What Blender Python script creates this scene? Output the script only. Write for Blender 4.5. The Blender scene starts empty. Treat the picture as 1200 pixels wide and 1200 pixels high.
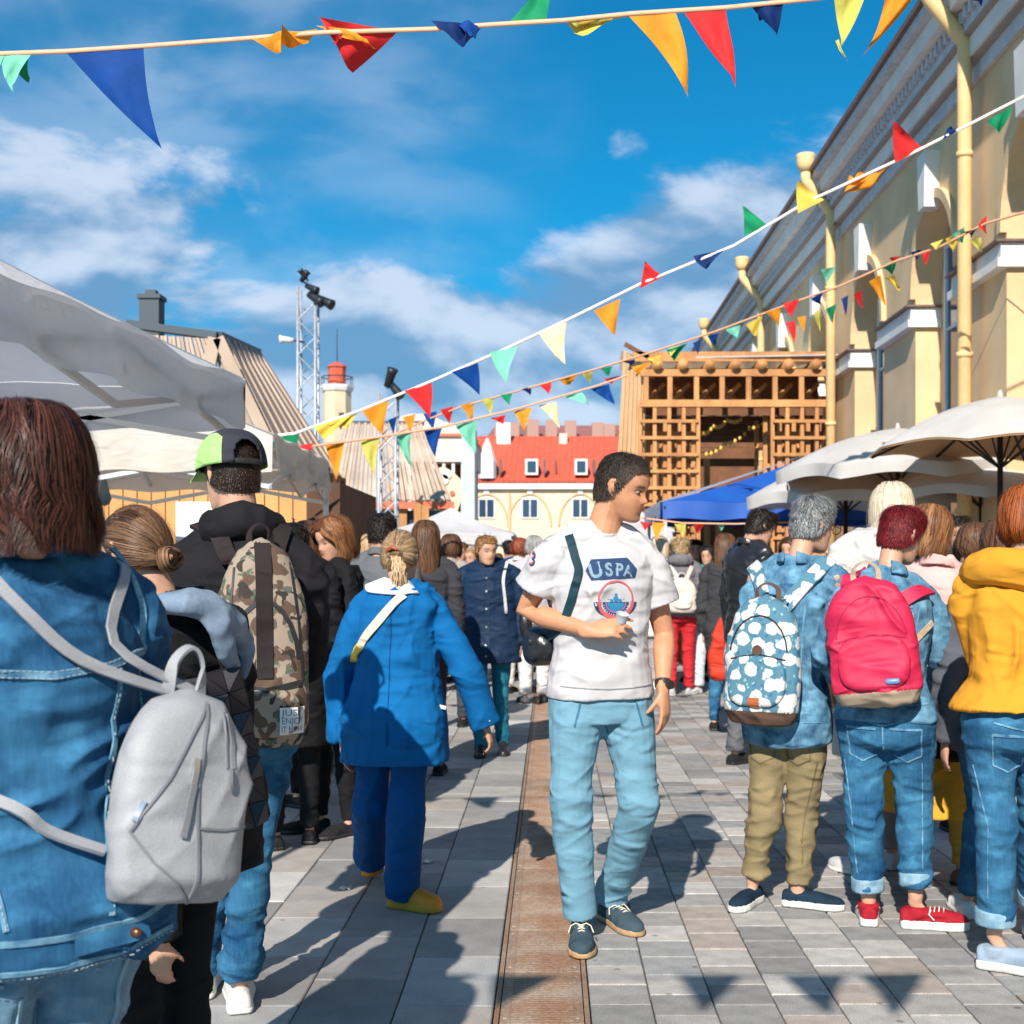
import bpy, bmesh, math, random
import numpy as np
from mathutils import Vector, Matrix, Euler
from mathutils.bvhtree import BVHTree
random.seed(7); rng = np.random.default_rng(11)
R = math.radians
scene = bpy.context.scene

# ---------------------------------------------------------------- camera
CAM_H = 1.40; FPX = 1500.0; VX, VY = 645.0, 666.0
cd = bpy.data.cameras.new('camera'); cam = bpy.data.objects.new('camera', cd)
scene.collection.objects.link(cam); scene.camera = cam
cam.location = (0, 0, CAM_H); cam.rotation_euler = (R(90), 0, 0)
cd.sensor_width = 36; cd.lens = 36 * FPX / 1200
cd.shift_x = (600 - VX) / 1200; cd.shift_y = (VY - 600) / 1200
cd.clip_start = 0.05; cd.clip_end = 3000
cd.dof.use_dof = True; cd.dof.focus_distance = 3.6; cd.dof.aperture_fstop = 7.0

# ---------------------------------------------------------------- sun and sky
SUN_EL, SUN_AZ = 36.0, 13.0     # sun stands behind the camera, a little to the left
sd = bpy.data.lights.new('sun', 'SUN'); sun = bpy.data.objects.new('sun', sd)
scene.collection.objects.link(sun)
sd.energy = 5.0; sd.angle = R(0.6); sd.color = (1.0, 0.91, 0.79)
sdir = Vector((-math.sin(R(SUN_AZ)) * math.cos(R(SUN_EL)), -math.cos(R(SUN_AZ)) * math.cos(R(SUN_EL)), math.sin(R(SUN_EL))))
sun.rotation_euler = sdir.to_track_quat('Z', 'Y').to_euler()
sun.location = (-3, -8, 10)

world = bpy.data.worlds.new('World'); scene.world = world; world.use_nodes = True
def build_world():
    nt = world.node_tree; N = nt.nodes; L = nt.links; N.clear()
    out = N.new('ShaderNodeOutputWorld'); bg = N.new('ShaderNodeBackground'); bg.inputs['Strength'].default_value = 0.085
    sky = N.new('ShaderNodeTexSky'); sky.sky_type = 'NISHITA'; sky.sun_disc = False
    sky.sun_elevation = R(SUN_EL); sky.sun_rotation = R(180 + SUN_AZ)
    sky.altitude = 0; sky.air_density = 1.0; sky.dust_density = 0.4; sky.ozone_density = 3.0
    tc = N.new('ShaderNodeTexCoord')
    hs = N.new('ShaderNodeMix'); hs.data_type = 'RGBA'; hs.blend_type = 'MULTIPLY'; hs.inputs[0].default_value = 1.0
    L.new(sky.outputs[0], hs.inputs[6]); hs.inputs[7].default_value = (0.06, 0.86, 1.12, 1)
    sep = N.new('ShaderNodeSeparateXYZ'); L.new(tc.outputs['Generated'], sep.inputs[0])
    def math_(op, a, b=None, c=None):
        n = N.new('ShaderNodeMath'); n.operation = op
        for i, v in enumerate((a, b, c)):
            if v is None: continue
            if isinstance(v, (int, float)): n.inputs[i].default_value = v
            else: L.new(v, n.inputs[i])
        return n.outputs[0]
    def ramp(v, a, b, lo=0.0, hi=1.0, sm=True):
        n = N.new('ShaderNodeMapRange'); n.interpolation_type = 'SMOOTHSTEP' if sm else 'LINEAR'
        L.new(v, n.inputs[0]); n.inputs[1].default_value = a; n.inputs[2].default_value = b
        n.inputs[3].default_value = lo; n.inputs[4].default_value = hi; return n.outputs[0]
    # flat cloud layer seen in perspective
    zz = math_('ADD', math_('MAXIMUM', sep.outputs[2], 0.0), 0.22)
    u = math_('DIVIDE', sep.outputs[0], zz); v = math_('DIVIDE', sep.outputs[1], zz)
    cb = N.new('ShaderNodeCombineXYZ'); L.new(u, cb.inputs[0]); L.new(math_('MULTIPLY', v, 1.5), cb.inputs[1])
    n1 = N.new('ShaderNodeTexNoise'); n1.inputs['Scale'].default_value = 4.6; n1.inputs['Detail'].default_value = 9; n1.inputs['Roughness'].default_value = 0.56
    n1.inputs['Distortion'].default_value = 0.25
    mp = N.new('ShaderNodeMapping'); mp.inputs['Location'].default_value = (3.1, 0.75, 1.7); mp.inputs['Scale'].default_value = (1, 1, 2.0); L.new(tc.outputs['Generated'], mp.inputs[0]); L.new(mp.outputs[0], n1.inputs['Vector'])
    n2 = N.new('ShaderNodeTexNoise'); n2.inputs['Scale'].default_value = 1.5; n2.inputs['Detail'].default_value = 3
    mp2 = N.new('ShaderNodeMapping'); mp2.inputs['Location'].default_value = (8.1, 1.2, 4.0); L.new(cb.outputs[0], mp2.inputs[0]); L.new(mp2.outputs[0], n2.inputs['Vector'])
    # cover: a bank low down, more of it towards the right and a veil high on the left, all round the sky
    def blob(dx, dz, w0, w1):
        d = Vector((dx / 1500, 1.0, dz / 1500)).normalized()
        n = N.new('ShaderNodeVectorMath'); n.operation = 'DOT_PRODUCT'; L.new(tc.outputs['Generated'], n.inputs[0]); n.inputs[1].default_value = d
        return ramp(n.outputs['Value'], math.cos(R(w0)), math.cos(R(w1)))
    low = ramp(sep.outputs[2], 0.30, 0.09)
    cov = math_('MULTIPLY', low, 0.05)
    cov = math_('ADD', cov, math_('MULTIPLY', blob(330, 380, 15, 3), 0.02))
    cov = math_('ADD', cov, math_('MULTIPLY', blob(-560, 610, 16, 3), 0.02))
    cov = math_('ADD', cov, math_('MULTIPLY', blob(-430, 330, 12, 3), 0.04))
    pl_ = N.new('ShaderNodeVectorMath'); pl_.operation = 'DOT_PRODUCT'; L.new(tc.outputs['Generated'], pl_.inputs[0]); pl_.inputs[1].default_value = Vector((0.33, 0.262, -1.0)).normalized()
    cov = math_('ADD', cov, math_('MULTIPLY', ramp(pl_.outputs['Value'], -0.05, 0.06), 0.26))
    cov = math_('SUBTRACT', cov, math_('MULTIPLY', blob(-120, 560, 14, 4), 0.10))
    dens = math_('ADD', n1.outputs['Fac'], cov)
    mask = ramp(dens, 0.53, 0.66)
    n3 = N.new('ShaderNodeTexNoise'); n3.inputs['Scale'].default_value = 4.6; n3.inputs['Detail'].default_value = 4; n3.inputs['Roughness'].default_value = 0.5; n3.inputs['Distortion'].default_value = 0.25
    mp3 = N.new('ShaderNodeMapping'); mp3.inputs['Location'].default_value = (3.1, 0.75, 1.76); mp3.inputs['Scale'].default_value = (1, 1, 2.0); L.new(tc.outputs['Generated'], mp3.inputs[0]); L.new(mp3.outputs[0], n3.inputs['Vector'])
    mask = math_('MAXIMUM', mask, math_('MULTIPLY', math_('MULTIPLY', blob(-560, 600, 22, 6), ramp(n2.outputs['Fac'], 0.30, 0.60)), 0.42))
    shade = ramp(math_('ADD', math_('SUBTRACT', n1.outputs['Fac'], n3.outputs['Fac']), math_('MULTIPLY', n2.outputs['Fac'], 0.35)), 0.08, 0.27)
    cc = N.new('ShaderNodeMix'); cc.data_type = 'RGBA'; L.new(shade, cc.inputs[0])
    cc.inputs[6].default_value = (1.5, 3.1, 5.2, 1); cc.inputs[7].default_value = (6.0, 6.9, 8.4, 1)
    mx = N.new('ShaderNodeMix'); mx.data_type = 'RGBA'
    L.new(math_('MULTIPLY', mask, 0.88), mx.inputs[0]); L.new(hs.outputs[2], mx.inputs[6]); L.new(cc.outputs[2], mx.inputs[7])
    L.new(mx.outputs[2], bg.inputs['Color']); L.new(bg.outputs[0], out.inputs[0])
build_world()
scene.view_settings.view_transform = 'Standard'; scene.view_settings.look = 'None'
scene.view_settings.exposure = 0.42; scene.view_settings.gamma = 1.0
scene.view_settings.use_curve_mapping = False

# ---------------------------------------------------------------- helpers
col = scene.collection
def W(px, py, d): return Vector(((px - VX) / FPX * d, d, CAM_H + (VY - py) / FPX * d))   # a sight line met at distance d
def tag(o, label=None, cat=None, group=None, kind=None):
    if label: o['label'] = label
    if cat: o['category'] = cat
    if group: o['group'] = group
    if kind: o['kind'] = kind
    return o
def empty(name, loc=(0, 0, 0), rz=0.0):
    o = bpy.data.objects.new(name, None); col.objects.link(o); o.location = loc; o.rotation_euler = (0, 0, rz); return o
def link(name, me, parent=None):
    o = bpy.data.objects.new(name, me); col.objects.link(o)
    if parent: o.parent = parent
    return o
def mesh(name, verts, faces, mat=None, parent=None, smooth=True, cols=None):
    me = bpy.data.meshes.new(name)
    me.from_pydata([tuple(v) for v in verts], [], faces)
    if smooth: me.shade_smooth()
    if mat: me.materials.append(mat)
    if cols is None: cols = np.ones((len(verts), 3))
    if cols is not None:
        a = me.color_attributes.new('Tint', 'FLOAT_COLOR', 'POINT')
        c = np.ones((len(verts), 4), dtype=np.float32); c[:, :3] = cols
        a.data.foreach_set('color', c.ravel())
    me.update()
    return link(name, me, parent)
class MB:
    """collects simple shapes into one mesh"""
    def __init__(s): s.v = []; s.f = []
    def add(s, vs, fs):
        b = len(s.v); s.v += [tuple(v) for v in vs]; s.f += [tuple(i + b for i in f) for f in fs]
    def box(s, x0, y0, z0, x1, y1, z1, M=None):
        vs = [(x, y, z) for x in (x0, x1) for y in (y0, y1) for z in (z0, z1)]
        if M: vs = [M @ Vector(v) for v in vs]
        s.add(vs, [(0, 1, 3, 2), (4, 6, 7, 5), (0, 4, 5, 1), (2, 3, 7, 6), (0, 2, 6, 4), (1, 5, 7, 3)])
    def beam(s, a, b, w, h, up=(0, 0, 1)):
        a, b = Vector(a), Vector(b); d = (b - a); l = d.length
        if l < 1e-6: return
        d.normalize(); u = Vector(up)
        sd_ = d.cross(u)
        if sd_.length < 1e-4: sd_ = d.cross(Vector((0, 1, 0)))
        sd_.normalize(); u = sd_.cross(d)
        vs = []
        for p in (a, b):
            for sx in (-1, 1):
                for sy in (-1, 1): vs.append(p + sd_ * sx * w / 2 + u * sy * h / 2)
        s.add(vs, [(0, 1, 3, 2), (4, 6, 7, 5), (0, 4, 5, 1), (2, 3, 7, 6), (0, 2, 6, 4), (1, 5, 7, 3)])
    def tube(s, pts, rad, n=10, ref=None, cap='round', ex=2.0):
        """closed loft: pts list, rad list of r or (a, b); a lies along ref x dir"""
        pts = [Vector(p) for p in pts]; m = len(pts)
        rad = [(r, r) if isinstance(r, (int, float)) else r for r in (rad if isinstance(rad, (list, tuple)) and len(rad) == m else [rad] * m)]
        tan = []
        for i in range(m):
            t = pts[min(i + 1, m - 1)] - pts[max(i - 1, 0)]
            tan.append(t.normalized() if t.length > 1e-9 else Vector((0, 0, 1)))
        if ref is None:
            ref = Vector((1, 0, 0)) if abs(tan[0].x) < 0.8 else Vector((0, 1, 0))
        ref = Vector(ref)
        rings = []
        def ring(c, t, r, a, b):
            x = (r - t * r.dot(t))
            if x.length < 1e-5: x = Vector((0, 1, 0)) - t * t.y
            x.normalize(); y = t.cross(x); out = []
            for k in range(n):
                th = 2 * math.pi * k / n; cx, sy = math.cos(th), math.sin(th)
                if ex != 2.0:
                    cx = math.copysign(abs(cx) ** (2 / ex), cx); sy = math.copysign(abs(sy) ** (2 / ex), sy)
                out.append(c + x * a * cx + y * b * sy)
            return out, x
        r = ref
        seq = []
        for i in range(m):
            a, b = rad[i]; q, x = ring(pts[i], tan[i], r, a, b); r = x; seq.append((q, pts[i], tan[i], a, b, x))
        if cap == 'round':
            def capr(e, sg):
                q, c, t, a, b, x = e; res = []
                for k in (0.5, 0.85):
                    h = math.sin(k * math.pi / 2) * min(a, b) * sg; sc = math.cos(k * math.pi / 2)
                    res.append([c + t * h + (p - c) * sc for p in q])
                return res
            st = capr(seq[0], -1)[::-1]; en = capr(seq[-1], 1)
        else: st, en = [], []
        rings = st + [e[0] for e in seq] + en
        base = len(s.v); vs = [p for q in rings for p in q]; fs = []
        for i in range(len(rings) - 1):
            for k in range(n):
                k2 = (k + 1) % n; fs.append((i * n + k, i * n + k2, (i + 1) * n + k2, (i + 1) * n + k))
        fs.append(tuple(range(n - 1, -1, -1))); fs.append(tuple((len(rings) - 1) * n + k for k in range(n)))
        s.add(vs, fs)
    def ellipsoid(s, c, r, M=None, nu=14, nv=9):
        c = Vector(c); vs = []; fs = []
        for i in range(nv + 1):
            ph = math.pi * i / nv
            for k in range(nu):
                th = 2 * math.pi * k / nu
                v = Vector((r[0] * math.sin(ph) * math.cos(th), r[1] * math.sin(ph) * math.sin(th), r[2] * math.cos(ph)))
                if M: v = M @ v
                vs.append(c + v)
        for i in range(nv):
            for k in range(nu): fs.append((i * nu + k, i * nu + (k + 1) % nu, (i + 1) * nu + (k + 1) % nu, (i + 1) * nu + k))
        s.add(vs, fs)
    def quad_grid(s, P, nu, nv):
        """P(i, j) -> point"""
        base = [P(i / nu, j / nv) for j in range(nv + 1) for i in range(nu + 1)]
        s.add(base, [(j * (nu + 1) + i, j * (nu + 1) + i + 1, (j + 1) * (nu + 1) + i + 1, (j + 1) * (nu + 1) + i) for j in range(nv) for i in range(nu)])
    def build(s, name, mat, parent=None, smooth=False, bevel=0.0, solid=0.0):
        o = mesh(name, s.v, s.f, mat, parent, smooth)
        if solid:
            m = o.modifiers.new('thick', 'SOLIDIFY'); m.thickness = solid; m.offset = 0
        if bevel:
            m = o.modifiers.new('bevel', 'BEVEL'); m.width = bevel; m.segments = 2; m.limit_method = 'ANGLE'
        return o
def vnoise(p, seed=0):
    """smooth value noise in numpy, p (n,3) -> (n,) in -1..1"""
    p = np.asarray(p, dtype=np.float64); i = np.floor(p).astype(np.int64); f = p - i; f = f * f * (3 - 2 * f)
    def h(a, b, c):
        n = (a * 374761393 + b * 668265263 + c * 2147483647 + seed * 974634777) & 0xFFFFFFFF
        n = ((n ^ (n >> 13)) * 1274126177) & 0xFFFFFFFF
        n = (n ^ (n >> 16)) & 0xFFFF
        return n / 32767.5 - 1
    x, y, z = i.T; fx, fy, fz = f.T
    def L(a, b, t): return a + (b - a) * t
    return L(L(L(h(x, y, z), h(x + 1, y, z), fx), L(h(x, y + 1, z), h(x + 1, y + 1, z), fx), fy),
             L(L(h(x, y, z + 1), h(x + 1, y, z + 1), fx), L(h(x, y + 1, z + 1), h(x + 1, y + 1, z + 1), fx), fy), fz)

# ---------------------------------------------------------------- materials
MATS = {}
def mat(name, c=(0.5, 0.5, 0.5), rough=0.7, c2=None, scale=6.0, bump=0.0, bscale=60.0, metal=0.0, spec=0.5, trans=0.0,
        tint=False, aniso=None, detail=4.0, lo=0.35, hi=0.65, fine=0.0, sheen=0.0, objrand=0.0, stretch=(1, 1, 1), stain=0.0, wrinkle=0.0):
    if name in MATS: return MATS[name]
    m = bpy.data.materials.new(name); m.use_nodes = True; nt = m.node_tree; N = nt.nodes; L = nt.links
    b = N['Principled BSDF']; b.inputs['Roughness'].default_value = rough; b.inputs['Metallic'].default_value = metal
    b.inputs['Specular IOR Level'].default_value = spec
    if sheen: b.inputs['Sheen Weight'].default_value = sheen
    tc = N.new('ShaderNodeTexCoord'); mp = N.new('ShaderNodeMapping'); mp.inputs['Scale'].default_value = stretch
    L.new(tc.outputs['Object'], mp.inputs[0]); vec = mp.outputs[0]
    cur = None
    def rgb(c):
        n = N.new('ShaderNodeRGB'); n.outputs[0].default_value = (*c[:3], 1); return n.outputs[0]
    cur = rgb(c)
    if c2 is not None:
        n = N.new('ShaderNodeTexNoise'); n.inputs['Scale'].default_value = scale; n.inputs['Detail'].default_value = detail; L.new(vec, n.inputs['Vector'])
        r = N.new('ShaderNodeMapRange'); L.new(n.outputs['Fac'], r.inputs[0]); r.inputs[1].default_value = lo; r.inputs[2].default_value = hi
        x = N.new('ShaderNodeMix'); x.data_type = 'RGBA'; L.new(r.outputs[0], x.inputs[0]); L.new(cur, x.inputs[6]); x.inputs[7].default_value = (*c2, 1); cur = x.outputs[2]
    if fine:
        n = N.new('ShaderNodeTexNoise'); n.inputs['Scale'].default_value = bscale; n.inputs['Detail'].default_value = 3; L.new(vec, n.inputs['Vector'])
        r = N.new('ShaderNodeMapRange'); L.new(n.outputs['Fac'], r.inputs[0]); r.inputs[1].default_value = 0.3; r.inputs[2].default_value = 0.7
        r.inputs[3].default_value = 1 - fine; r.inputs[4].default_value = 1 + fine
        x = N.new('ShaderNodeVectorMath'); x.operation = 'SCALE'; L.new(cur, x.inputs[0]); L.new(r.outputs[0], x.inputs['Scale']); cur = x.outputs[0]
    if stain:   # worn patches and small dark spots that run across the slabs
        ge = N.new('ShaderNodeNewGeometry'); n = N.new('ShaderNodeTexNoise'); n.inputs['Scale'].default_value = 1.1; n.inputs['Detail'].default_value = 6; L.new(ge.outputs['Position'], n.inputs['Vector'])
        r = N.new('ShaderNodeMapRange'); L.new(n.outputs['Fac'], r.inputs[0]); r.inputs[1].default_value = 0.32; r.inputs[2].default_value = 0.68; r.inputs[3].default_value = 1 - stain; r.inputs[4].default_value = 1 + stain * .6
        vo = N.new('ShaderNodeTexVoronoi'); vo.inputs['Scale'].default_value = 5.5; L.new(ge.outputs['Position'], vo.inputs['Vector']); r2 = N.new('ShaderNodeMapRange'); L.new(vo.outputs['Distance'], r2.inputs[0]); r2.inputs[1].default_value = 0.045; r2.inputs[2].default_value = 0.085; r2.inputs[3].default_value = 0.55
        mm = N.new('ShaderNodeMath'); mm.operation = 'MULTIPLY'; L.new(r.outputs[0], mm.inputs[0]); L.new(r2.outputs[0], mm.inputs[1]); x = N.new('ShaderNodeVectorMath'); x.operation = 'SCALE'; L.new(cur, x.inputs[0]); L.new(mm.outputs[0], x.inputs['Scale']); cur = x.outputs[0]
    if tint:
        a = N.new('ShaderNodeVertexColor'); a.layer_name = 'Tint'
        x = N.new('ShaderNodeMix'); x.data_type = 'RGBA'; x.blend_type = 'MULTIPLY'; x.inputs[0].default_value = 1; L.new(cur, x.inputs[6]); L.new(a.outputs[0], x.inputs[7]); cur = x.outputs[2]
    if objrand:
        oi = N.new('ShaderNodeObjectInfo'); r = N.new('ShaderNodeMapRange'); L.new(oi.outputs['Random'], r.inputs[0]); r.inputs[3].default_value = 1 - objrand; r.inputs[4].default_value = 1 + objrand
        x = N.new('ShaderNodeVectorMath'); x.operation = 'SCALE'; L.new(cur, x.inputs[0]); L.new(r.outputs[0], x.inputs['Scale']); cur = x.outputs[0]
    L.new(cur, b.inputs['Base Color'])
    if bump:
        n = N.new('ShaderNodeTexNoise'); n.inputs['Scale'].default_value = bscale; n.inputs['Detail'].default_value = 5; L.new(vec, n.inputs['Vector'])
        bp = N.new('ShaderNodeBump'); bp.inputs['Strength'].default_value = bump; bp.inputs['Distance'].default_value = 0.006
        L.new(n.outputs['Fac'], bp.inputs['Height']); L.new(bp.outputs[0], b.inputs['Normal'])
    if wrinkle: wrinkles(nt, b, tc, wrinkle)
    if trans:
        t = N.new('ShaderNodeBsdfTranslucent'); L.new(cur, t.inputs['Color']); ms = N.new('ShaderNodeMixShader'); ms.inputs[0].default_value = trans
        L.new(b.outputs[0], ms.inputs[1]); L.new(t.outputs[0], ms.inputs[2]); L.new(ms.outputs[0], N['Material Output'].inputs[0])
    MATS[name] = m; return m
def wrinkles(nt, b, tc, amt):
    """fine creases: two crossing ridged layers as relief on top of the weave"""
    N, L = nt.nodes, nt.links; prev = b.inputs['Normal'].links[0].from_socket if b.inputs['Normal'].is_linked else None
    for ang, sc in ((0.7, 11), (-0.8, 16)):
        mp = N.new('ShaderNodeMapping'); mp.inputs['Rotation'].default_value = (0, ang, 0.3); mp.inputs['Scale'].default_value = (.35, .7, 1.0); L.new(tc.outputs['Object'], mp.inputs[0])
        n = N.new('ShaderNodeTexNoise'); n.noise_type = 'RIDGED_MULTIFRACTAL'; n.inputs['Scale'].default_value = sc; n.inputs['Detail'].default_value = 2.5; n.inputs['Distortion'].default_value = .5; L.new(mp.outputs[0], n.inputs['Vector'])
        bp = N.new('ShaderNodeBump'); bp.inputs['Strength'].default_value = min(1, amt * 1.5); bp.inputs['Distance'].default_value = 0.022; L.new(n.outputs['Fac'], bp.inputs['Height'])
        if prev: L.new(prev, bp.inputs['Normal'])
        prev = bp.outputs[0]
    L.new(prev, b.inputs['Normal'])
def denim(name, dark, light, scale=5.0, wear=0.5, slubs=0.16):
    """woven cotton: washed patches, pale slub threads along the warp and a fine twill relief"""
    m = bpy.data.materials.new(name); m.use_nodes = True; nt = m.node_tree; N = nt.nodes; L = nt.links
    b = N['Principled BSDF']; b.inputs['Roughness'].default_value = 0.85; b.inputs['Specular IOR Level'].default_value = 0.2
    tc = N.new('ShaderNodeTexCoord')
    def noise(sc, st, det, loc=(0, 0, 0)):
        mp = N.new('ShaderNodeMapping'); mp.inputs['Scale'].default_value = st; mp.inputs['Location'].default_value = loc; L.new(tc.outputs['Object'], mp.inputs[0])
        n = N.new('ShaderNodeTexNoise'); n.inputs['Scale'].default_value = sc; n.inputs['Detail'].default_value = det; L.new(mp.outputs[0], n.inputs['Vector']); return n.outputs['Fac']
    def rng_(v, a, b_, lo, hi):
        r = N.new('ShaderNodeMapRange'); L.new(v, r.inputs[0]); r.inputs[1].default_value = a; r.inputs[2].default_value = b_; r.inputs[3].default_value = lo; r.inputs[4].default_value = hi; return r.outputs[0]
    def add(a, b_):
        n = N.new('ShaderNodeMath'); n.operation = 'ADD'; L.new(a, n.inputs[0]); L.new(b_, n.inputs[1]); return n.outputs[0]
    big = rng_(noise(scale, (1, 1, 1), 5), 0.3, 0.7, 0.0, wear)
    slub = rng_(noise(140, (1, 1, 0.12), 2), 0.35, 0.75, 0.0, slubs)
    crease = rng_(noise(14, (1, 1, 1.6), 6, (3, 1, 2)), 0.52, 0.70, 0.0, 0.42)
    f = add(add(big, slub), crease)
    at = N.new('ShaderNodeVertexColor'); at.layer_name = 'Tint'
    x = N.new('ShaderNodeMix'); x.data_type = 'RGBA'; x.clamp_factor = True; L.new(f, x.inputs[0]); x.inputs[6].default_value = (*dark, 1); x.inputs[7].default_value = (*light, 1)
    y = N.new('ShaderNodeMix'); y.data_type = 'RGBA'; y.blend_type = 'MULTIPLY'; y.inputs[0].default_value = 1; L.new(x.outputs[2], y.inputs[6]); L.new(at.outputs[0], y.inputs[7])
    L.new(y.outputs[2], b.inputs['Base Color'])
    bp = N.new('ShaderNodeBump'); bp.inputs['Strength'].default_value = 0.35; bp.inputs['Distance'].default_value = 0.004
    L.new(add(slub, crease), bp.inputs['Height']); L.new(bp.outputs[0], b.inputs['Normal']); wrinkles(nt, b, tc, 0.55)
    MATS[name] = m; return m
# ================================================================ SETTING
M_GROUND = mat('joint_sand', (0.21, 0.205, 0.20), 0.95, (0.27, 0.26, 0.25), 9, 0.4, 120)
M_SLAB = [mat('slab_%d' % i, c, 0.82, tuple(k * 0.82 for k in c), 7, 0.35, 160, fine=0.16, objrand=0.16, spec=0.35, stain=.16) for i, c in enumerate(
    [(0.38, 0.37, 0.36), (0.49, 0.48, 0.465), (0.29, 0.285, 0.285), (0.41, 0.375, 0.35), (0.34, 0.34, 0.345)])]
M_PAV = [mat('paver_%d' % i, c, 0.85, tuple(k * 0.78 for k in c), 12, 0.4, 180, fine=0.18, objrand=0.14, spec=0.3, stain=.16) for i, c in enumerate(
    [(0.36, 0.35, 0.34), (0.45, 0.43, 0.41), (0.28, 0.277, 0.275), (0.40, 0.35, 0.315), (0.32, 0.322, 0.325), (0.51, 0.49, 0.47)])]
g = MB(); g.add([(-400, -60, 0), (400, -60, 0), (400, 900, 0), (-400, 900, 0)], [(0, 1, 2, 3)])
ground = g.build('ground', M_GROUND); tag(ground, kind='structure')

def drain_x(d): return -0.135, 0.135     # trench drain runs straight away from the camera
def slab_mesh(w, l, h=0.03, bev=0.004):
    b = MB(); x, y = w / 2 - bev, l / 2 - bev
    vs = [(-w / 2, -l / 2, -h), (w / 2, -l / 2, -h), (w / 2, l / 2, -h), (-w / 2, l / 2, -h),
          (-w / 2, -l / 2, -bev), (w / 2, -l / 2, -bev), (w / 2, l / 2, -bev), (-w / 2, l / 2, -bev),
          (-x, -y, 0), (x, -y, 0), (x, y, 0), (-x, y, 0)]
    b.add(vs, [(0, 1, 5, 4), (1, 2, 6, 5), (2, 3, 7, 6), (3, 0, 4, 7), (4, 5, 9, 8), (5, 6, 10, 9), (6, 7, 11, 10), (7, 4, 8, 11), (8, 9, 10, 11)])
    return b
def lay(name, x0, sgn, w, l, mats, ncol, y0, y1, stag, nmax):
    """rows of slabs from x0 outwards; nearest nmax are parts of the pavement, the rest one mesh"""
    pave = empty(name, (x0, 0, 0)); tag(pave, kind='structure')
    cells = []
    for c in range(ncol):
        off = (stag * l * (c % 2)) + (rng.random() * 0.0)
        y = y0 + off
        while y < y1:
            cells.append((x0 + sgn * (c + 0.5) * w, y + l / 2)); y += l
    def vis(q):
        x, y = q
        if y < 3.4: return 1e9 + y
        px = VX + x / y * FPX
        return y if -30 < px < 1230 else 1e6 + y
    cells.sort(key=vis)
    gap = 0.0045
    protos = []
    for m in mats:
        b = slab_mesh(w - gap, l - gap); o = bpy.data.meshes.new('slab'); o.from_pydata(b.v, [], b.f); o.materials.append(m); protos.append(o)
    for i, (x, y) in enumerate(cells[:nmax]):
        o = bpy.data.objects.new('paving_slab', random.choice(protos)); col.objects.link(o); o.parent = pave
        o.location = (x - x0, y, 0.034 + random.uniform(-0.0018, 0.0018)); o.rotation_euler = (random.uniform(-1, 1) * 0.003, random.uniform(-1, 1) * 0.003, random.choice((0, math.pi)))
    rest = [q for q in cells[nmax:]]
    me = bpy.data.meshes.new('paving_field'); V = []; F = []; MI = []
    for (x, y) in rest:
        z = 0.034 + random.uniform(-0.001, 0.001); hx, hy = (w - gap * 1.2) / 2, (l - gap * 1.2) / 2; b = len(V)
        V += [(x - hx - x0, y - hy, z), (x + hx - x0, y - hy, z), (x + hx - x0, y + hy, z), (x - hx - x0, y + hy, z),
              (x - hx - x0, y - hy, z - .03), (x + hx - x0, y - hy, z - .03), (x + hx - x0, y + hy, z - .03), (x - hx - x0, y + hy, z - .03)]
        F += [(b, b + 1, b + 2, b + 3), (b, b + 4, b + 5, b + 1), (b + 1, b + 5, b + 6, b + 2), (b + 3, b + 2, b + 6, b + 7), (b, b + 3, b + 7, b + 4)]; MI += [random.randrange(len(mats))] * 5
    me.from_pydata(V, [], F)
    for m in mats: me.materials.append(m)
    me.polygons.foreach_set('material_index', MI)
    o = link('paving_field', me, pave); o['kind'] = 'stuff'
    return pave
DX = -0.026
lay('pavement', -0.150 + DX, -1, 0.305, 0.50, M_SLAB, 30, -1.0, 60, 0.5, 290)
lay('pavement', 0.150 + DX, 1, 0.195, 0.195, M_PAV, 22, 0.5, 60, 0.5, 298)

# trench drain: rusty slotted covers between two thin steel edges
M_RUST = mat('rusty_steel', (0.30, 0.165, 0.10), 0.75, (0.37, 0.28, 0.21), 5, 0.5, 90, metal=0.15, fine=0.25, objrand=0.16, lo=0.3, hi=0.7)
M_RUST2 = mat('rusty_steel_pale', (0.39, 0.31, 0.25), 0.7, (0.31, 0.18, 0.115), 4, 0.5, 90, metal=0.2, fine=0.25, objrand=0.12, lo=0.35, hi=0.62)
M_DARK = mat('black_gap', (0.012, 0.012, 0.012), 0.9)
M_STEEL = mat('galvanised_steel', (0.34, 0.35, 0.36), 0.42, (0.24, 0.25, 0.26), 20, 0.1, 80, metal=0.7)
drain = empty('trench_drain', (DX, 0, 0)); tag(drain, kind='structure')
b = MB(); b.box(-0.148, -1, 0.001, 0.148, 60, 0.014); b.build('channel', M_DARK, drain)
for s in (-1, 1):
    b = MB(); b.box(s * 0.139 - 0.0075, -1, 0.0145, s * 0.139 + 0.0075, 60, 0.033); b.build('drain_edge', M_RUST, drain)
def cover(pitch, fine_):
    b = MB(); L_ = 0.49
    for s in (-1, 1): b.box(s * 0.112 - 0.016, -L_ / 2, 0.012, s * 0.112 + 0.016, L_ / 2, 0.030)
    n = int(L_ / pitch); 
    for k in range(n):
        y = -L_ / 2 + (k + 0.5) * L_ / n; b.box(-0.096, y - pitch * 0.31, 0.012, 0.096, y + pitch * 0.31, 0.0295)
    for s in (-1, 1):
        for t in (-1, 1): b.ellipsoid((s * 0.112, t * 0.2, 0.030), (0.009, 0.009, 0.004), nu=8, nv=4)
    return b
c1 = cover(0.020, True); me1 = bpy.data.meshes.new('cover'); me1.from_pydata(c1.v, [], c1.f); me1.materials.append(M_RUST2)
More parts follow.
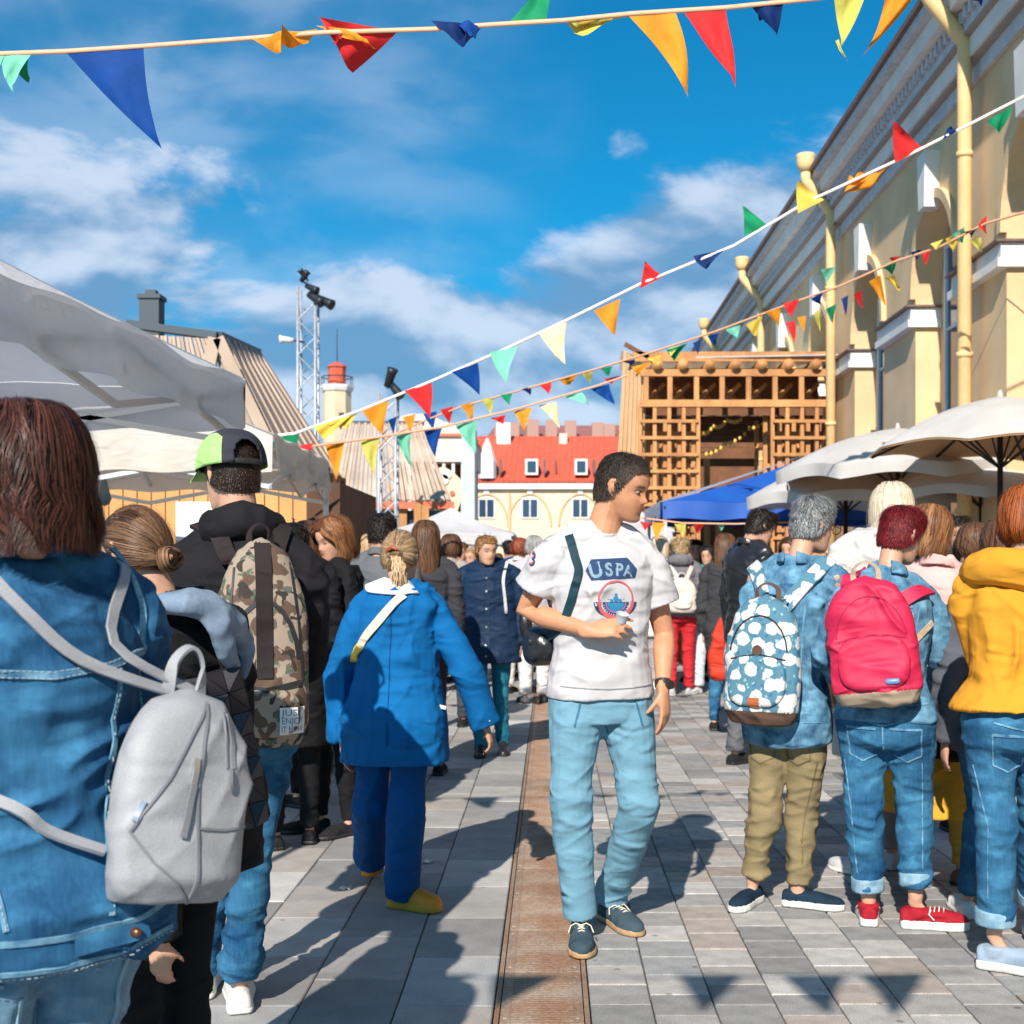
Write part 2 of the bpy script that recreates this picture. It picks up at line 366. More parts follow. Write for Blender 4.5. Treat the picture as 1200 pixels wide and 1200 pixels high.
me2 = me1.copy(); me2.materials.clear(); me2.materials.append(M_RUST)
for k in range(60):
    o = link('grating_cover', me1 if (k < 9 and k % 3) or random.random() < 0.3 else me2, drain); o.location = (0, 2.6 + k * 0.5, 0)

# litter
M_WHITE = mat('white_paper', (0.75, 0.75, 0.73), 0.7)
for i, (px, py, l) in enumerate([(500, 1020, 'white scrap of paper lying in the shadow beside the yellow clog'), (404, 1052, 'small white scrap on the dark slabs left of the yellow clogs'), (400, 882, 'tiny pink scrap on the slabs below the blue sleeve')]):
    d = 2100 / (py - 666); p = W(px, py, d); b = MB()
    b.quad_grid(lambda u, v: Vector((p.x + (u - .5) * .045 + v * .01, d + (v - .5) * .05, 0.037 + 0.012 * math.sin(u * 5 + i) ** 2)), 4, 3)
    tag(b.build('paper_scrap', M_WHITE if i < 2 else mat('pink_paper', (0.8, 0.3, 0.3), 0.7), smooth=True, solid=0.001), l, 'litter')
# concrete block behind the camouflage backpack
b = MB(); b.box(-1.84, 8.35, 0.034, -1.48, 8.95, 0.23)
tag(b.build('concrete_block', mat('raw_concrete', (0.20, 0.195, 0.19), 0.9, (0.26, 0.25, 0.24), 8, 0.5, 60), bevel=0.02), 'low grey concrete block on the slabs beside the camouflage backpack', 'block')

# ================================================================ MARKET HALL on the right
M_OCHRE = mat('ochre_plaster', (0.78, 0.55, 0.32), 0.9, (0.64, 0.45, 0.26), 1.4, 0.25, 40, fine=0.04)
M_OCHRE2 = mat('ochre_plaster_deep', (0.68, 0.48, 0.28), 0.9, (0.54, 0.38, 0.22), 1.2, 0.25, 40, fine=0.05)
M_TRIM = mat('white_trim', (0.80, 0.77, 0.74), 0.85, (0.70, 0.67, 0.64), 4, 0.2, 50)
M_SOFF = mat('grey_soffit', (0.58, 0.59, 0.62), 0.85, (0.46, 0.47, 0.51), 9, 0.6, 40)
M_BROWN = mat('brown_sheet', (0.19, 0.11, 0.085), 0.6, (0.13, 0.08, 0.07), 8)
M_LINE = mat('faded_flashing', (0.34, 0.27, 0.24), 0.7)
M_PIPE = mat('cream_pipe', (0.84, 0.57, 0.28), 0.65, (0.74, 0.49, 0.23), 2, 0.15, 40, fine=0.06)
M_GLASS = mat('dark_glass', (0.03, 0.06, 0.11), 0.08, spec=0.8)
hall = empty('market_hall', (4.1, 0, 0)); tag(hall, 'long ochre market hall with arched niches, white trim and cream downpipes', 'building')
HX = 4.1; NICHE = 0.28
PIER0, PER, PW = 11.5, 2.87, 1.35          # near jamb of first pier, spacing, pier width
def hbox(name, x0, y0, z0, x1, y1, z1, m, bevel=0.0):
    b = MB(); b.box(x0 - 4.1, y0, z0, x1 - 4.1, y1, z1); return b.build(name, m, hall, bevel=bevel)
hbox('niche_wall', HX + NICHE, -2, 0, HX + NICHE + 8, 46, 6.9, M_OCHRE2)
hbox('plinth', HX - 0.05, -2, 0, HX + NICHE - 0.003, 46, 0.55, M_SOFF)
SPR, AR = 4.42, (PER - PW) / 2
for k in range(-4, 12):
    y0 = PIER0 + k * PER                    # pier y0..y0+PW then niche
    hbox('pier', HX, y0, 0.553, HX + NICHE - 0.002, y0 + PW, SPR, M_OCHRE)
    b = MB()
    b.box(-0.10, y0 - 0.06, 4.10, NICHE - 0.004, y0 + PW + 0.06, 4.18)
    b.box(-0.065, y0 - 0.035, 4.183, NICHE - 0.004, y0 + PW + 0.035, 4.32)
    b.build('impost', M_TRIM, hall)
    b = MB(); b.box(-0.12, y0 - 0.075, 4.323, NICHE - 0.004, y0 + PW + 0.075, 4.345); b.build('impost_flashing', M_BROWN, hall)
    # spandrel with the arch cut out
    n0, n1 = y0 + PW, y0 + PER; cy = (n0 + n1) / 2; b = MB(); TOP = 6.05; NS = 20
    prof = [(y0 + 0.0, SPR), (y0 + PW, SPR)] + [(cy - AR * math.cos(math.pi * i / NS), SPR + 0.95 * math.sin(math.pi * i / NS) * 0.95) for i in range(1, NS)] + [(n1, SPR)]
    for (ya, za), (yb, zb) in zip(prof[:-1], prof[1:]):
        vs = [(0, ya, za), (0, yb, zb), (0, yb, TOP), (0, ya, TOP), (NICHE - .002, ya, za), (NICHE - .002, yb, zb), (NICHE - .002, yb, TOP), (NICHE - .002, ya, TOP)]
        b.add(vs, [(0, 3, 2, 1), (0, 1, 5, 4)])
    b.build('spandrel', M_OCHRE, hall)
    b = MB()
    pr = [(cy - (AR + q) * math.cos(math.pi * i / NS), SPR + (0.90 + q) * math.sin(math.pi * i / NS)) for q in (0.0, 0.10) for i in range(NS + 1)]
    for i in range(NS):
        a0, a1 = pr[i], pr[i + 1]; c0, c1_ = pr[NS + 1 + i], pr[NS + 2 + i]
        vs = [(x, p[0], p[1]) for x in (-0.06, 0.004) for p in (a0, a1, c1_, c0)]
        b.add(vs, [(0, 3, 2, 1), (0, 1, 5, 4), (2, 3, 7, 6), (0, 4, 7, 3), (1, 2, 6, 5)])
    b.build('archivolt', M_OCHRE, hall)
    b = MB(); b.add([(x, cy + s * w, z) for x in (-0.16, 0.01) for (s, w, z) in ((-1, .10, 5.22), (1, .10, 5.22), (1, .15, 5.80), (-1, .15, 5.80))], [(0, 3, 2, 1), (4, 5, 6, 7), (0, 1, 5, 4), (2, 3, 7, 6), (0, 4, 7, 3), (1, 2, 6, 5)])
    b.build('keystone', M_TRIM, hall)
    # window in the niche
    wy0, wy1 = n0 + 0.28, n1 - 0.28
    w = MB(); w.box(NICHE - 0.05, wy0, 1.3, NICHE + 0.004, wy1, 1.36); w.box(NICHE - 0.05, wy0, 4.9, NICHE + .004, wy1, 4.96)
    w.box(NICHE - 0.05, wy0, 1.36, NICHE + .004, wy0 + .06, 4.9); w.box(NICHE - 0.05, wy1 - .06, 1.36, NICHE + .004, wy1, 4.9); w.box(NICHE - 0.035, (wy0 + wy1) / 2 - .02, 1.36, NICHE + .004, (wy0 + wy1) / 2 + .02, 4.9)
    for z in (2.2, 3.1, 4.0): w.box(NICHE - 0.033, wy0 + .06, z, NICHE + .004, wy1 - .06, z + .035)
    wo = w.build('window', M_TRIM, hall)
    p = MB(); p.box(NICHE - 0.02, wy0 + .03, 1.33, NICHE - 0.008, wy1 - .03, 4.93); p.build('pane', M_GLASS, wo)
# cornice in stepped courses, then the roof edge
for nm, x0, z0, z1, m in (('frieze', -0.05, 6.053, 6.20, M_SOFF), ('cornice_line', -0.11, 6.203, 6.235, M_LINE), ('cornice', -0.14, 6.238, 6.42, M_TRIM),
                          ('cornice_line', -0.20, 6.423, 6.45, M_LINE), ('dentil_course', -0.20, 6.453, 6.66, M_SOFF), ('cornice', -0.33, 6.663, 6.85, M_TRIM), ('soffit_course', -0.42, 6.853, 6.95, M_SOFF), ('gutter', -0.47, 6.953, 7.02, M_BROWN)):
    b = MB(); b.box(x0, -2, z0, NICHE + 1.0, 46, z1); b.build(nm, m, hall)
b = MB(); y = -1.9
while y < 46: b.box(-0.245, y, 6.54, -0.203, y + 0.07, 6.64); y += 0.15
o = b.build('dentil', M_SOFF, hall); o['kind'] = 'stuff'
b = MB(); b.add([(-0.45, -2, 7.023), (-0.45, 46, 7.023), (6, 46, 9.5), (6, -2, 9.5)], [(0, 3, 2, 1)]); b.build('roof', M_BROWN, hall)
for y in (6.35, 12.15, 17.95, 23.9, 29.8, 35.6):
    b = MB()
    xo, xw = -0.52, -0.17
    b.tube([(xo, y, 6.98), (xo, y, 6.86), (xo + .006, y, 6.83), (xo + .03, y, 6.79), (xw - .03, y, 6.44), (xw - .006, y, 6.40), (xw, y, 6.37), (xw, y, 6.2), (xw, y, 0.4)], [0.068, .068, .071, .073, .073, .071, .068, .068, .068], 14, cap='flat')
    p = b.build('drainpipe', M_PIPE, hall, smooth=True)
    h = MB(); h.tube([(xo, y, 6.95), (xo, y, 7.03), (xo, y, 7.09), (xo, y, 7.16), (xo, y, 7.2)], [0.072, 0.12, 0.128, 0.128, 0.132], 14, cap='flat'); h.build('hopper', M_PIPE, p, smooth=True)
    for z in (1.6, 3.4, 5.3): h = MB(); h.tube([(xw, y, z), (xw, y, z + .05)], [0.078] * 2, 14, cap='flat'); h.build('bracket', M_PIPE, p, smooth=True)

# ================================================================ WOODEN PAVILION
M_PINE = mat('pine_timber', (0.60, 0.29, 0.105), 0.75, (0.42, 0.19, 0.07), 5, 0.3, 50, stretch=(1, 1, 0.25), fine=0.1, objrand=0.12)
M_PINE_P = mat('pine_board_pale', (0.74, 0.44, 0.23), 0.75, (0.62, 0.35, 0.17), 4, 0.3, 40, stretch=(1, 1, 0.25), fine=0.08, objrand=0.1)
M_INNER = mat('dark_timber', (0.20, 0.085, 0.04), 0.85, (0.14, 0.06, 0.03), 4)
M_POLY = mat('clear_sheet', (0.42, 0.46, 0.50), 0.25, (0.52, 0.54, 0.55), 5, 0.2, 12, spec=0.7)
PD = 18.3
pav = empty('timber_pavilion', (W(862, 666, PD).x, PD, 0)); tag(pav, 'open pine pavilion with square lattice front and clear roof', 'pavilion')
def PL(px, py, dd=0.0):
    q = W(px, py, PD) ; return Vector((q.x - pav.location.x, dd, q.z))
def pbeam(name, a, b_, w, h, m=None, dd=0.0):
    b = MB(); b.beam(PL(*a, dd), PL(*b_, dd), w, h, (0, 1, 0)); return b.build(name, m or M_PINE, pav)
zb, zt = 0.03, PL(0, 421).z
# rows: rafters zone 415-437, boxes 440-470, lattice 475-...
for py in (437, 473): pbeam('rail', (750, py), (974, py), 0.10, 0.075 if py == 437 else 0.11)
pbeam('rail', (742, 418), (978, 418), 0.14, 0.05)
for px in (757, 785, 816, 846, 877, 908, 939, 972):
    pbeam('post', (px, 440), (px, 470), 0.07, 0.055)
    # round log ends above and deep boxes with diagonal boards behind
for px in (770, 800, 831, 861, 892, 923, 955):
    b = MB(); c = PL(px, 428); b.tube([c + Vector((0, -0.12, 0)), c + Vector((0, 1.2, 0))], [0.075] * 2, 10, cap='flat'); b.build('rafter', M_PINE, pav, smooth=True)
    b = MB(); c = PL(px, 456, 0.35); b.beam(c + Vector((-.14, 0, -.14)), c + Vector((.14, 0.12, .14)), 0.05, 0.06); b.beam(c + Vector((-.1, 0.1, .1)), c + Vector((.12, 0.3, -.1)), 0.05, 0.05); b.build('brace', M_PINE, pav)
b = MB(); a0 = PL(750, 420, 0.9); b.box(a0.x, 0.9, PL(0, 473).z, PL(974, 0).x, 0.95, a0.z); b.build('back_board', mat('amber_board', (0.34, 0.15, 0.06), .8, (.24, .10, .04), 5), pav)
for x0, x1, n in ((750, 818, 5), (905, 974, 5)):
    for i in range(n):
        px = x0 + (x1 - x0) * i / (n - 1); b = MB(); q = PL(px, 480); b.box(q.x - .026, -.04, 0.03, q.x + .026, .04, q.z + .06); b.build('post', M_PINE, pav)
    for i in range(13):
        py = 494 + i * 19.5; 
        if PL(0, py).z < 0.1: break
        b = MB(); z = PL(0, py).z; b.box(PL(x0, 0).x, -.075, z - .023, PL(x1, 0).x, -.041, z + .023); b.build('rail', M_PINE, pav)
    for i in range(6):
        py = 503 + i * 39; z = PL(0, py).z
        if z > .1: b = MB(); b.box(PL(x0, 0).x, .55, z - .03, PL(x1, 0).x, .60, z + .03); b.build('rail', M_PINE, pav)
    for dd in (.62, 1.4):
        for i in range(n):
            px = x0 + (x1 - x0) * i / (n - 1); q = PL(px, 480, dd); b = MB(); b.box(q.x - .03, dd - .03, 0.03, q.x + .03, dd + .03, q.z); b.build('post', M_PINE, pav)
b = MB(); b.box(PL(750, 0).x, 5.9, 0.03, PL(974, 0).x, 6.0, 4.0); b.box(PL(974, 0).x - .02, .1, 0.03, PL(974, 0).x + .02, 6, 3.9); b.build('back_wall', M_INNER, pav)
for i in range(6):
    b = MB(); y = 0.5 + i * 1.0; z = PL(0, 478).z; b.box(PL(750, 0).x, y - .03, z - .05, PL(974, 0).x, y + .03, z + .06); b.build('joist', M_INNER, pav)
for i in range(5):
    px = 828 + i * 17; q = PL(px, 600, 5.0); b = MB(); b.box(q.x - .05, 5.0, 0.03, q.x + .05, 5.1, 3.4 if i % 2 else 2.3); b.build('post', M_PINE, pav)
# left flank: pale boards, leaning in towards the top
nfl = 6
for i in range(nfl):
    t0, t1 = i / nfl, (i + 1) / nfl
    def edge(t, top):
        if top: return PL(733 + (757 - 733) * t, 404 + 22 * min(1, t * 1.1), 0.5 - 0.45 * t)
        return PL(711 + (750 - 711) * t, 640, 0.5 - 0.45 * t)
    e = [edge(t0 + 0.01, 0), edge(t1 - 0.01, 0), edge(t1 - 0.01, 1), edge(t0 + 0.01, 1)]
    e[0].z = 0.03; e[1].z = 0.03
    b = MB(); b.add(e + [p + Vector((0.02, 0.05, 0)) for p in e], [(0, 1, 2, 3), (7, 6, 5, 4), (0, 4, 5, 1), (1, 5, 6, 2), (2, 6, 7, 3), (3, 7, 4, 0)]); b.build('board', M_PINE_P, pav)
b = MB(); b.add([PL(731, 402, 0.6), PL(760, 420, 0.0), PL(980, 417, -.1), PL(975, 388, 3.4), PL(740, 390, 3.4)], [(0, 1, 2, 3, 4)]); b.build('clear_roof', M_POLY, pav, solid=0.02)
pbeam('ridge_edge', (732, 403), (760, 419), 0.06, 0.05, M_INNER)
# rope light garland in the doorway
M_BULB = mat('warm_bulb', (0.85, 0.55, 0.12), 0.4)
def garland(label, pts):
    o = empty('bulb_garland', W(*pts[0], PD + .5)); tag(o, label, 'garland'); base = o.location
    b = MB(); P = [W(*p, PD + .3 + .35 * i) - base for i, p in enumerate(pts)]; Q = []
    for a, c in zip(P[:-1], P[1:]):
        for k in range(5): t = k / 5; Q.append(a.lerp(c, t) + Vector((0, 0, -0.05 * math.sin(math.pi * t))))
    b.tube(Q, [0.006] * len(Q), 5); b.build('cord', M_DARK, o)
    for q in Q[1:]:
        b = MB(); b.ellipsoid(q + Vector((0, 0, -.03)), (.028, .028, .036), nu=8, nv=6); b.build('bulb', M_BULB, o, smooth=True)
garland('string of amber bulbs rising to the right inside the timber doorway', [(822, 530), (850, 518), (878, 500), (904, 484)])
garland('short string of amber bulbs at the upper left of the timber doorway', [(820, 505), (836, 497), (852, 490), (872, 486)])
# ================================================================ TENTS AND PARASOLS
M_CANVAS = mat('white_canvas', (0.80, 0.80, 0.83), 0.8, (0.74, 0.74, 0.77), 2.2, 0.5, 7, trans=0.42, wrinkle=.35)
M_CREAM = mat('cream_canvas', (0.74, 0.71, 0.67), 0.8, (0.66, 0.62, 0.56), 2, 0.4, 8, trans=0.3, wrinkle=.35)
M_BLUEC = mat('blue_canvas', (0.006, 0.075, 0.40), 0.6, (0.008, 0.10, 0.46), 2.5, 0.3, 8, trans=0.08)
M_PARA = mat('parasol_cloth', (0.72, 0.71, 0.71), 0.85, (0.64, 0.62, 0.60), 3, 0.2, 20, trans=0.30)
M_PARAU = mat('parasol_backlit_tan', (0.66, 0.42, 0.23), 0.85, (0.56, 0.34, 0.18), 3, trans=.45)  # beige underside cloth, with the brown of backlighting mixed into its colour
M_POLE = mat('white_pole', (0.62, 0.63, 0.64), 0.4, metal=0.2)
M_BLACK = mat('black_metal', (0.015, 0.017, 0.022), 0.45)
def gazebo(label, x0, x1, y0, y1, zv, zt, zp, m, pole=M_POLE, scal=0.05, group=None, skewf=0.0, legs=True, truss=True, peak=None, flat=False):
    """pop-up tent; zv valance bottom, zt valance top, zp peak. skewf shifts the x of the far edge"""
    root = empty('market_tent', ((x0 + x1) / 2, (y0 + y1) / 2, 0)); tag(root, label, 'tent', group); ox, oy = root.location.x, root.location.y
    def C(u, v): # corner coordinates u, v in 0..1
        return Vector((x0 + (x1 - x0) * u + skewf * v - ox, y0 + (y1 - y0) * v - oy, 0))
    pk = C(0.5, 0.5) if peak is None else Vector((peak[0] - ox, peak[1] - oy, 0)); pk.z = zp
    cs = [C(0, 0), C(1, 0), C(1, 1), C(0, 1)]; mid = []
    b = MB(); NU = 16; NR = 8
    for s in range(4):
        a, c = cs[s], cs[(s + 1) % 4]
        def P(i, j, a=a, c=c):
            e = a.lerp(c, i); z = zt - scal * abs(math.sin(i * 2 * math.pi)) * 0.9 + 0.012 * math.sin(i * 23)
            p = Vector((e.x, e.y, z)).lerp(pk, j); p.z -= 0.10 * math.sin(math.pi * j) * (1 - 0.6 * abs(2 * i - 1))
            return p
        b.quad_grid(P, NU, NR)
    b.build('roof', m, root, smooth=True)
    for s in range(4):
        a, c = cs[s], cs[(s + 1) % 4]; b = MB(); nrm = (c - a).cross(Vector((0, 0, 1))).normalized()
        def P(i, j, a=a, c=c):
            e = a.lerp(c, i); z0 = zt - scal * abs(math.sin(i * 2 * math.pi)) * 0.9 + 0.012 * math.sin(i * 23)
            z = z0 + (zv - z0) * j if not flat else z0 + (zv - z0) * j
            z += j * 0.012 * math.sin(i * 31 + s)
            return Vector((e.x, e.y, z)) + nrm * (0.004 + j * (0.015 + 0.018 * math.sin(i * 27 + s * 2) + 0.012 * math.sin(i * 61)))
        b.quad_grid(P, 48, 5); b.build('valance', m, root, smooth=True)
    if legs:
        for k, q in enumerate(cs):
            if legs == 'back' and k in (0, 1): continue
            q2 = q * 0.985; b = MB(); b.box(q2.x - .02, q2.y - .02, 0.03, q2.x + .02, q2.y + .02, zt - .03); l = b.build('leg', pole, root)
            h = MB(); h.tube([q2 + Vector((0, 0, zt - .12)), q2 + Vector((0, 0, zt - .05))], [0.034] * 2, 10, cap='flat'); h.build('knob', M_BLACK, l)
    if truss:
        for s in range(4):
            a, c = cs[s] * 0.985, cs[(s + 1) % 4] * 0.985; b = MB()
            m1 = a.lerp(c, .5)
            for (p, q) in ((a, m1), (m1, c)):
                b.beam(p + Vector((0, 0, zt - .08)), q + Vector((0, 0, zt - .34)), .02, .03); b.beam(p + Vector((0, 0, zt - .34)), q + Vector((0, 0, zt - .08)), .02, .03)
            b.build('scissor_truss', pole, root)
        b = MB()
        for s in range(2):
            a = (cs[s] + cs[s + 1]) / 2; c = (cs[s + 2] + cs[(s + 3) % 4]) / 2
            b.beam(a + Vector((0, 0, zt - .2)), Vector((pk.x, pk.y, zp - .25)), .02, .03); b.beam(Vector((pk.x, pk.y, zp - .25)), c + Vector((0, 0, zt - .2)), .02, .03)
        b.build('cross_truss', pole, root)
    return root
gazebo('near white pop-up tent at the left edge with scalloped grey valance', -5.0, -1.84, 3.55, 6.75, 2.13, 2.40, 3.35, M_CANVAS, skewf=0.23, scal=0.035, peak=(-3.5, 5.2))
gazebo('cream pop-up tent behind the man in the green cap', -4.7, -1.80, 8.3, 10.4, 2.03, 2.27, 3.0, M_CREAM, scal=0.0, legs='back')
gazebo('small white tent in the distance in front of the red roofed building', -2.55, -0.55, 19.0, 21.0, 1.75, 1.93, 2.35, M_CANVAS, scal=0.0, truss=False)
t = gazebo('blue market tent with a white end panel beside the timber pavilion', 1.28, 5.2, 14.6, 17.0, 1.96, 2.16, 2.80, M_BLUEC, scal=0.0, truss=False, legs=True)
ox, oy = t.location.x, t.location.y
b = MB(); b.quad_grid(lambda i, j: Vector((1.275 - ox, 14.6 - oy + 2.4 * i, 2.17)).lerp(Vector((3.24 - ox, 15.8 - oy, 2.825)), j * 0.93) - Vector((0.012 , 0, 0)) , 6, 8); b.build('end_panel', M_CANVAS, t, smooth=True)
b = MB(); b.quad_grid(lambda i, j: Vector((1.25 - ox, 14.6 - oy + 2.4 * i, 2.17 - .21 * j)), 10, 3); b.build('end_panel', M_CANVAS, t, smooth=True)
gazebo('white tent peeping out behind the man in the white T-shirt', 0.62, 1.7, 17.6, 19.4, 1.75, 1.95, 2.35, M_CANVAS, scal=0.0, truss=False)

def parasol(label, cx, cy, r, zr, za, n=8, rot=0.3, val=0.16, group='white parasols over the terrace', lean=(0, 0)):
    root = empty('parasol', (cx, cy, 0)); tag(root, label, 'parasol', group)
    M_ = Matrix.Rotation(lean[0], 4, 'Y') @ Matrix.Rotation(lean[1], 4, 'X')
    def rim(a): 
        k = (a % (2 * math.pi / n)) / (2 * math.pi / n); s = math.cos(math.pi / n) / math.cos((k - .5) * 2 * math.pi / n)
        return s * r - 0.05 * r * math.sin(math.pi * k), zr + 0.045 * math.sin(math.pi * k)
    def P(i, j, dz=0.0):
        a = i * 2 * math.pi; rr, z = rim(a); j2 = 1 - j
        return M_ @ Vector((math.cos(a + rot) * rr * j2, math.sin(a + rot) * rr * j2, 0)) + Vector((0, 0, 0)) + (M_ @ Vector((0, 0, za + (z - za) * j2 + 0.10 * r * math.sin(math.pi * j2) * 0.6 + dz - za))) + Vector((0, 0, za))
    b = MB(); b.quad_grid(lambda i, j: P(i, j), n * 6, 10); b.build('canopy', M_PARA, root, smooth=True)
    b = MB(); b.quad_grid(lambda i, j: P(i, j, -0.015), n * 6, 10); b.build('inner_layer', M_PARAU, root, smooth=True)  # added sheet below the canopy; its colour carries the backlit brown
    if val:
        b = MB(); b.quad_grid(lambda i, j: P(i, 0) + Vector((math.cos(i * 6.283 + rot) * .01, math.sin(i * 6.283 + rot) * .01, -val * j * (1 - 0.12 * abs(math.sin(i * n * math.pi))))) + Vector((0.012 * math.sin(i * 90) * j, 0.012 * math.cos(i * 77) * j, 0)), n * 12, 3); b.build('valance', M_PARA, root, smooth=True)
    b = MB(); b.tube([(0, 0, 0.03), (0, 0, za - .03)], [0.024] * 2, 10, cap='flat'); b.build('pole', M_BLACK, root, smooth=True)
    for k in range(n):
        a = k * 2 * math.pi / n; b = MB(); b.beam(P(a / (2 * math.pi), .98, -.03), P(a / (2 * math.pi), .02, -.03), .015, .02); b.beam(Vector((0, 0, zr - .15)), P(a / (2 * math.pi), .5, -.03), .012, .016); b.build('rib', M_BLACK, root)
    b = MB(); b.tube([(0, 0, za - .01), (0, 0, za + .03)], [0.03, 0.02], 8); b.build('finial', M_PARA, root, smooth=True)
    b = MB(); b.tube([(0, 0, .034), (0, 0, .09)], [0.28, 0.25], 20, cap='flat'); b.build('base', M_BLACK, root)
def Q(px, d): return (px - VX) / FPX * d
parasol('large pale parasol on the right, above the red haired woman', Q(1172, 10.4), 10.4, 1.08, 2.36, 2.80, rot=0.25, val=0.0)
parasol('low parasol with tan underside under the large pale parasol on the right', Q(1150, 12.2), 12.2, 0.98, 2.12, 2.62, rot=0.5, val=0.10)
parasol('middle pale parasol with drooping edge between the two others', Q(1052, 12.4), 12.4, 1.2, 2.33, 2.76, rot=0.1, val=0.13)
parasol('farthest pale parasol in front of the blue tent', Q(991, 13.6), 13.6, 1.10, 2.14, 2.56, rot=0.2, val=0.13)

# ================================================================ LEFT HUTS
M_SHEET = mat('pale_corrugated', (0.56, 0.43, 0.34), 0.7, (0.45, 0.33, 0.25), 3, 0.2, 30, stretch=(1, 1, .3), objrand=0.13)
M_RED = mat('orange_fascia', (0.72, 0.16, 0.07), 0.6, (0.6, 0.12, 0.06), 5)
M_DPLANK = mat('dark_plank', (0.12, 0.055, 0.03), 0.8, (0.08, 0.036, 0.02), 6, 0.3, 40, stretch=(1, 1, .2), objrand=0.2)
M_SLATE = mat('slate_edge', (0.05, 0.07, 0.09), 0.6)
def hut_surface(root, name, A, B, C, D, n, m, th=0.03, gap=0.15, stuff=False):
    """boards from edge AB (bottom) up to DC (top)"""
    A, B, C, D = map(Vector, (A, B, C, D)); o_ = root.location
    nr = (B - A).cross(D - A).normalized()
    for i in range(n):
        t0, t1 = (i + gap / 2) / n, (i + 1 - gap / 2) / n
        e = [A.lerp(B, t0), A.lerp(B, t1), D.lerp(C, t1), D.lerp(C, t0)]; lift = nr * (0.02 if i % 2 else 0.0)
        b = MB(); v = [p - o_ + lift for p in e] + [p - o_ + lift + nr * th for p in e]
        b.add(v, [(0, 3, 2, 1), (4, 5, 6, 7), (0, 1, 5, 4), (1, 2, 6, 5), (2, 3, 7, 6), (3, 0, 4, 7)]); b.build(name, m, root)
hutA = empty('timber_hut', W(290, 666, 15)); hutA.location.z = 0; tag(hutA, 'timber hut with steep striped board roof and black chimney left of the tall mast', 'hut')
r1, r2, r3 = W(150, 380, 14), W(255, 394, 14), W(302, 414, 17.5)
e1, e2 = W(330, 548, 14), W(392, 552, 17.5)
hut_surface(hutA, 'roof_board', W(338, 566, 14), W(397, 560, 17.5), r3, r2, 14, M_SHEET)
hut_surface(hutA, 'gable_board', W(120, 575, 13.95), W(332, 575, 13.95), W(254, 398, 13.95), W(160, 392, 13.95), 20, M_SHEET, gap=0.25)
b = MB(); b.beam(r1 - hutA.location, r2 - hutA.location, .14, .08); b.beam(r2 - hutA.location, r3 - hutA.location, .10, .10); b.build('ridge_cap', M_SLATE, hutA)
b = MB(); b.beam(W(256, 396, 13.85) - hutA.location, W(338, 566, 13.85) - hutA.location, .12, .05, (0, 1, 0)); b.beam(W(252, 396, 13.85) - hutA.location, W(240, 450, 13.85) - hutA.location, .14, .05, (0, 1, 0)); b.build('barge_board', M_SHEET, hutA)
b = MB(); b.add([W(p, q, 13.86) - hutA.location for p, q in ((256, 430), (300, 520), (250, 520))], [(0, 1, 2)]); b.build('pane', M_GLASS, hutA, solid=0.01)
c = W(178, 375, 14.4) - hutA.location; b = MB(); b.box(c.x - .11, c.y - .11, c.z - .3, c.x + .11, c.y + .11, c.z + .22); b.box(c.x - .13, c.y - .13, c.z + .222, c.x + .13, c.y + .13, c.z + .27); b.box(c.x - .06, c.y - .06, c.z + .272, c.x + .06, c.y + .06, c.z + .33); b.build('chimney', M_SLATE, hutA)
b = MB(); w0, w1 = W(120, 0, 14.3).x, W(338, 0, 14.3).x; b.box(w0 - hutA.location.x, -0.9, 0.03, w1 - hutA.location.x, 2.5, 2.2); b.build('wall', M_DPLANK, hutA)

kiosk = empty('timber_kiosk', (W(350, 0, 11.9).x, 11.9, 0)); tag(kiosk, 'dark plank kiosk wall behind the small red and green flags', 'kiosk')
hut_surface(kiosk, 'plank', (W(325, 0, 11.9).x, 11.9, .03), (W(383, 0, 11.9).x, 12.6, .03), (W(389, 0, 11.9).x, 12.6, 2.28), (W(334, 0, 11.9).x, 11.9, 2.45), 9, M_DPLANK, gap=0.06)
b = MB(); b.box(-.14, .02, .03, .38, 2.5, 2.2); b.build('frame', M_DPLANK, kiosk)

# stall back wall and white board under the cream tent
stall = empty('stall_back_wall', (W(190, 0, 11.3).x, 11.3, 0)); tag(stall, 'warm pine back wall of the stall under the cream tent', 'stall wall')
M_WARM = mat('warm_pine', (0.66, 0.36, 0.13), 0.7, (0.55, 0.29, 0.10), 4, 0.2, 40, stretch=(1, 1, .25), objrand=0.1)
x = W(95, 0, 11.3).x; xe = W(345, 0, 11.3).x; k = 0
while x < xe:
    b = MB(); b.box(x - stall.location.x, 0, .03, x + .115 - stall.location.x, .03, 2.3); b.build('plank', M_WARM, stall); x += .125
b = MB(); q = W(210, 588, 11.2); q2 = W(262, 640, 11.2); b.box(q.x - .03, 11.2, q2.z, q2.x, 11.22, q.z)
tag(b.build('white_board', mat('white_board', (0.75, 0.80, 0.85), 0.4)), 'white board on the pine wall left of the green cap', 'board')
b = MB(); q = W(62, 0, 8.9).x; b.box(q, 8.9, .03, W(330, 0, 8.9).x, 9.5, 1.0)
tag(b.build('stall_counter', M_WARM, bevel=.01), 'pine sales counter under the cream tent', 'counter')
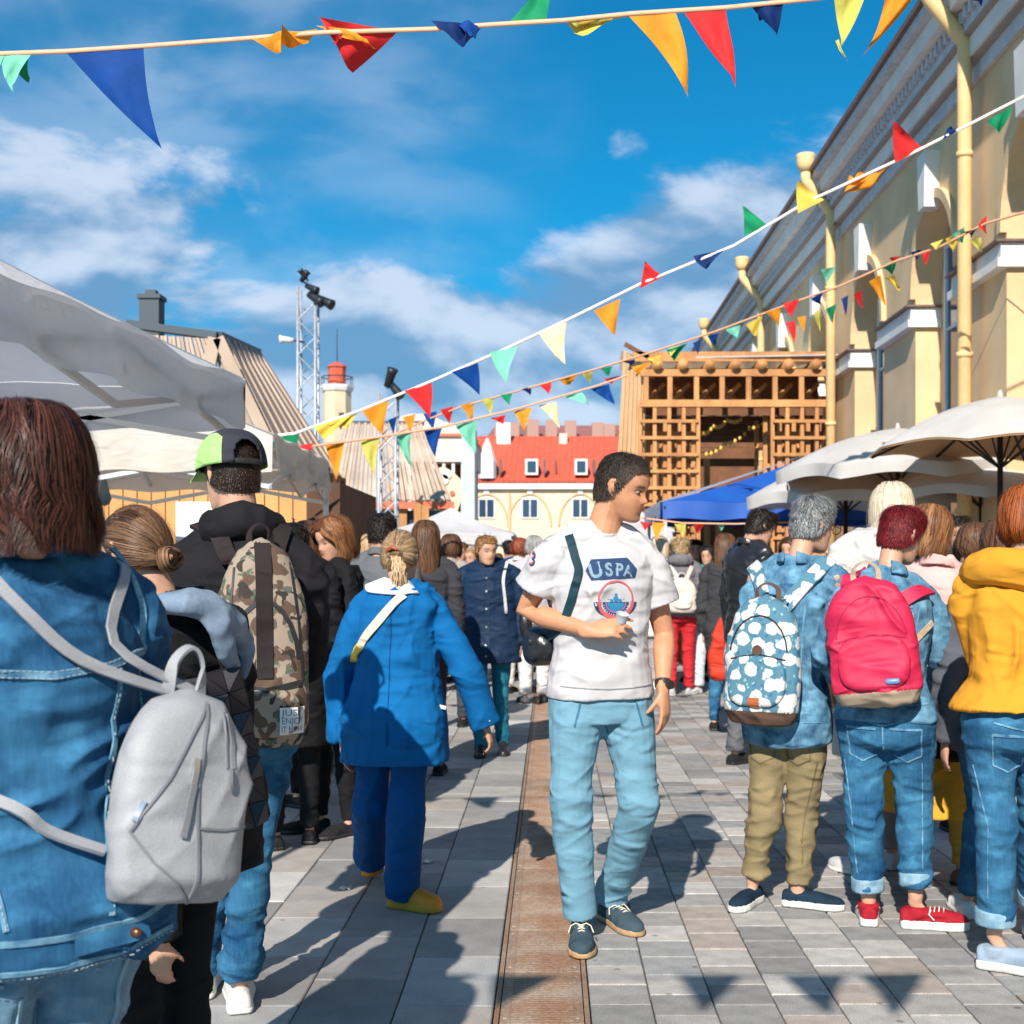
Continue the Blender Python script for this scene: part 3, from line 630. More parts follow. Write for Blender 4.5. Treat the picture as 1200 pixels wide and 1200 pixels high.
# clip lamp hanging under the cream tent
lampo = empty('clip_lamp', W(122, 572, 8.6)); tag(lampo, 'small grey clip lamp hanging under the cream tent beside the dark hair', 'lamp')
b = MB(); b.tube([(0, 0, .05), (0.0, 0, -.02), (0, 0, -.07)], [.02, .035, .05], 12); b.build('shade', mat('grey_metal', (.12, .17, .2), .4), lampo, smooth=True)
b = MB(); b.tube([(0, 0, .05), (-.05, 0, .12), (-.12, 0, .13)], [.006] * 3, 6); b.build('stem', M_BLACK, lampo)
b = MB(); b.ellipsoid((0, 0, -.08), (.03, .03, .03), nu=10, nv=6); b.build('bulb', M_WHITE, lampo, smooth=True)

hutB = empty('timber_hut', (W(460, 0, 22).x, 22, 0)); tag(hutB, 'timber hut with grey board roof and orange fascia in the middle distance', 'hut')
hut_surface(hutB, 'roof_board', W(378, 588, 22), W(528, 588, 22), W(494, 497, 24), W(402, 497, 24), 26, M_SHEET, gap=0.2)
lo = hutB.location
b = MB(); b.beam(W(376, 592, 21.9) - lo, W(532, 592, 21.9) - lo, .06, .12); b.build('fascia', M_RED, hutB)
b = MB(); b.beam(W(399, 496, 24) - lo, W(497, 496, 24) - lo, .1, .08); b.build('ridge_cap', M_SLATE, hutB)
for px in (380, 402, 424, 448, 472, 498, 520):
    b = MB(); q = W(px, 0, 22).x - lo.x; b.box(q - .07, -.02, .03, q + .07, .1, 2.45); b.build('post', M_PINE if px != 424 else M_RED, hutB)
for z in (1.55, 1.98): b = MB(); b.box(W(380, 0, 22).x - lo.x, -.01, z, W(520, 0, 22).x - lo.x, .08, z + .09); b.build('rail', M_PINE, hutB)
b = MB(); b.box(W(380, 0, 22).x - lo.x, .12, .03, W(520, 0, 22).x - lo.x, .16, 2.4); b.build('pane', M_GLASS, hutB)
pb = empty('plank_hut_corner', (W(508, 0, 19).x, 19, 0)); tag(pb, 'slim brown plank hoarding left of the small white tent', 'hoarding')
hut_surface(pb, 'plank', (W(487, 0, 19).x, 19, .03), (W(503, 0, 19).x, 19, .03), (W(503, 0, 19).x, 19, 2.3), (W(485, 0, 19).x, 19, 2.4), 4, M_PINE, gap=.06)

# ================================================================ FAR BUILDINGS
M_REDROOF = mat('red_metal_roof', (0.64, 0.115, 0.06), 0.75, (0.54, 0.09, 0.05), 4, 0.2, 20)
M_CREAMW = mat('cream_wall', (0.80, 0.64, 0.46), 0.9, (0.76, 0.60, 0.43), 2)
M_PINKW = mat('pinkish_wall', (0.70, 0.58, 0.52), 0.9, (0.64, 0.52, 0.47), 1)
def bx(root, name, px0, py0, px1, py1, d, depth, m, z0=None, z1=None, solid=0):
    a, c = W(px0, py0, d), W(px1, py1, d); b = MB(); lo = root.location
    b.box(a.x - lo.x, d - lo.y, c.z if z0 is None else z0, c.x - lo.x, d - lo.y + depth, a.z if z1 is None else z1); return b.build(name, m, root)
RB = 60
rb = empty('red_roofed_building', (W(660, 0, RB).x, RB, 0)); tag(rb, 'long cream building with a bright red metal roof at the end of the street', 'building')
bx(rb, 'wall', 545, 574, 800, 0, RB, 8, M_CREAMW, z0=0)
bx(rb, 'cornice', 543, 566, 802, 573, RB - .25, 8.5, M_TRIM)
lo = rb.location
b = MB(); A_, B_, C_, D_ = W(545, 565, RB - .3), W(802, 565, RB - .3), W(802, 512, RB + 5), W(552, 512, RB + 5)
b.add([p - lo for p in (A_, B_, C_, D_)], [(0, 1, 2, 3)]); rf = b.build('roof', M_REDROOF, rb, solid=0.08)
b = MB()
for k in range(40): t = k / 40; b.beam(A_.lerp(B_, t) - lo + Vector((0, -.03, .04)), D_.lerp(C_, t) - lo + Vector((0, -.03, .04)), .04, .05)
o = b.build('standing_seam', M_REDROOF, rb); o['kind'] = 'stuff'
for px in (571, 623, 681, 740):
    q = W(px, 546, RB - .1) - lo
    if px == 571:
        b = MB(); b.tube([q + Vector((0, 0, -.6)), q + Vector((0, 0, .2)), q + Vector((0, 0, .9)), q + Vector((0, 0, 1.3))], [.42, .42, .22, .04], 8, cap='flat'); b.build('turret', M_TRIM, rb)
    b = MB(); b.box(q.x - .3, q.y - .1, q.z - .42, q.x + .3, q.y + 1.2, q.z + .32); dm = b.build('dormer', M_TRIM, rb)
    b = MB(); b.box(q.x - .2, q.y - .14, q.z - .3, q.x + .2, q.y - .105, q.z + .22); b.build('pane', M_GLASS, dm)
    b = MB(); b.box(q.x + .55, q.y - .1, q.z - .35, q.x + .68, q.y + .3, q.z + .3); b.build('vent', M_BROWN, rb)
for px in (570, 621, 680, 738):
    cxx = W(px, 594, RB - .05) - lo
    b = MB(); b.box(cxx.x - .5, -.02, cxx.z - .62, cxx.x + .5, -.003, cxx.z + .5); 
    wn = MB(); wn.box(cxx.x - .42, -.06, cxx.z - .55, cxx.x + .42, -.02, cxx.z + .42); w_ = wn.build('window', M_TRIM, rb)
    wn = MB(); wn.box(cxx.x - .34, -.08, cxx.z - .47, cxx.x - .03, -.062, cxx.z + .34); wn.box(cxx.x + .03, -.08, cxx.z - .47, cxx.x + .34, -.062, cxx.z + .34); wn.build('pane', M_GLASS, w_)
    b = MB(); pts = [Vector((cxx.x - 1.0 * math.cos(a * math.pi / 14), -.03, cxx.z - .9 + 1.5 * math.sin(a * math.pi / 14))) for a in range(15)]
    b.tube(pts, [.05] * 15, 6); b.build('arch_moulding', M_OCHRE2, rb)
    b = MB(); b.box(cxx.x - .12, -.1, cxx.z + .6, cxx.x + .12, 0.0, cxx.z + .95); b.build('keystone', M_TRIM, rb)
b = MB(); q = W(597, 0, RB).x - lo.x; b.box(q - .06, -.1, 0, q + .06, -.003, 4.9); b.build('drainpipe', M_OCHRE2, rb)
b = MB(); q = W(652, 0, RB).x - lo.x; b.tube([(q, .4, 5.9), (q, 4.9, 7.8)], [.05] * 2, 6); b.build('roof_ladder', M_BROWN, rb)
for px, w, h, m in ((590, .7, 1.2, M_TRIM), (660, .4, .3, M_PINKW)):
    q = W(px, 512, RB + 4) - lo; b = MB(); b.box(q.x - w / 2, q.y, q.z - .5, q.x + w / 2, q.y + .8, q.z + h * .6); b.build('chimney', m, rb)
# hazy roofs farther off
fr = empty('distant_roofline', (W(640, 0, 110).x, 110, 0)); tag(fr, 'dull red roofline showing above the bright red roof', 'building')
lo = fr.location; b = MB(); b.add([p - lo for p in (W(566, 520, 110), W(760, 520, 110), W(755, 500, 116), W(580, 501, 116))], [(0, 1, 2, 3)]); b.build('roof', mat('dull_red_roof', (.33, .12, .10), .8, (.25, .12, .11), .4), fr, solid=.3)
for px in (588, 603, 625, 646, 668, 699, 712):
    q = W(px, 502, 113) - lo; b = MB(); b.box(q.x - .5, 0, q.z - 1, q.x + .5, 1.5, q.z + random.uniform(.0, .5)); b.build('chimney', mat('chimney_brick', (.42, .24, .20), .9), fr)
bx(fr, 'wall', 566, 519, 760, 0, 110.5, 5, M_PINKW, z0=0)
# pale building with open loggia left of the red roof
LB = 45
lb = empty('pale_loggia_building', (W(500, 0, LB).x, LB, 0)); tag(lb, 'pale pinkish building with rounded parapet and dark loggia left of the red roof', 'building'); lo = lb.location
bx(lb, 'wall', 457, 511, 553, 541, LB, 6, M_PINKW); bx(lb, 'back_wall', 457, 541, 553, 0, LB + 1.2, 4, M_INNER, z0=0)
bx(lb, 'band', 456, 508, 554, 511, LB - .12, 6.2, M_RED)
b = MB(); prof = [(462, 511), (463, 500), (470, 488), (480, 485), (500, 485), (512, 490), (520, 494), (535, 497), (551, 500), (552, 511)]
f = [W(p, q, LB) - lo for p, q in prof]; bk = [p + Vector((0, 5, 0)) for p in f]; n = len(f)
b.add(f + bk, [tuple(range(n - 1, -1, -1)), tuple(range(n, 2 * n))] + [(i, (i + 1) % n, n + (i + 1) % n, n + i) for i in range(n)]); b.build('parapet', M_PINKW, lb)
for px in (466, 480, 494, 508, 520, 531, 542, 550): bx(lb, 'column', px - 1.6, 541, px + 1.6, 0, LB + .1, .4, M_TRIM, z0=0)
bx(lb, 'stair_tower', 541, 500, 556, 0, LB - .4, 1.5, mat('blue_grey_panel', (.42, .50, .60), .6, (.55, .6, .66), 2), z0=0)
# painted hoarding of a fairground figure: plain coloured shapes
M_BOARD = mat('peach_board', (0.80, 0.62, 0.46), 0.7)
hb = empty('painted_hoarding', W(520, 575, 24)); tag(hb, 'pale painted hoarding with scalloped top above the small white tent', 'hoarding'); lo = hb.location
f = [W(p, q, 24) - lo for p, q in ((503, 612), (531, 612), (541, 585), (540, 562), (531, 553), (520, 547), (505, 550), (487, 553), (478, 560), (484, 575))]; n = len(f); bk = [p + Vector((0, .06, 0)) for p in f]
b = MB(); b.add(f + bk, [tuple(range(n)), tuple(range(2 * n - 1, n - 1, -1))] + [(i, n + i, n + (i + 1) % n, (i + 1) % n) for i in range(n)]); b.build('panel', M_BOARD, hb)
for (px, py, r, m) in ((507, 565, .10, M_WHITE), (520, 562, .10, M_WHITE), (498, 572, .09, M_WHITE), (505, 590, .12, mat('teal_paint', (.03, .35, .28), .6)), (516, 585, .10, mat('sky_paint', (.35, .6, .75), .6)), (530, 578, .05, M_RED), (528, 592, .05, M_RED), (500, 556, .09, M_WHITE), (512, 554, .09, M_WHITE), (524, 556, .09, M_WHITE)):
    c = W(px, py, 23.97) - lo; b = MB(); b.tube([c, c + Vector((0, .03, 0))], [r] * 2, 12, cap='flat'); b.build('painted_shape', m, hb)
# lighthouse like stair tower
TW = 90
tw = empty('watch_tower', (W(395, 0, TW).x, TW, 0)); tag(tw, 'cream octagonal tower with a red lantern and mast on the skyline', 'tower'); lo = tw.location
zt_ = W(0, 459, TW).z
b = MB(); b.tube([(0, 0, 0), (0, 0, zt_)], [1.0] * 2, 8, cap='flat'); b.build('shaft', mat('tower_cream', (.74, .56, .38), .9, (.66, .49, .33), 1), tw)
b = MB(); b.tube([(0, 0, zt_ + .003), (0, 0, zt_ + .25), (0, 0, zt_ + .4)], [1.1, 1.2, 1.2], 8, cap='flat'); b.build('gallery', M_TRIM, tw)
b = MB()
for k in range(8): a = k * math.pi / 4 + .39; b.beam((1.1 * math.cos(a), 1.1 * math.sin(a), zt_ + .4), (1.1 * math.cos(a), 1.1 * math.sin(a), zt_ + 1), .05, .05)
b.tube([(1.1 * math.cos(k * math.pi / 4), 1.1 * math.sin(k * math.pi / 4), zt_ + 1) for k in range(9)], [.04] * 9, 5); b.build('railing', M_BLACK, tw)
b = MB(); b.tube([(0, 0, zt_ + .4), (0, 0, zt_ + 1.7)], [.62] * 2, 8, cap='flat'); b.build('lantern', M_REDROOF, tw)
b = MB(); b.tube([(0, 0, zt_ + 1.703), (0, 0, zt_ + 1.8), (0, 0, zt_ + 2.1)], [.72, .7, .1], 8, cap='flat'); b.build('roof', M_REDROOF, tw)
b = MB(); b.tube([(0, 0, zt_ + 2), (0, 0, zt_ + 4.4)], [.04, .02], 5); b.build('mast', M_BLACK, tw)
b = MB(); b.box(.3, -1.03, zt_ - 2.6, .65, -.9, zt_ - 1.6); b.build('window', M_BLACK, tw)

# ---- truss masts with floodlights
M_TRUSS = mat('aluminium_truss', (0.50, 0.52, 0.56), 0.45, (0.38, 0.4, 0.45), 12, metal=0.35)
def mast(label, px, d, ztop, w, lights):
    root = empty('truss_mast', (W(px, 0, d).x, d, 0)); tag(root, label, 'mast', 'aluminium lighting masts')
    h = w / 2; cs = [(-h, -h), (h, -h), (h, h), (-h, h)]
    for (x, y) in cs: b = MB(); b.tube([(x, y, .03), (x, y, ztop)], [.025] * 2, 8, cap='flat'); b.build('chord', M_TRUSS, root, smooth=True)
    b = MB(); z = .1; s = 0
    while z < ztop - w:
        for k in range(4):
            a, c = cs[k], cs[(k + 1) % 4]
            if s % 2: a, c = c, a
            b.tube([(a[0], a[1], z), (c[0], c[1], z + w)], [.011] * 2, 5, cap='flat')
        z += w; s += 1
    b.build('lacing', M_TRUSS, root)
    for (dx, dz, l, ang, m) in lights:
        f = MB(); d_ = Vector((math.cos(ang), -.35, math.sin(ang))); c = Vector((dx, -h, ztop + dz))
        f.tube([c, c + d_ * l * .4, c + d_ * l * .8, c + d_ * l], [l * .2, l * .24, l * .27, l * .32], 12, cap='flat'); fl = f.build('floodlight', m, root, smooth=True)
        f = MB(); f.beam(c, Vector((dx * .3, 0, ztop + dz + .0)), .03, .03); f.build('bracket', M_BLACK, fl)
    return root
mast('tall lattice mast with black spotlights beside the timber hut', 361, 25, W(0, 338, 25).z, .34,
     [(0, .02, .26, -.5, M_BLACK), (.05, -.15, .34, -.6, M_BLACK), (-.1, .1, .22, .9, M_BLACK), (.22, -.22, .34, -.5, M_BLACK), (-.25, -1.05, .26, 3.1, M_WHITE), (.0, .15, .2, 2.2, M_BLACK)])
mast('shorter lattice mast with one black spotlight behind the blonde woman', 455, 20, W(0, 462, 20).z, .26,
     [(.0, .1, .28, 1.2, M_BLACK), (.06, .14, .26, -.9, M_BLACK)])

# ================================================================ BUNTING
FC = {'green': (0.01, 0.30, 0.13), 'mint': (0.22, 0.68, 0.48), 'blue': (0.004, 0.065, 0.31), 'navy': (0.006, 0.03, 0.15), 'red': (0.72, 0.028, 0.03), 'orange': (0.88, 0.32, 0.025),
      'yellow': (0.85, 0.60, 0.10), 'lime': (0.68, 0.62, 0.13), 'cream': (0.82, 0.74, 0.48)}
FM = {k: mat('flag_' + k, v, 0.7, tuple(c * 0.8 for c in v), 9, 0.2, 50, trans=0.13, spec=.2) for k, v in FC.items()}
M_CORD = mat('orange_tape', (0.80, 0.42, 0.25), 0.6); M_CORDW = mat('white_tape', (0.75, 0.68, 0.66), 0.6)
def flagmesh(root, a, c, t, color, wob=0.06, seed=0, fold=None):
    """a, c on the cord, t the tip, rippling cloth"""
    r_ = random.Random(seed); n = 9; V = []; F = []; idx = {}
    e1 = c - a; e2 = t - (a + c) / 2; nr = e1.cross(e2); nr = nr.normalized() if nr.length > 1e-7 else Vector((0, 1, 0)); size = max(e1.length, e2.length)
    ph, ph2, fr_ = r_.uniform(0, 6), r_.uniform(0, 6), r_.uniform(3.5, 6)
    bend = r_.uniform(-.06, .06) * size
    for j in range(n + 1):
        v = j / n
        for i in range(n - j + 1):
            u = i / max(1, (n - j)) if n - j else .5
            p = (a.lerp(c, u)).lerp(t, v)
            p = p + nr * (wob * size * (math.sin(fr_ * v + ph + 2.2 * u) * v + .5 * math.sin(7 * u + ph2 + 3 * v) * min(1, v * 3))) + Vector((bend * math.sin(math.pi * v), 0, 0))
            idx[(i, j)] = len(V); V.append(p)
    for j in range(n):
        for i in range(n - j):
            F.append((idx[i, j], idx[i + 1, j], idx[i, j + 1]))
            if i < n - j - 1: F.append((idx[i + 1, j], idx[i + 1, j + 1], idx[i, j + 1]))
    return mesh('flag', V, F, FM[color], root, True)
def bunting(label, cord, flags, d0, d1, group='strings of bunting across the street', cr=0.006, cm=None, x0=None, x1=None, extra=()):
    xs0, xs1 = cord[0][0], cord[-1][0]
    def dist(px): return d0 + (d1 - d0) * (px - xs0) / (xs1 - xs0)
    root = empty('bunting', W(cord[0][0], cord[0][1], d0)); tag(root, label, 'bunting', group); lo = root.location
    pts = []
    for (a, c) in zip(cord[:-1], cord[1:]):
        for k in range(4): t = k / 4; px, py = a[0] + (c[0] - a[0]) * t, a[1] + (c[1] - a[1]) * t; pts.append(W(px, py, dist(px)) - lo)
    pts.append(W(*cord[-1], dist(cord[-1][0])) - lo)
    for p in extra: pts.append(Vector(p) - lo)
    b = MB(); b.tube(pts, [(cr * 0.45, cr)] * len(pts), 6, ref=(0, 1, 0)); b.build('cord', cm or M_CORD, root, smooth=True)
    for i, (a, c, t, k, *w) in enumerate(flags):
        dd = dist((a[0] + c[0]) / 2); dt = dd + (random.Random(i + int(a[0])).uniform(-.05, .08) * (w[1] if len(w) > 1 else 1))
        flagmesh(root, W(*a, dd) - lo, W(*c, dist(c[0])) - lo, W(*t, dt) - lo, k, w[0] if w else .06, seed=i * 7 + int(a[0]))
    return root
S = lambda x0, y0, x1, y1, tx, ty, k, *w: ((x0, y0), (x1, y1), (tx, ty), k, *w)
l1 = bunting('nearest string of large flags across the top of the picture', [(-60, 70), (0, 63), (80, 60), (170, 54), (290, 45), (380, 38), (510, 34), (575, 29), (660, 24), (740, 16), (850, 9), (960, -2), (1040, -14)], [
    S(-55, 68, 6, 62, -30, 130, 'mint', .1), S(0, 64, 37, 63, 12, 104, 'mint', .14), S(4, 64, 34, 64, 34, 97, 'green', .12),
    S(78, 62, 168, 55, 187, 172, 'blue', .05), S(290, 46, 372, 34, 330, 46, 'orange', .2), S(370, 30, 410, 34, 440, 56, 'orange', .12), S(374, 20, 466, 37, 411, 87, 'red', .10), S(374, 20, 400, 36, 392, 52, 'red', .12),
    S(505, 24, 567, 29, 545, 50, 'navy', .2), S(512, 26, 560, 30, 553, 36, 'blue', .2), S(592, 30, 640, 25, 645, -30, 'green', .1), S(666, 25, 740, 19, 676, 38, 'yellow', .12), S(668, 25, 720, 21, 690, 35, 'lime', .12),
    S(737, 19, 791, 13, 806, 115, 'orange', .07), S(802, 15, 850, 10, 862, 102, 'red', .07), S(880, 7, 918, 3, 911, 42, 'navy', .16), S(886, 5, 916, 3, 890, 26, 'navy', .12)], 3.75, 3.75, cr=.0075)
bunting('string of flags hanging into the top right corner by the roof', [(900, -60), (975, -42), (1100, -36), (1180, -14), (1260, -6)], [
    S(974, -30, 1028, -38, 984, 56, 'lime', .12), S(979, 48, 983, 46, 994, 73, 'lime', .1), S(1042, -30, 1090, -34, 1012, 66, 'orange', .14), S(1128, -12, 1162, -14, 1150, 8, 'blue', .15)], 4.1, 4.1, cr=.008)
bunting('long middle string rising from the cream tent to the ochre hall', [(290, 514), (345, 508), (425, 480), (505, 447), (590, 410), (665, 375), (750, 333), (860, 288), (945, 237), (1060, 184), (1120, 154), (1200, 113), (1290, 62)], [
    S(322, 514, 351, 507, 348, 541, 'green'), S(352, 522, 368, 519, 338, 560, 'red', .1), S(304, 520, 324, 517, 310, 548, 'mint', .1), S(368, 500, 412, 486, 380, 516, 'yellow', .12), S(380, 498, 420, 484, 408, 500, 'yellow', .12),
    S(424, 482, 456, 468, 448, 510, 'orange'), S(474, 458, 506, 447, 504, 490, 'red'), S(529, 436, 560, 425, 562, 463, 'blue'), S(574, 413, 607, 405, 594, 450, 'mint'), S(631, 390, 664, 376, 663, 428, 'cream'),
    S(696, 364, 727, 350, 721, 394, 'orange'), S(750, 338, 776, 325, 756, 306, 'red', .1), S(752, 336, 777, 324, 768, 318, 'red', .1), S(812, 300, 850, 292, 827, 317, 'navy', .12), S(872, 277, 899, 264, 870, 240, 'green', .1),
    S(935, 250, 966, 234, 934, 212, 'yellow', .1), S(984, 228, 1022, 206, 1000, 212, 'orange', .2), S(990, 226, 1040, 196, 1014, 222, 'orange', .2), S(1049, 191, 1081, 173, 1046, 142, 'red', .1),
    S(1104, 164, 1126, 152, 1114, 148, 'navy', .2), S(1156, 142, 1187, 124, 1171, 158, 'green', .1)], 9.6, 9.0, cr=.012, cm=M_CORDW, extra=((4.095, 8.95, 5.18),))
bunting('lower string passing in front of the timber pavilion', [(430, 540), (455, 512), (500, 492), (540, 477), (600, 460), (650, 446), (700, 432), (760, 414), (840, 388), (920, 358), (985, 335), (1050, 306), (1100, 290), (1155, 262), (1230, 240)], [
    S(455, 492, 465, 488, 461, 510, 'blue'), S(472, 489, 487, 485, 481, 508, 'orange'), S(496, 485, 512, 482, 508, 505, 'blue'), S(516, 480, 531, 476, 527, 498, 'red'), S(540, 475, 555, 470, 552, 495, 'orange'), S(564, 468, 578, 465, 575, 487, 'lime'), S(586, 463, 600, 460, 598, 475, 'green', .1),
    S(611, 456, 622, 453, 622, 463, 'navy'), S(632, 452, 646, 448, 643, 462, 'red'), S(655, 445, 676, 440, 668, 452, 'orange', .12), S(682, 438, 695, 435, 692, 450, 'lime'), S(704, 432, 718, 429, 713, 441, 'green'), S(708, 444, 728, 440, 716, 450, 'red', .1), S(729, 424, 744, 421, 741, 428, 'navy', .1),
    S(740, 430, 765, 424, 745, 439, 'orange', .1), S(758, 420, 775, 416, 770, 428, 'yellow'), S(781, 410, 806, 402, 790, 423, 'green', .12), S(784, 408, 798, 404, 786, 418, 'lime'), S(812, 402, 822, 397, 818, 416, 'navy'), S(829, 394, 843, 390, 838, 405, 'blue', .12), S(850, 386, 868, 381, 864, 398, 'mint', .1),
    S(874, 380, 894, 370, 886, 396, 'yellow', .1), S(897, 366, 915, 360, 913, 382, 'orange'), S(918, 356, 938, 350, 928, 372, 'red', .1), S(920, 378, 932, 376, 930, 402, 'red', .12), S(934, 372, 944, 370, 942, 390, 'orange'), S(950, 350, 965, 342, 962, 358, 'blue', .12), S(954, 366, 962, 362, 962, 392, 'lime', .12), S(968, 362, 980, 356, 976, 380, 'green'),
    S(986, 350, 994, 346, 991, 372, 'navy'), S(1000, 345, 1010, 340, 1012, 362, 'red'), S(1018, 330, 1032, 322, 1038, 358, 'orange', .12), S(1034, 314, 1050, 308, 1046, 322, 'green', .15), S(1036, 326, 1048, 322, 1056, 340, 'yellow', .15), S(962, 316, 980, 312, 968, 332, 'mint', .1),
    S(1042, 302, 1056, 300, 1048, 308, 'red', .15), S(1066, 296, 1080, 292, 1074, 304, 'blue', .15), S(1080, 298, 1090, 294, 1084, 312, 'red', .15), S(1090, 286, 1106, 280, 1096, 292, 'lime', .15), S(1108, 280, 1126, 270, 1118, 296, 'yellow', .15), S(1114, 276, 1130, 266, 1128, 286, 'mint', .15), S(1128, 272, 1146, 268, 1138, 276, 'navy', .15), S(1146, 264, 1156, 252, 1157, 275, 'red', .15), S(1136, 282, 1150, 278, 1150, 296, 'lime', .15)], 16.0, 10.5, cr=.012)
bunting('second low string from the orange flag by the kiosk to the pavilion corner', [(330, 528), (380, 521), (440, 513), (520, 500), (610, 478), (700, 452), (735, 440)], [
    S(380, 519, 404, 516, 394, 563, 'orange'), S(422, 515, 446, 513, 440, 557, 'lime'), S(464, 509, 482, 507, 483, 548, 'mint', .12), S(497, 505, 518, 502, 510, 536, 'blue'), S(533, 498, 559, 493, 558, 531, 'mint'), S(575, 490, 593, 486, 590, 497, 'red', .12),
    S(602, 482, 624, 477, 614, 505, 'orange'), S(631, 475, 652, 471, 656, 502, 'cream'), S(660, 465, 682, 460, 690, 475, 'mint', .14), S(692, 456, 714, 450, 720, 474, 'blue', .12), S(318, 531, 330, 529, 322, 546, 'navy'), S(352, 528, 366, 525, 350, 556, 'red', .1)], 11.2, 12.6, cr=.011)
bunting('short string of flags under the edge of the blue tent', [(744, 606), (800, 613), (860, 614), (930, 612)], [
    S(750, 611, 762, 613, 756, 622, 'red'), S(764, 612, 780, 613, 770, 634, 'orange'), S(790, 614, 804, 614, 800, 630, 'lime'), S(812, 614, 826, 614, 818, 626, 'red'), S(838, 613, 850, 613, 845, 622, 'mint')], 14.3, 14.3, cr=.01)
# a like string just behind the camera, whose flags throw the row of pointed shadows on the near paving
ob = empty('bunting', (0, 0.45, 3.0)); tag(ob, 'string of flags overhead that throws pointed shadows on the near paving', 'bunting', 'strings of bunting across the street')
b = MB(); b.tube([(x_ * .5, 0.02 * x_, -.10 + 0.004 * x_ * x_) for x_ in range(-8, 9)], [.005] * 17, 5); b.build('cord', M_CORD, ob)
for i in range(8):
    if i in (2, 6): continue
    x_ = -1.35 + i * .30 + random.uniform(-.04, .04); flagmesh(ob, Vector((x_, 0, -.09)), Vector((x_ + .22, 0, -.09)), Vector((x_ + .12 + random.uniform(-.05, .05), random.uniform(-.05, .05), -.36)), random.choice(list(FM)), .05, i)
# ================================================================ PEOPLE: builder
def remesh(mb, voxel, smooth=2, fac=0.5, keep=False):
    me = bpy.data.meshes.new('tmp'); me.from_pydata(mb.v, [], mb.f); o = bpy.data.objects.new('tmp', me); col.objects.link(o)
    m = o.modifiers.new('r', 'REMESH'); m.mode = 'VOXEL'; m.voxel_size = voxel; m.use_smooth_shade = True
    if smooth:
        s = o.modifiers.new('s', 'SMOOTH'); s.factor = fac; s.iterations = smooth
    dg = bpy.context.evaluated_depsgraph_get(); ev = o.evaluated_get(dg); me2 = bpy.data.meshes.new_from_object(ev)
    bpy.data.objects.remove(o); bpy.data.meshes.remove(me); return me2
def mv(me):
    n = len(me.vertices); a = np.empty(n * 3); me.vertices.foreach_get('co', a); return a.reshape(-1, 3)
def mn(me):
    n = len(me.vertices); a = np.empty(n * 3); me.vertex_normals.foreach_get('vector', a); return a.reshape(-1, 3)
def setv(me, v): me.vertices.foreach_set('co', v.ravel()); me.update()
def tint(me, c):
    a = me.color_attributes.new('Tint', 'FLOAT_COLOR', 'POINT'); q = np.ones((len(me.vertices), 4), dtype=np.float32); q[:, :3] = c; a.data.foreach_set('color', q.ravel())
def ridged(p, st, seed, warp=0.6):
    q = p * np.array(st); w = vnoise(p * 6.0, seed + 5); q = q + (w * warp)[:, None]
    n = 1 - np.abs(vnoise(q, seed)) * 1.0
    n2 = 1 - np.abs(vnoise(q * 2.1 + 7, seed + 1))
    return (n ** 3) * 0.7 + (n2 ** 3) * 0.3
def crease(v, al, fa, fl, seed, pw=2.6):
    al = np.array(al, dtype=float); al /= np.linalg.norm(al); b = np.cross(al, (0, 1, 0.13)); b /= np.linalg.norm(b); c = np.cross(al, b)
    w = vnoise(v * 7 + seed, seed + 11) * .55 + vnoise(v * 3.1 + 2 * seed, seed + 12) * .9
    q = np.stack([v @ al * fl, v @ b * fa + w, v @ c * fa * .45 + w * .3], 1)
    m = np.clip(vnoise(v * 5.5 + 31, seed + 13) * 1.3 + .45, 0, 1)
    return ((1 - np.abs(vnoise(q, seed))) ** pw - .30) * m
def folds(me, amp, st, seed, zones=(), drape=0.0):
    """cloth creases: long folds lying aslant on sleeves and backs, across the limb at joints, hanging where loose; zones = [(centre, radius, extra)]"""
    amp = amp * 1.5; zones = [(c, r, e * 1.5) for c, r, e in zones]
    v = mv(me); n = mn(me); a = np.full(len(v), amp); z = np.zeros(len(v))
    for c, r, e in zones:
        g = np.exp(-(np.linalg.norm(v - np.array(c), axis=1) / r) ** 2); a = a + e * g; z = np.maximum(z, g)
    if st[2] > st[0] * 1.2:
        h = .8 * crease(v, (1, 0, .35), 20, 4.0, seed) + .8 * crease(v, (1, 0, -.45), 24, 4.5, seed + 1) + .35 * crease(v, (.1, 0, 1), 16, 2, seed + 2) * (1 - z)
    else:
        h = .75 * crease(v, (1, 0, 1.3), 14, 2.8, seed) + .75 * crease(v, (-1, 0, 1.2), 15, 3.0, seed + 1) + z * .8 * crease(v, (1, 0, .2), 22, 4, seed + 3)
    if drape: h = h * (1 - .4 * min(drape, 1)) + drape * .9 * crease(v, (.08, 0, 1), 17, 1.6, seed + 5, 2.0)
    h = h + 0.15 * vnoise(v * 6, seed + 3)
    setv(me, v + n * (a * h)[:, None])

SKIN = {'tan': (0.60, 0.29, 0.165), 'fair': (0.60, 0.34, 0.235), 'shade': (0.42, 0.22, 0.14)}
def skin_mat(k):
    nm = 'skin_' + k
    if nm in MATS: return MATS[nm]
    m = mat(nm, SKIN[k], 0.5, tuple(c * 0.9 for c in SKIN[k]), 30, 0.12, 300, tint=True, spec=0.35, fine=.10)
    b = m.node_tree.nodes['Principled BSDF']; b.inputs['Subsurface Weight'].default_value = 0.12; b.inputs['Subsurface Radius'].default_value = (0.012, 0.004, 0.002); b.inputs['Subsurface Scale'].default_value = 0.6
    return m
M_EYE = mat('eye_white', (0.26, 0.22, 0.20), 0.3); M_IRIS = mat('eye_iris', (0.02, 0.012, 0.008), 0.15)

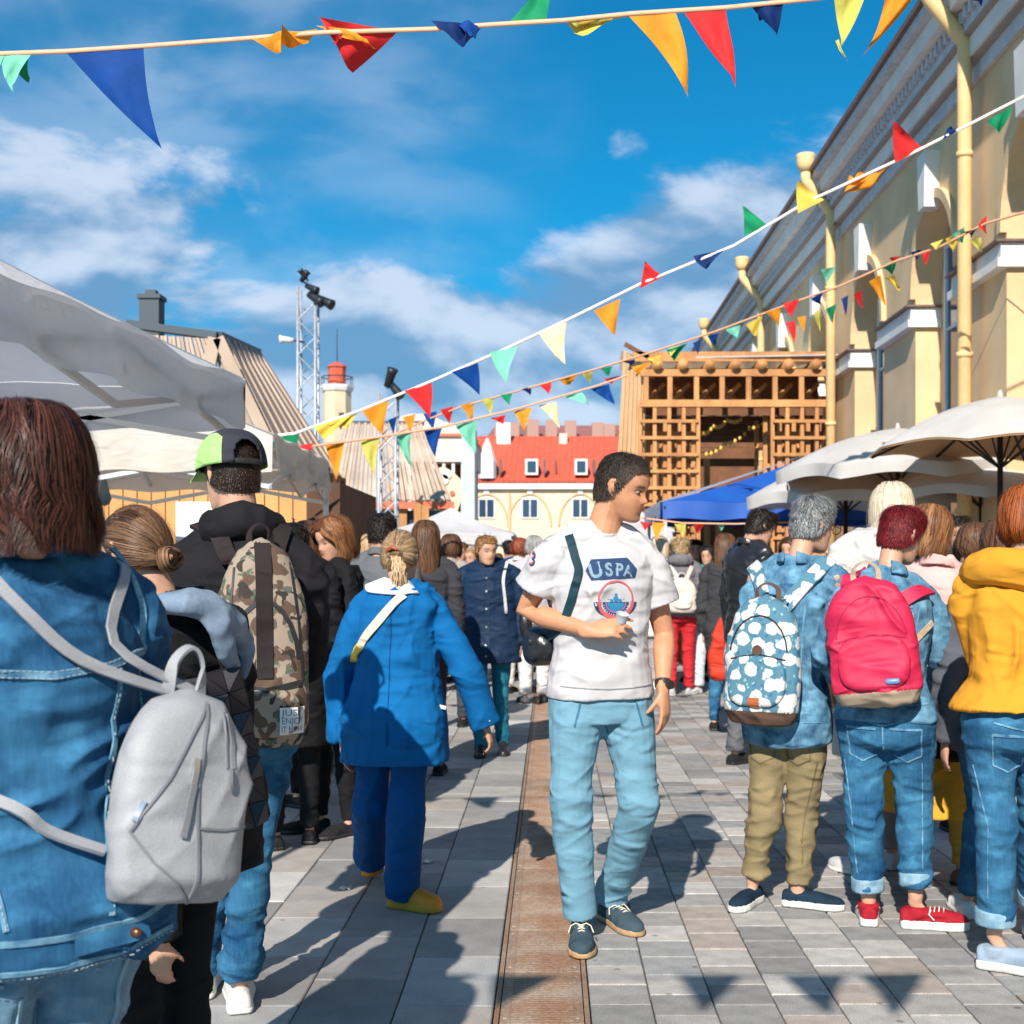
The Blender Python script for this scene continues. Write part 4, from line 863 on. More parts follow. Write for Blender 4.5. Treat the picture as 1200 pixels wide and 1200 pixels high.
HEADP = [(-.117, .066, .030, .014), (-.113, .078, .020, .030), (-.103, .086, .0, .043), (-.088, .087, -.028, .051), (-.070, .088, -.05, .056), (-.052, .089, -.062, .060), (-.030, .088, -.074, .065),
         (-.008, .084, -.084, .069), (.012, .087, -.092, .0725), (.032, .090, -.098, .0755), (.052, .087, -.100, .0765), (.072, .077, -.094, .073), (.090, .060, -.078, .063), (.104, .036, -.056, .046), (.113, .010, -.030, .024), (.117, -.008, -.014, .006)]
def head_shape(mb, M, s=1.0, fem=False, nose=1.0, fine=True):
    nz, na = (52, 56) if fine else (30, 32)
    H_ = np.array(HEADP); zs = -.117 + .234 * (0.5 - 0.5 * np.cos(np.pi * np.linspace(0, 1, nz)))
    V = []; 
    for z in zs:
        yf, yb, hw = (np.interp(z, H_[:, 0], H_[:, k]) for k in (1, 2, 3))
        cy, ry = (yf + yb) / 2, (yf - yb) / 2
        for k in range(na):
            a = 2 * math.pi * k / na; cx, sy = math.cos(a), math.sin(a); ex = 2.0 / 2.35
            x = hw * math.copysign(abs(cx) ** ex, cx); y = cy + ry * math.copysign(abs(sy) ** ex, sy); f = max(0.0, sy)
            g = lambda cx_, cz, sx, sz, am: am * math.exp(-((x - cx_) / sx) ** 2 - ((z - cz) / sz) ** 2) if f > 0.2 else 0.0
            d = g(-.031, .000, .017, .013, -.011) + g(.031, .000, .017, .013, -.011) + g(-.028, .020, .022, .008, .005) + g(.028, .020, .022, .008, .005)
            d += g(0, .006, .010, .020, .007 * nose) + g(0, -.018, .010, .014, .013 * nose) + g(0, -.031, .012, .0085, .017 * nose) + g(-.014, -.033, .008, .007, .007) + g(.014, -.033, .008, .007, .007)
            d += g(0, -.055, .020, .0055, .0055) + g(0, -.067, .018, .0055, .0055) + g(0, -.0605, .024, .0028, -.005) + g(0, -.079, .02, .008, -.004) + g(0, -.101, .018, .012, .006)
            d += g(-.045, -.022, .016, .016, .004) + g(.045, -.022, .016, .016, .004) + g(0, -.044, .006, .006, -.002)
            V.append(M @ (Vector((x, y + d, z)) * s))
    b = []; n = len(zs)
    for i in range(n - 1):
        for k in range(na): b.append((i * na + k, i * na + (k + 1) % na, (i + 1) * na + (k + 1) % na, (i + 1) * na + k))
    b.append(tuple(range(na - 1, -1, -1))); b.append(tuple((n - 1) * na + k for k in range(na)))
    mb.add(V, b)
    for sx in (-1, 1):   # ears: flat plate with a raised rim
        E = lambda x, y, z: M @ (Vector((sx * x, y, z)) * s)
        pts = [E(.070, .002, -.026), E(.075, -.010, -.028), E(.082, -.020, -.010), E(.086, -.024, .010), E(.085, -.018, .024), E(.080, -.004, .028), E(.074, .004, .016)]
        mb.tube(pts, [.0055 * s] * len(pts), 8)
        mb.tube([E(.068, -.006, -.012), E(.076, -.012, .004)], [(.012 * s, .014 * s)] * 2, 10)
        mb.tube([E(.070, .0, -.022), E(.076, -.004, -.030)], [.0065 * s] * 2, 8)

def finger(mb, base, d, up, L, r, curl, n=8):
    """three phalanges bending towards up"""
    p = Vector(base); d = Vector(d).normalized(); up = Vector(up).normalized(); ax = d.cross(up); pts = [p.copy() - d * .012]; rr = [r]
    for k, f in enumerate((0.45, 0.31, 0.24)):
        pts.append(p.copy()); rr.append(r * (1 - .08 * k))
        d = Matrix.Rotation(curl * (0.8 if k == 0 else 1.0), 3, ax) @ d; p = p + d * L * f
    pts.append(p.copy()); rr.append(r * 0.72)
    mb.tube(pts, rr, n)
def hand(mb, wr, d, palm, side, s=1.0, curl=0.35, spread=0.05, thumb=None, fing=None):
    """wr wrist, d direction to fingers, palm = direction the palm faces, side=+1 if thumb lies on d x palm side"""
    d = Vector(d).normalized(); palm = Vector(palm); palm = (palm - d * palm.dot(d)).normalized(); t = d.cross(palm) * side
    wr = Vector(wr)
    mb.tube([wr - d * .02 * s, wr + d * .02 * s, wr + d * .055 * s, wr + d * .088 * s], [(.026 * s, .019 * s), (.033 * s, .018 * s), (.041 * s, .016 * s), (.038 * s, .012 * s)], 14, ref=t)
    kn = wr + d * .092 * s; L = [.072, .080, .075, .058]; c = fing or [curl] * 4
    for k in range(4):
        o = (1.5 - k) * .0205 * s
        finger(mb, kn + t * o + d * (-.002 - .004 * abs(k - 1.3)) * s, d + t * (1.5 - k) * spread, palm, L[k] * s, .0088 * s * (1 - .06 * (k == 3)), c[k])
    tb = wr + d * .03 * s + t * .030 * s + palm * .006 * s
    td = thumb if thumb is not None else (d * .75 + t * .65 + palm * .35)
    finger(mb, tb, td, palm * .6 - t * .5, .066 * s, .0105 * s, 0.22)

TORSO = {  # z fraction of stature, half width, half depth, y shift   (stature 1)
 'm': [(.455, .062, .050, 0), (.475, .092, .060, -.004), (.52, .098, .064, -.006), (.56, .092, .060, -.002), (.61, .083, .055, .0), (.67, .089, .060, .0), (.73, .100, .065, .0), (.775, .104, .063, -.002), (.805, .092, .052, -.005), (.825, .060, .042, -.008), (.845, .036, .036, -.006)],
 'f': [(.455, .064, .052, 0), (.475, .096, .064, -.006), (.52, .103, .068, -.010), (.56, .094, .060, -.004), (.615, .076, .052, .0), (.67, .080, .056, .002), (.73, .088, .066, .006), (.775, .090, .060, .0), (.805, .080, .048, -.004), (.825, .052, .038, -.006), (.845, .032, .032, -.004)]}
class Person:
    def __init__(s, label, px, d, H, rot=0.0, sex='f', w=1.0, skin='fair', pose=None, vox=0.012, head=(0, 0, 0), group=None, twist=0.0, hscale=1.0, lean=0.0, step=0.05, sidelean=0.0, hoff=(0, 0, 0), facing_deg=True, gx=None):
        s.H, s.d, s.sex, s.w, s.vox, s.skin = H, d, sex, w, vox, skin
        s.x = Q(px, d); s.rot = R(rot); s.root = empty('person', (s.x, d, 0.034), s.rot); tag(s.root, label, 'person', group)
        s.inv = (Matrix.Translation((s.x, d, 0.034)) @ Matrix.Rotation(s.rot, 4, 'Z')).inverted(); s.fwd = s.inv.inverted(); s.seed = int(abs(px) * 7 + H * 100) % 997
        J = {}; h = H; sw = .108 * h * w
        J['pelvis'] = Vector((0, 0, .52 * h)); J['neck'] = Vector((sidelean * h, math.sin(lean) * .325 * h, (.52 + .325 * math.cos(lean)) * h))
        hp = .052 * h * w
        for sd_, sg in (('L', -1), ('R', 1)):
            J['hip' + sd_] = Vector((sg * hp, 0, .505 * h)); J['knee' + sd_] = Vector((sg * hp * 1.05, sg * step * .5 + .01, .28 * h)); J['ank' + sd_] = Vector((sg * hp * 1.1, sg * step, .052 * h)); J['toe' + sd_] = J['ank' + sd_] + Vector((sg * .035, .16, -.05 * h * .8))
        if pose: 
            for k, v in pose.items():
                if k in ('pelvis', 'neck'): J[k] = s.P(v)
        tw = R(twist); s.tw = tw
        ax = Vector((math.cos(tw), math.sin(tw), 0)); c = J['neck'] + Vector((0, 0, -.035 * h)); s.ax = ax
        for sd_, sg in (('L', -1), ('R', 1)):
            J['sh' + sd_] = c + ax * sg * sw; J['el' + sd_] = J['sh' + sd_] + Vector((sg * .035, -.02, -.172 * h)); J['wr' + sd_] = J['el' + sd_] + Vector((-sg * .0, .05, -.145 * h))
        dp = J['pelvis'] - Vector((0, 0, .52 * h))
        for k in ('hipL', 'hipR'): J[k] += dp
        if pose:
            for k, v in pose.items():
                if k in J and k not in ('pelvis', 'neck'): J[k] = s.P(v)
            for sd_ in 'LR':
                if 'ank' + sd_ in pose and 'toe' + sd_ not in pose: J['toe' + sd_] = J['ank' + sd_] + Vector((.02, .16, -.045 * h))
        s.J = J; s.pose = pose or {}
        s.hs = hscale * (.128 * h / .234) * 1.02
        hd = J['neck'] + Vector((0, .012 + math.sin(lean) * .05, .085 * h)) + Vector(hoff)
        if 'head' in s.pose: hd = s.P(s.pose['head'])
        s.HM = Matrix.Translation(hd) @ Euler((R(head[1]), R(head[2]), R(head[0])), 'XYZ').to_matrix().to_4x4(); s.hd = hd
    def P(s, v):
        """(px, py, depth offset) on a sight line, or a local Vector"""
        if isinstance(v, Vector): return v
        return s.inv @ W(v[0], v[1], s.d + v[2])
    def tor(s, zf, q=0):
        J = s.J; t = (zf - .52) / .325
        if t < 0: c = J['pelvis'] + Vector((0, 0, (zf - .52) * s.H))
        else:
            c = J['pelvis'].lerp(J['neck'], t) + Vector((0, -.012 * math.sin(math.pi * min(t, 1)), 0))
        a = s.tw * min(1, max(0, t)); return c, Vector((math.cos(a), math.sin(a), 0))
    def torso(s, mb, grow=0.0, z0=.455, z1=.845, hem=None, hemg=0.0, ex=2.3, cap='round', belly=0.0, dz=None):
        pts, rad = [], []; T = [t for t in TORSO[s.sex] if z0 < t[0] < z1]
        tz = np.array(TORSO[s.sex])
        def at(z): return (z, *[float(np.interp(z, tz[:, 0], tz[:, k])) for k in (1, 2, 3)])
        T = [at(z0)] + T + [at(z1)]
        if hem is not None and hem < z0: T = [(hem, max(.092, T[0][1]), max(.066, T[0][2]), 0)] + [(z, max(a, .090), max(b_, .064), y) for z, a, b_, y in T]
        V = []; n = 26
        rings = []
        for (z, a, b_, y) in T:
            c, x = s.tor(z); g_ = grow
            if hemg and z < .62: g_ = grow + hemg * min(1, (.62 - z) / .16)
            if belly and .54 < z < .74: b_ += belly; y += belly * .6
            if z > .82: g_ *= .4
            rings.append((c + Vector((0, 1, 0)) * y * s.H, x, a * s.H * s.w + g_, b_ * s.H * (0.5 + 0.5 * s.w) + g_))
        yv = lambda x: Vector((-x.y, x.x, 0))
        for (c, x, a, b_) in rings:
            for k in range(n):
                th = 2 * math.pi * k / n; cx, sy = math.cos(th), math.sin(th); cx = math.copysign(abs(cx) ** (2 / ex), cx); sy = math.copysign(abs(sy) ** (2 / ex), sy)
                V.append(c + x * a * cx + yv(x) * b_ * sy)
        F = [(i * n + k, i * n + (k + 1) % n, (i + 1) * n + (k + 1) % n, (i + 1) * n + k) for i in range(len(rings) - 1) for k in range(n)]
        F.append(tuple(range(n - 1, -1, -1))); F.append(tuple((len(rings) - 1) * n + k for k in range(n))); mb.add(V, F)
        J = s.J   # trapezius and shoulder slope
        h = s.H
        for sd_ in 'LR':
            sh = J['sh' + sd_]; nk = s.tor(.835)[0]
            mb.tube([sh + Vector((0, 0, .002)), sh.lerp(nk, .5) + Vector((0, 0, .012)), nk + Vector((0, 0, .012))], [(.022 * h + grow * .5, .026 * h + grow * .5), (.026 * h + grow * .6, .034 * h + grow * .5), (.026 * h + grow * .3, .028 * h + grow * .3)], 12, ref=(0, 1, 0))
    def body(s, mouth=True, curlL=.35, curlR=.35, handL=None, handR=None, brows=(.25, .2, .2), stubble=0.0, parts_hidden=True, lip=(1.0, .62, .62)):
        mb = MB(); J, h, w = s.J, s.H, s.w; k = (w + 1) / 2
        s.torso(mb, -.014, z0=.49)
        nk = s.tor(.835)[0]; hb = s.HM @ Vector((0, -.028, -.055)) ; nr = (.034 if s.sex == 'm' else .0285) * h
        mb.tube([nk - Vector((0, .0, .02)), nk.lerp(hb, .5), hb], [(nr * 1.1, nr * 1.1), (nr * .96, nr), (nr * .95, nr)], 16)
        head_shape(mb, s.HM, s.hs, s.sex == 'f', 1.0 if s.sex == 'm' else .85, s.vox <= .009)
        for sd_, sg, cu, hh in (('L', -1, curlL, handL), ('R', 1, curlR, handR)):
            a, e, wr = J['sh' + sd_], J['el' + sd_], J['wr' + sd_]
            m1, m2 = a.lerp(e, .45), e.lerp(wr, .3)
            mb.tube([a, m1, e, m2, e.lerp(wr, .7), wr], [.029 * h * k, .0275 * h * k, .0215 * h * k, .0235 * h * k, .018 * h * k, .0145 * h * k], 14)
            d = (wr - e).normalized(); 
            hh = hh or {}
            dd = hh.get('d', d); pl = hh.get('palm', Vector((-sg, 0, 0)) if abs(d.z) > .6 else Vector((0, 0, 1)))
            hand(mb, wr, dd, pl, hh.get('side', 1 if ((dd.cross(pl)).dot(Vector((0, 1, 0.01))) > 0) else -1), h / 1.75 * (1 if s.sex == 'm' else .92), cu, fing=hh.get('fing'), thumb=hh.get('thumb'))
            hp, kn, an, to = J['hip' + sd_], J['knee' + sd_], J['ank' + sd_], J['toe' + sd_]
            mb.tube([hp + Vector((0, 0, .02)), hp.lerp(kn, .35), kn, kn.lerp(an, .3), kn.lerp(an, .75), an], [.036 * h, .034 * h, .023 * h, .024 * h, .019 * h * k, .0175 * h * k], 14)
            ff = Vector((to.x - an.x, to.y - an.y, 0)); ff = ff.normalized() if ff.length > .02 else Vector((0, 1, 0)); mb.tube([an + Vector((0, 0, -.015)) - ff * .01, Vector((an.x, an.y, .046)) + ff * .04, Vector((an.x, an.y, .034)) + ff * .085], [(.022, .020), (.024, .014), (.022, .008)], 12, ref=(1, 0, 0))
        me = remesh(mb, s.vox, 3 if s.vox < .008 else 2)
        v = mv(me); Mi = np.array(s.HM.inverted()); q = (np.c_[v, np.ones(len(v))] @ Mi.T)[:, :3] / s.hs
        c = np.ones((len(v), 3)); x, y, z = q.T; near = (np.abs(z) < .14) & (y > -.02) & (np.abs(x) < .1)
        def blend(wt, cl):
            nonlocal c; wt = (wt * near)[:, None]; c = c * (1 - wt) + np.array(cl) * wt
        blend(np.exp(-(x / .045) ** 2 - ((z + .022) / .03) ** 2) * .25, (1.0, .78, .75))
        if mouth: blend(np.clip(np.exp(-(x / .022) ** 4 - ((z + .061) / .0095) ** 4), 0, 1) * (y > .06) * .8, lip); blend(np.exp(-(x / .023) ** 4 - ((z + .0605) / .0022) ** 2) * (y > .05) * .8, (.3, .12, .1))
        bw = np.exp(-((np.abs(x) - .032) / .019) ** 4 - ((z - .0225 + ((np.abs(x) - .035) ** 2) * 8) / .0048) ** 2) * (y > .04); blend(np.clip(bw * 1.2, 0, .92), brows)
        ey = np.exp(-((np.abs(x) - .031) / .015) ** 4 - ((z - .0045) / .0035) ** 2) * (y > .04); blend(np.clip(ey, 0, .75), (.16, .10, .08))
        if stubble: blend(np.clip(np.exp(-((z + .085) / .038) ** 4) * (y > -.01) - np.exp(-(x / .02) ** 4 - ((z + .061) / .009) ** 4), 0, 1) * stubble, (.42, .36, .36))
        tint(me, c); me.materials.append(skin_mat(s.skin)); me.name = 'body'; o = link('body', me, s.root)
        for sx in (-1, 1):
            e = MB(); e.ellipsoid(s.HM @ (Vector((sx * .031, .0690, -.001)) * s.hs), [.0108 * s.hs, .0108 * s.hs, .0085 * s.hs], nu=14, nv=10); eo = e.build('eye', M_EYE, s.root, smooth=True)
            e = MB(); e.ellipsoid(s.HM @ (Vector((sx * .031, .0745, -.0020)) * s.hs), [.0070 * s.hs, .0070 * s.hs, .0062 * s.hs], s.HM.to_3x3(), nu=10, nv=6); e.build('iris', M_IRIS, eo, smooth=True)
        return o
    def trousers(s, m, rt=.060, rk=.045, ra=.038, cuff=None, amp=.006, st=(8, 8, 30), drape=0.0, top=.60, grow=.012, name='trousers', short=0.0, zone=.006, roll=None, cuffmat=None, seat=0.0):
        mb = MB(); J, h, w = s.J, s.H, s.w; k = (w + 1) / 2 * h / 1.7
        s.torso_only(mb, grow, .462, top)
        for sd_ in 'LR':
            hp, kn, an = J['hip' + sd_], J['knee' + sd_], J['ank' + sd_]
            end = an.lerp(kn, short)
            mb.tube([hp + Vector((0, 0, .045)), hp.lerp(kn, .25), hp.lerp(kn, .65), kn, kn.lerp(end, .35), kn.lerp(end, .8), end], [rt * 1.45 * k * 1.0, rt * 1.42 * k, rt * 1.12 * k, rk * 1.3 * k, rk * 1.24 * k, ra * 1.2 * k, ra * 1.2 * k], 18, ref=(1, 0, 0), cap='flat')
            mb.ellipsoid(J['pelvis'] + Vector((0, 0, -.052 * h)), (.075 * k, .062 * k, .075 * k))
            if seat: mb.ellipsoid(hp + Vector((0, -.055, .03)), (.085 * k, .075 * k, .10 * k))
        me = remesh(mb, max(.006, s.vox), 2); z = []
        for sd_ in 'LR': z += [(J['knee' + sd_] + Vector((0, 0, 0)), .12, zone), (J['ank' + sd_] + Vector((0, 0, .06)), .10, zone * 1.1)]
        z.append((J['pelvis'] + Vector((0, 0, -.10)), .15, zone * .8))
        folds(me, amp, st, s.seed, z, drape); tint(me, np.ones(3)); me.materials.append(m); o = link(name, me, s.root)
        if roll:
            for sd_ in 'LR':
                an, kn = J['ank' + sd_], J['knee' + sd_]; e = an.lerp(kn, short); u = (kn - an).normalized(); b = MB(); r = ra * 1.2 * k + .006
                b.tube([e - u * .004, e + u * .002, e + u * roll * .95, e + u * roll], [r * .98, r, r, r * .98], 20, ref=(1, 0, 0), cap='flat'); mm = remesh(b, .006, 1); folds(mm, .002, (20, 20, 20), 3); tint(mm, np.ones(3)); mm.materials.append(cuffmat or m); link('cuff', mm, o)
        return o
    def torso_only(s, mb, grow, z0, z1):
        pts = []; tz = np.array(TORSO[s.sex]); n = 24; V = []; zs = [z0] + [t[0] for t in TORSO[s.sex] if z0 < t[0] < z1] + [z1]
        for z in zs:
            a, b_, y = (float(np.interp(z, tz[:, 0], tz[:, k])) for k in (1, 2, 3)); c, x = s.tor(z); c = c + Vector((0, y * s.H, 0)); yv = Vector((-x.y, x.x, 0)); a = a * s.H * s.w + grow; b_ = b_ * s.H * (.5 + .5 * s.w) + grow
            for k in range(n):
                th = 2 * math.pi * k / n; cx, sy = math.cos(th), math.sin(th); V.append(c + x * a * math.copysign(abs(cx) ** .87, cx) + yv * b_ * math.copysign(abs(sy) ** .87, sy))
        F = [(i * n + k, i * n + (k + 1) % n, (i + 1) * n + (k + 1) % n, (i + 1) * n + k) for i in range(len(zs) - 1) for k in range(n)]
        F.append(tuple(range(n - 1, -1, -1))); F.append(tuple((len(zs) - 1) * n + k for k in range(n))); mb.add(V, F)
    def top(s, m, name='jacket', hem=.50, grow=.022, hemg=.01, sleeve=(.036, .030, .024), slen=1.0, amp=.006, st=(7, 7, 16), drape=0.3, zone=.008, smooth=2, belly=0.0, vox=None, open_=None, extra=None, flip=False):
        mb = MB(); J, h = s.J, s.H; k = h / 1.7 * (s.w + 1) / 2
        s.torso(mb, grow, z0=max(hem, .46), hem=hem, hemg=hemg, belly=belly)
        for sd_, sg in (('L', -1), ('R', 1)):
            a, e, wr = J['sh' + sd_], J['el' + sd_], J['wr' + sd_]; r1, r2, r3 = [q * 1.75 * k for q in sleeve]
            a2 = a + (s.tor(.80)[0] - a) * .18
            if slen >= 1: 
                d = (wr - e); mb.tube([a2, a.lerp(e, .15), a.lerp(e, .6), e, e.lerp(wr, .5), wr - d * .02], [r1 * .84, r1 * .93, (r1 + r2) / 2, r2, (r2 + r3) / 2, r3], 18, cap='flat')
            else: mb.tube([a2, a.lerp(e, .12), a.lerp(e, slen * .6), a.lerp(e, slen)], [r1 * .88, r1 * .97, r1 * 1.04, r1 * 1.14], 18, cap='flat')
        if extra: extra(mb)
        me = remesh(mb, vox or max(.0055, s.vox * .85), 1 if s.vox < .011 else 2); z = []
        for sd_ in 'LR': z += [(J['el' + sd_], .11, zone), (J['sh' + sd_] + Vector((0, 0, -.08)), .10, zone * .7)]
        z.append((s.tor(.60)[0], .16, zone * .5)); folds(me, amp, st, s.seed + 31, z, drape); tint(me, np.ones(3)); me.materials.append(m); o = link(name, me, s.root); s.topo = o
        v = mv(me); s.bvh = BVHTree.FromPolygons([Vector(q) for q in v], [tuple(p.vertices) for p in me.polygons]); return o
    def collar(s, m, name='collar', r=.058, hgt=.035, th=.012, tilt=.25, z=.845, open_=False, dz=0.0, parent=None):
        c = s.tor(z)[0] + Vector((0, -.006, dz)); k = s.H / 1.7; b = MB(); n = 22; V = []; 
        a0, a1 = (R(-70), R(250)) if open_ else (0, 2 * math.pi)
        pts = [(.0, 1.0), (.6, .96), (1.0, .92)]
        for i in range(n + 1):
            a = a0 + (a1 - a0) * i / n; back = max(0, -math.sin(a)) if True else 0
            for (t, rr) in ((0, 1.06), (1, 1.0), (1, 1.0 + th / r), (0, 1.12 + th / r)):
                q = r * k * rr; V.append(c + Vector((math.cos(a) * q, math.sin(a) * q * .95, t * hgt * (1 + .5 * back) - tilt * math.sin(a) * r)))
        F = []
        for i in range(n):
            for j in range(4): F.append((i * 4 + j, (i + 1) * 4 + j, (i + 1) * 4 + (j + 1) % 4, i * 4 + (j + 1) % 4))
        if open_: F += [(0, 1, 2, 3), tuple(n * 4 + j for j in (3, 2, 1, 0))]
        b.add(V, F); return b.finish(name, m, parent or s.topo)
    def shoes(s, m, msole, L=.27, w=.047, high=0.0, sole=.022, name='shoe', lace=None, labels=None, fat=1.15):
        for sd_, sg in (('L', -1), ('R', 1)):
            an, to = s.J['ank' + sd_], s.J['toe' + sd_]; f = Vector((to.x - an.x, to.y - an.y, 0)); 
            if f.length < .02: f = Vector((0, 1, 0))
            f.normalize(); pit = (to.z - an.z + .045 * s.H) * .0; r = Vector((f.y, -f.x, 0)); k = s.H / 1.7; L_ = L * k
            lift = max(0.0, an.z - .075); tilt_ = s.pose.get('tilt' + sd_, 0.0)
            heel = Vector((an.x, an.y, 0)) - f * .06 * k + Vector((0, 0, s.pose.get('lift' + sd_, 0.0)))
            Rm = Matrix.Rotation(R(tilt_), 3, r)
            def T(u, v, z): 
                p = Rm @ (f * (u * L_ - (L_ if tilt_ else 0)) + r * v + Vector((0, 0, z)))
                return heel + p + (f * L_ if tilt_ else Vector((0, 0, 0)))
            out = [(0.0, .55), (.04, .72), (.15, .80), (.35, .74), (.55, .88), (.72, 1.0), (.86, .88), (.95, .6), (1.0, .3)]
            b = MB(); prof = []
            def sec(zb, zt, gr):
                V = []; n = len(out); 
                for z, g_ in ((zb, gr), (zt, gr)):
                    for sgn in (1, -1):
                        for (u, ww) in (out if sgn > 0 else out[::-1]): V.append(T(u, sgn * ww * w * k * (1 if not (sgn * sg > 0 and .25 < u < .6) else 1) * g_, z))
                m_ = 2 * n; F = [tuple(range(m_ - 1, -1, -1)), tuple(range(m_, 2 * m_))] + [(i, (i + 1) % m_, m_ + (i + 1) % m_, m_ + i) for i in range(m_)]; return V, F
            b.add(*sec(.001, sole, 1.06)); so_me = remesh(b, .006, 1)
            u_ = MB(); hts = [.062, .070, .074, .070, .062 * fat, .054 * fat, .048 * fat, .042 * fat, .030 * fat]
            top_h = [h_ + (high if u <= .35 else high * max(0, 1 - (u - .35) * 5)) for (u, _), h_ in zip(out, hts)]
            n = 12; V = []
            for (u, ww), h_ in zip(out, top_h):
                for q in range(n):
                    a = math.pi * q / (n - 1); V.append(T(u, math.cos(a) * ww * w * k * (1 - .15 * math.sin(a)), sole * .7 + (h_ * k - sole * .7) * math.sin(a) ** .55))
            F = [(i * n + q, i * n + q + 1, (i + 1) * n + q + 1, (i + 1) * n + q) for i in range(len(out) - 1) for q in range(n - 1)] + [((i + 1) * n, (i + 1) * n + n - 1, i * n + n - 1, i * n) for i in range(len(out) - 1)] + [tuple(range(n - 1, -1, -1)), tuple((len(out) - 1) * n + q for q in range(n))]
            u_.add(V, F)
            if high: u_.tube([Vector((an.x, an.y, .05)), Vector((an.x, an.y, .07 + high * 1.1))], [.042 * k] * 2, 14, cap='flat')
            me = remesh(u_, .006, 3); tint(me, np.ones(3)); me.materials.append(m); o = link(name, me, s.root); so_me.materials.append(msole); link('sole', so_me, o)
            if lace:
                b = MB()
                for q in range(4):
                    u = .42 + q * .065; z = (np.interp(u, [a for a, _ in out], top_h)) * k + .002; b.tube([T(u, -.022, z - .012), T(u + .02, 0, z), T(u, .022, z - .012)], [.0028] * 3, 5)
                z = .066 * k
                for sx in (-1, 1): b.tube([T(.42, 0, z + .004), T(.44, sx * .02, z + .012), T(.40, sx * .036, z), T(.47, sx * .045, z - .018)], [.0025] * 4, 5)
                b.build('lace', lace, o, smooth=True)
def _finish(b, name, m, parent=None, vox=.006, sm=2):
    me = remesh(b, vox, sm); tint(me, np.ones(3)); me.materials.append(m); return link(name, me, parent)
MB.finish = _finish

# ---------------------------------------------------------------- hair
def hair_mat(name, c, c2, rough=0.42):
    if name in MATS: return MATS[name]
    m = bpy.data.materials.new(name); m.use_nodes = True; nt = m.node_tree; N = nt.nodes; L = nt.links; b = N['Principled BSDF']
    b.inputs['Roughness'].default_value = rough; b.inputs['Specular IOR Level'].default_value = 0.22
    a = N.new('ShaderNodeVertexColor'); a.layer_name = 'Tint'; sp = N.new('ShaderNodeSeparateColor'); L.new(a.outputs[0], sp.inputs[0])
    x = N.new('ShaderNodeMix'); x.data_type = 'RGBA'; x.inputs[6].default_value = (*c, 1); x.inputs[7].default_value = (*c2, 1); L.new(sp.outputs[0], x.inputs[0]); L.new(x.outputs[2], b.inputs['Base Color'])
    MATS[name] = m; return m
def ribbons(paths, nrm, width, shade, name, m, parent):
    """paths (n, k, 3), outward normals (n, k, 3); flat tapering locks with a slightly domed section"""
    n, k, _ = paths.shape; t = np.gradient(paths, axis=1); t /= (np.linalg.norm(t, axis=2, keepdims=True) + 1e-9)
    sd_ = np.cross(t, nrm); sd_ /= (np.linalg.norm(sd_, axis=2, keepdims=True) + 1e-9); u = np.linspace(0, 1, k)
    wd = (np.minimum(1, (1 - u) * 3.0 + .12) * np.minimum(1, u * 5 + .3))[None, :, None] * (width if np.isscalar(width) else np.asarray(width)[:, None, None])
    A = paths - sd_ * wd / 2; C = paths + sd_ * wd / 2; B = paths + nrm * wd * .22
    V = np.stack([A, B, C], axis=2).reshape(-1, 3)
    base = (np.arange(n)[:, None] * k + np.arange(k - 1)[None, :]) * 3; b = base.reshape(-1)
    F = np.concatenate([np.stack([b, b + 1, b + 4, b + 3], 1), np.stack([b + 1, b + 2, b + 5, b + 4], 1)])
    me = bpy.data.meshes.new(name); me.vertices.add(len(V)); me.vertices.foreach_set('co', V.ravel()); me.loops.add(len(F) * 4); me.loops.foreach_set('vertex_index', F.ravel()); me.polygons.add(len(F)); me.polygons.foreach_set('loop_start', np.arange(len(F)) * 4)
    me.polygons.foreach_set('use_smooth', np.ones(len(F), dtype=bool))
    me.update(); me.validate()
    sh = np.repeat(np.asarray(shade), k * 3); a = me.color_attributes.new('Tint', 'FLOAT_COLOR', 'POINT'); q = np.ones((len(V), 4), dtype=np.float32); q[:, 0] = sh; a.data.foreach_set('color', q.ravel()); me.materials.append(m); return link(name, me, parent)
RX, RY, RZ = .079, .100, .1185
HE = [.76]
def sph(al, ph, add=0.0):
    """al 0 = front, +-pi back (x right); ph from the crown; head-local metres"""
    sx, cx = np.sin(al), np.cos(al); sp, cp = np.sin(ph), np.cos(ph)
    g = lambda w, e: np.sign(w) * np.abs(w) ** e
    fy = RY - .012 * (np.asarray(cx) > 0) * np.clip(g(cp, 1), 0, 1)
    return np.stack([(RX + .0012 + add) * g(sx, .85) * g(sp, HE[0]), -.004 + (fy + add) * g(cx, .85) * g(sp, HE[0]), .002 + (RZ + add) * g(cp, HE[0])], -1)
def hl(al): # hairline polar angle by azimuth (front .. back)
    a = np.abs(al); return np.interp(a, [0, .5, .95, 1.3, 1.75, 2.2, 3.15], [1.02, 1.02, 1.15, 1.5, 1.9, 2.05, 2.15])
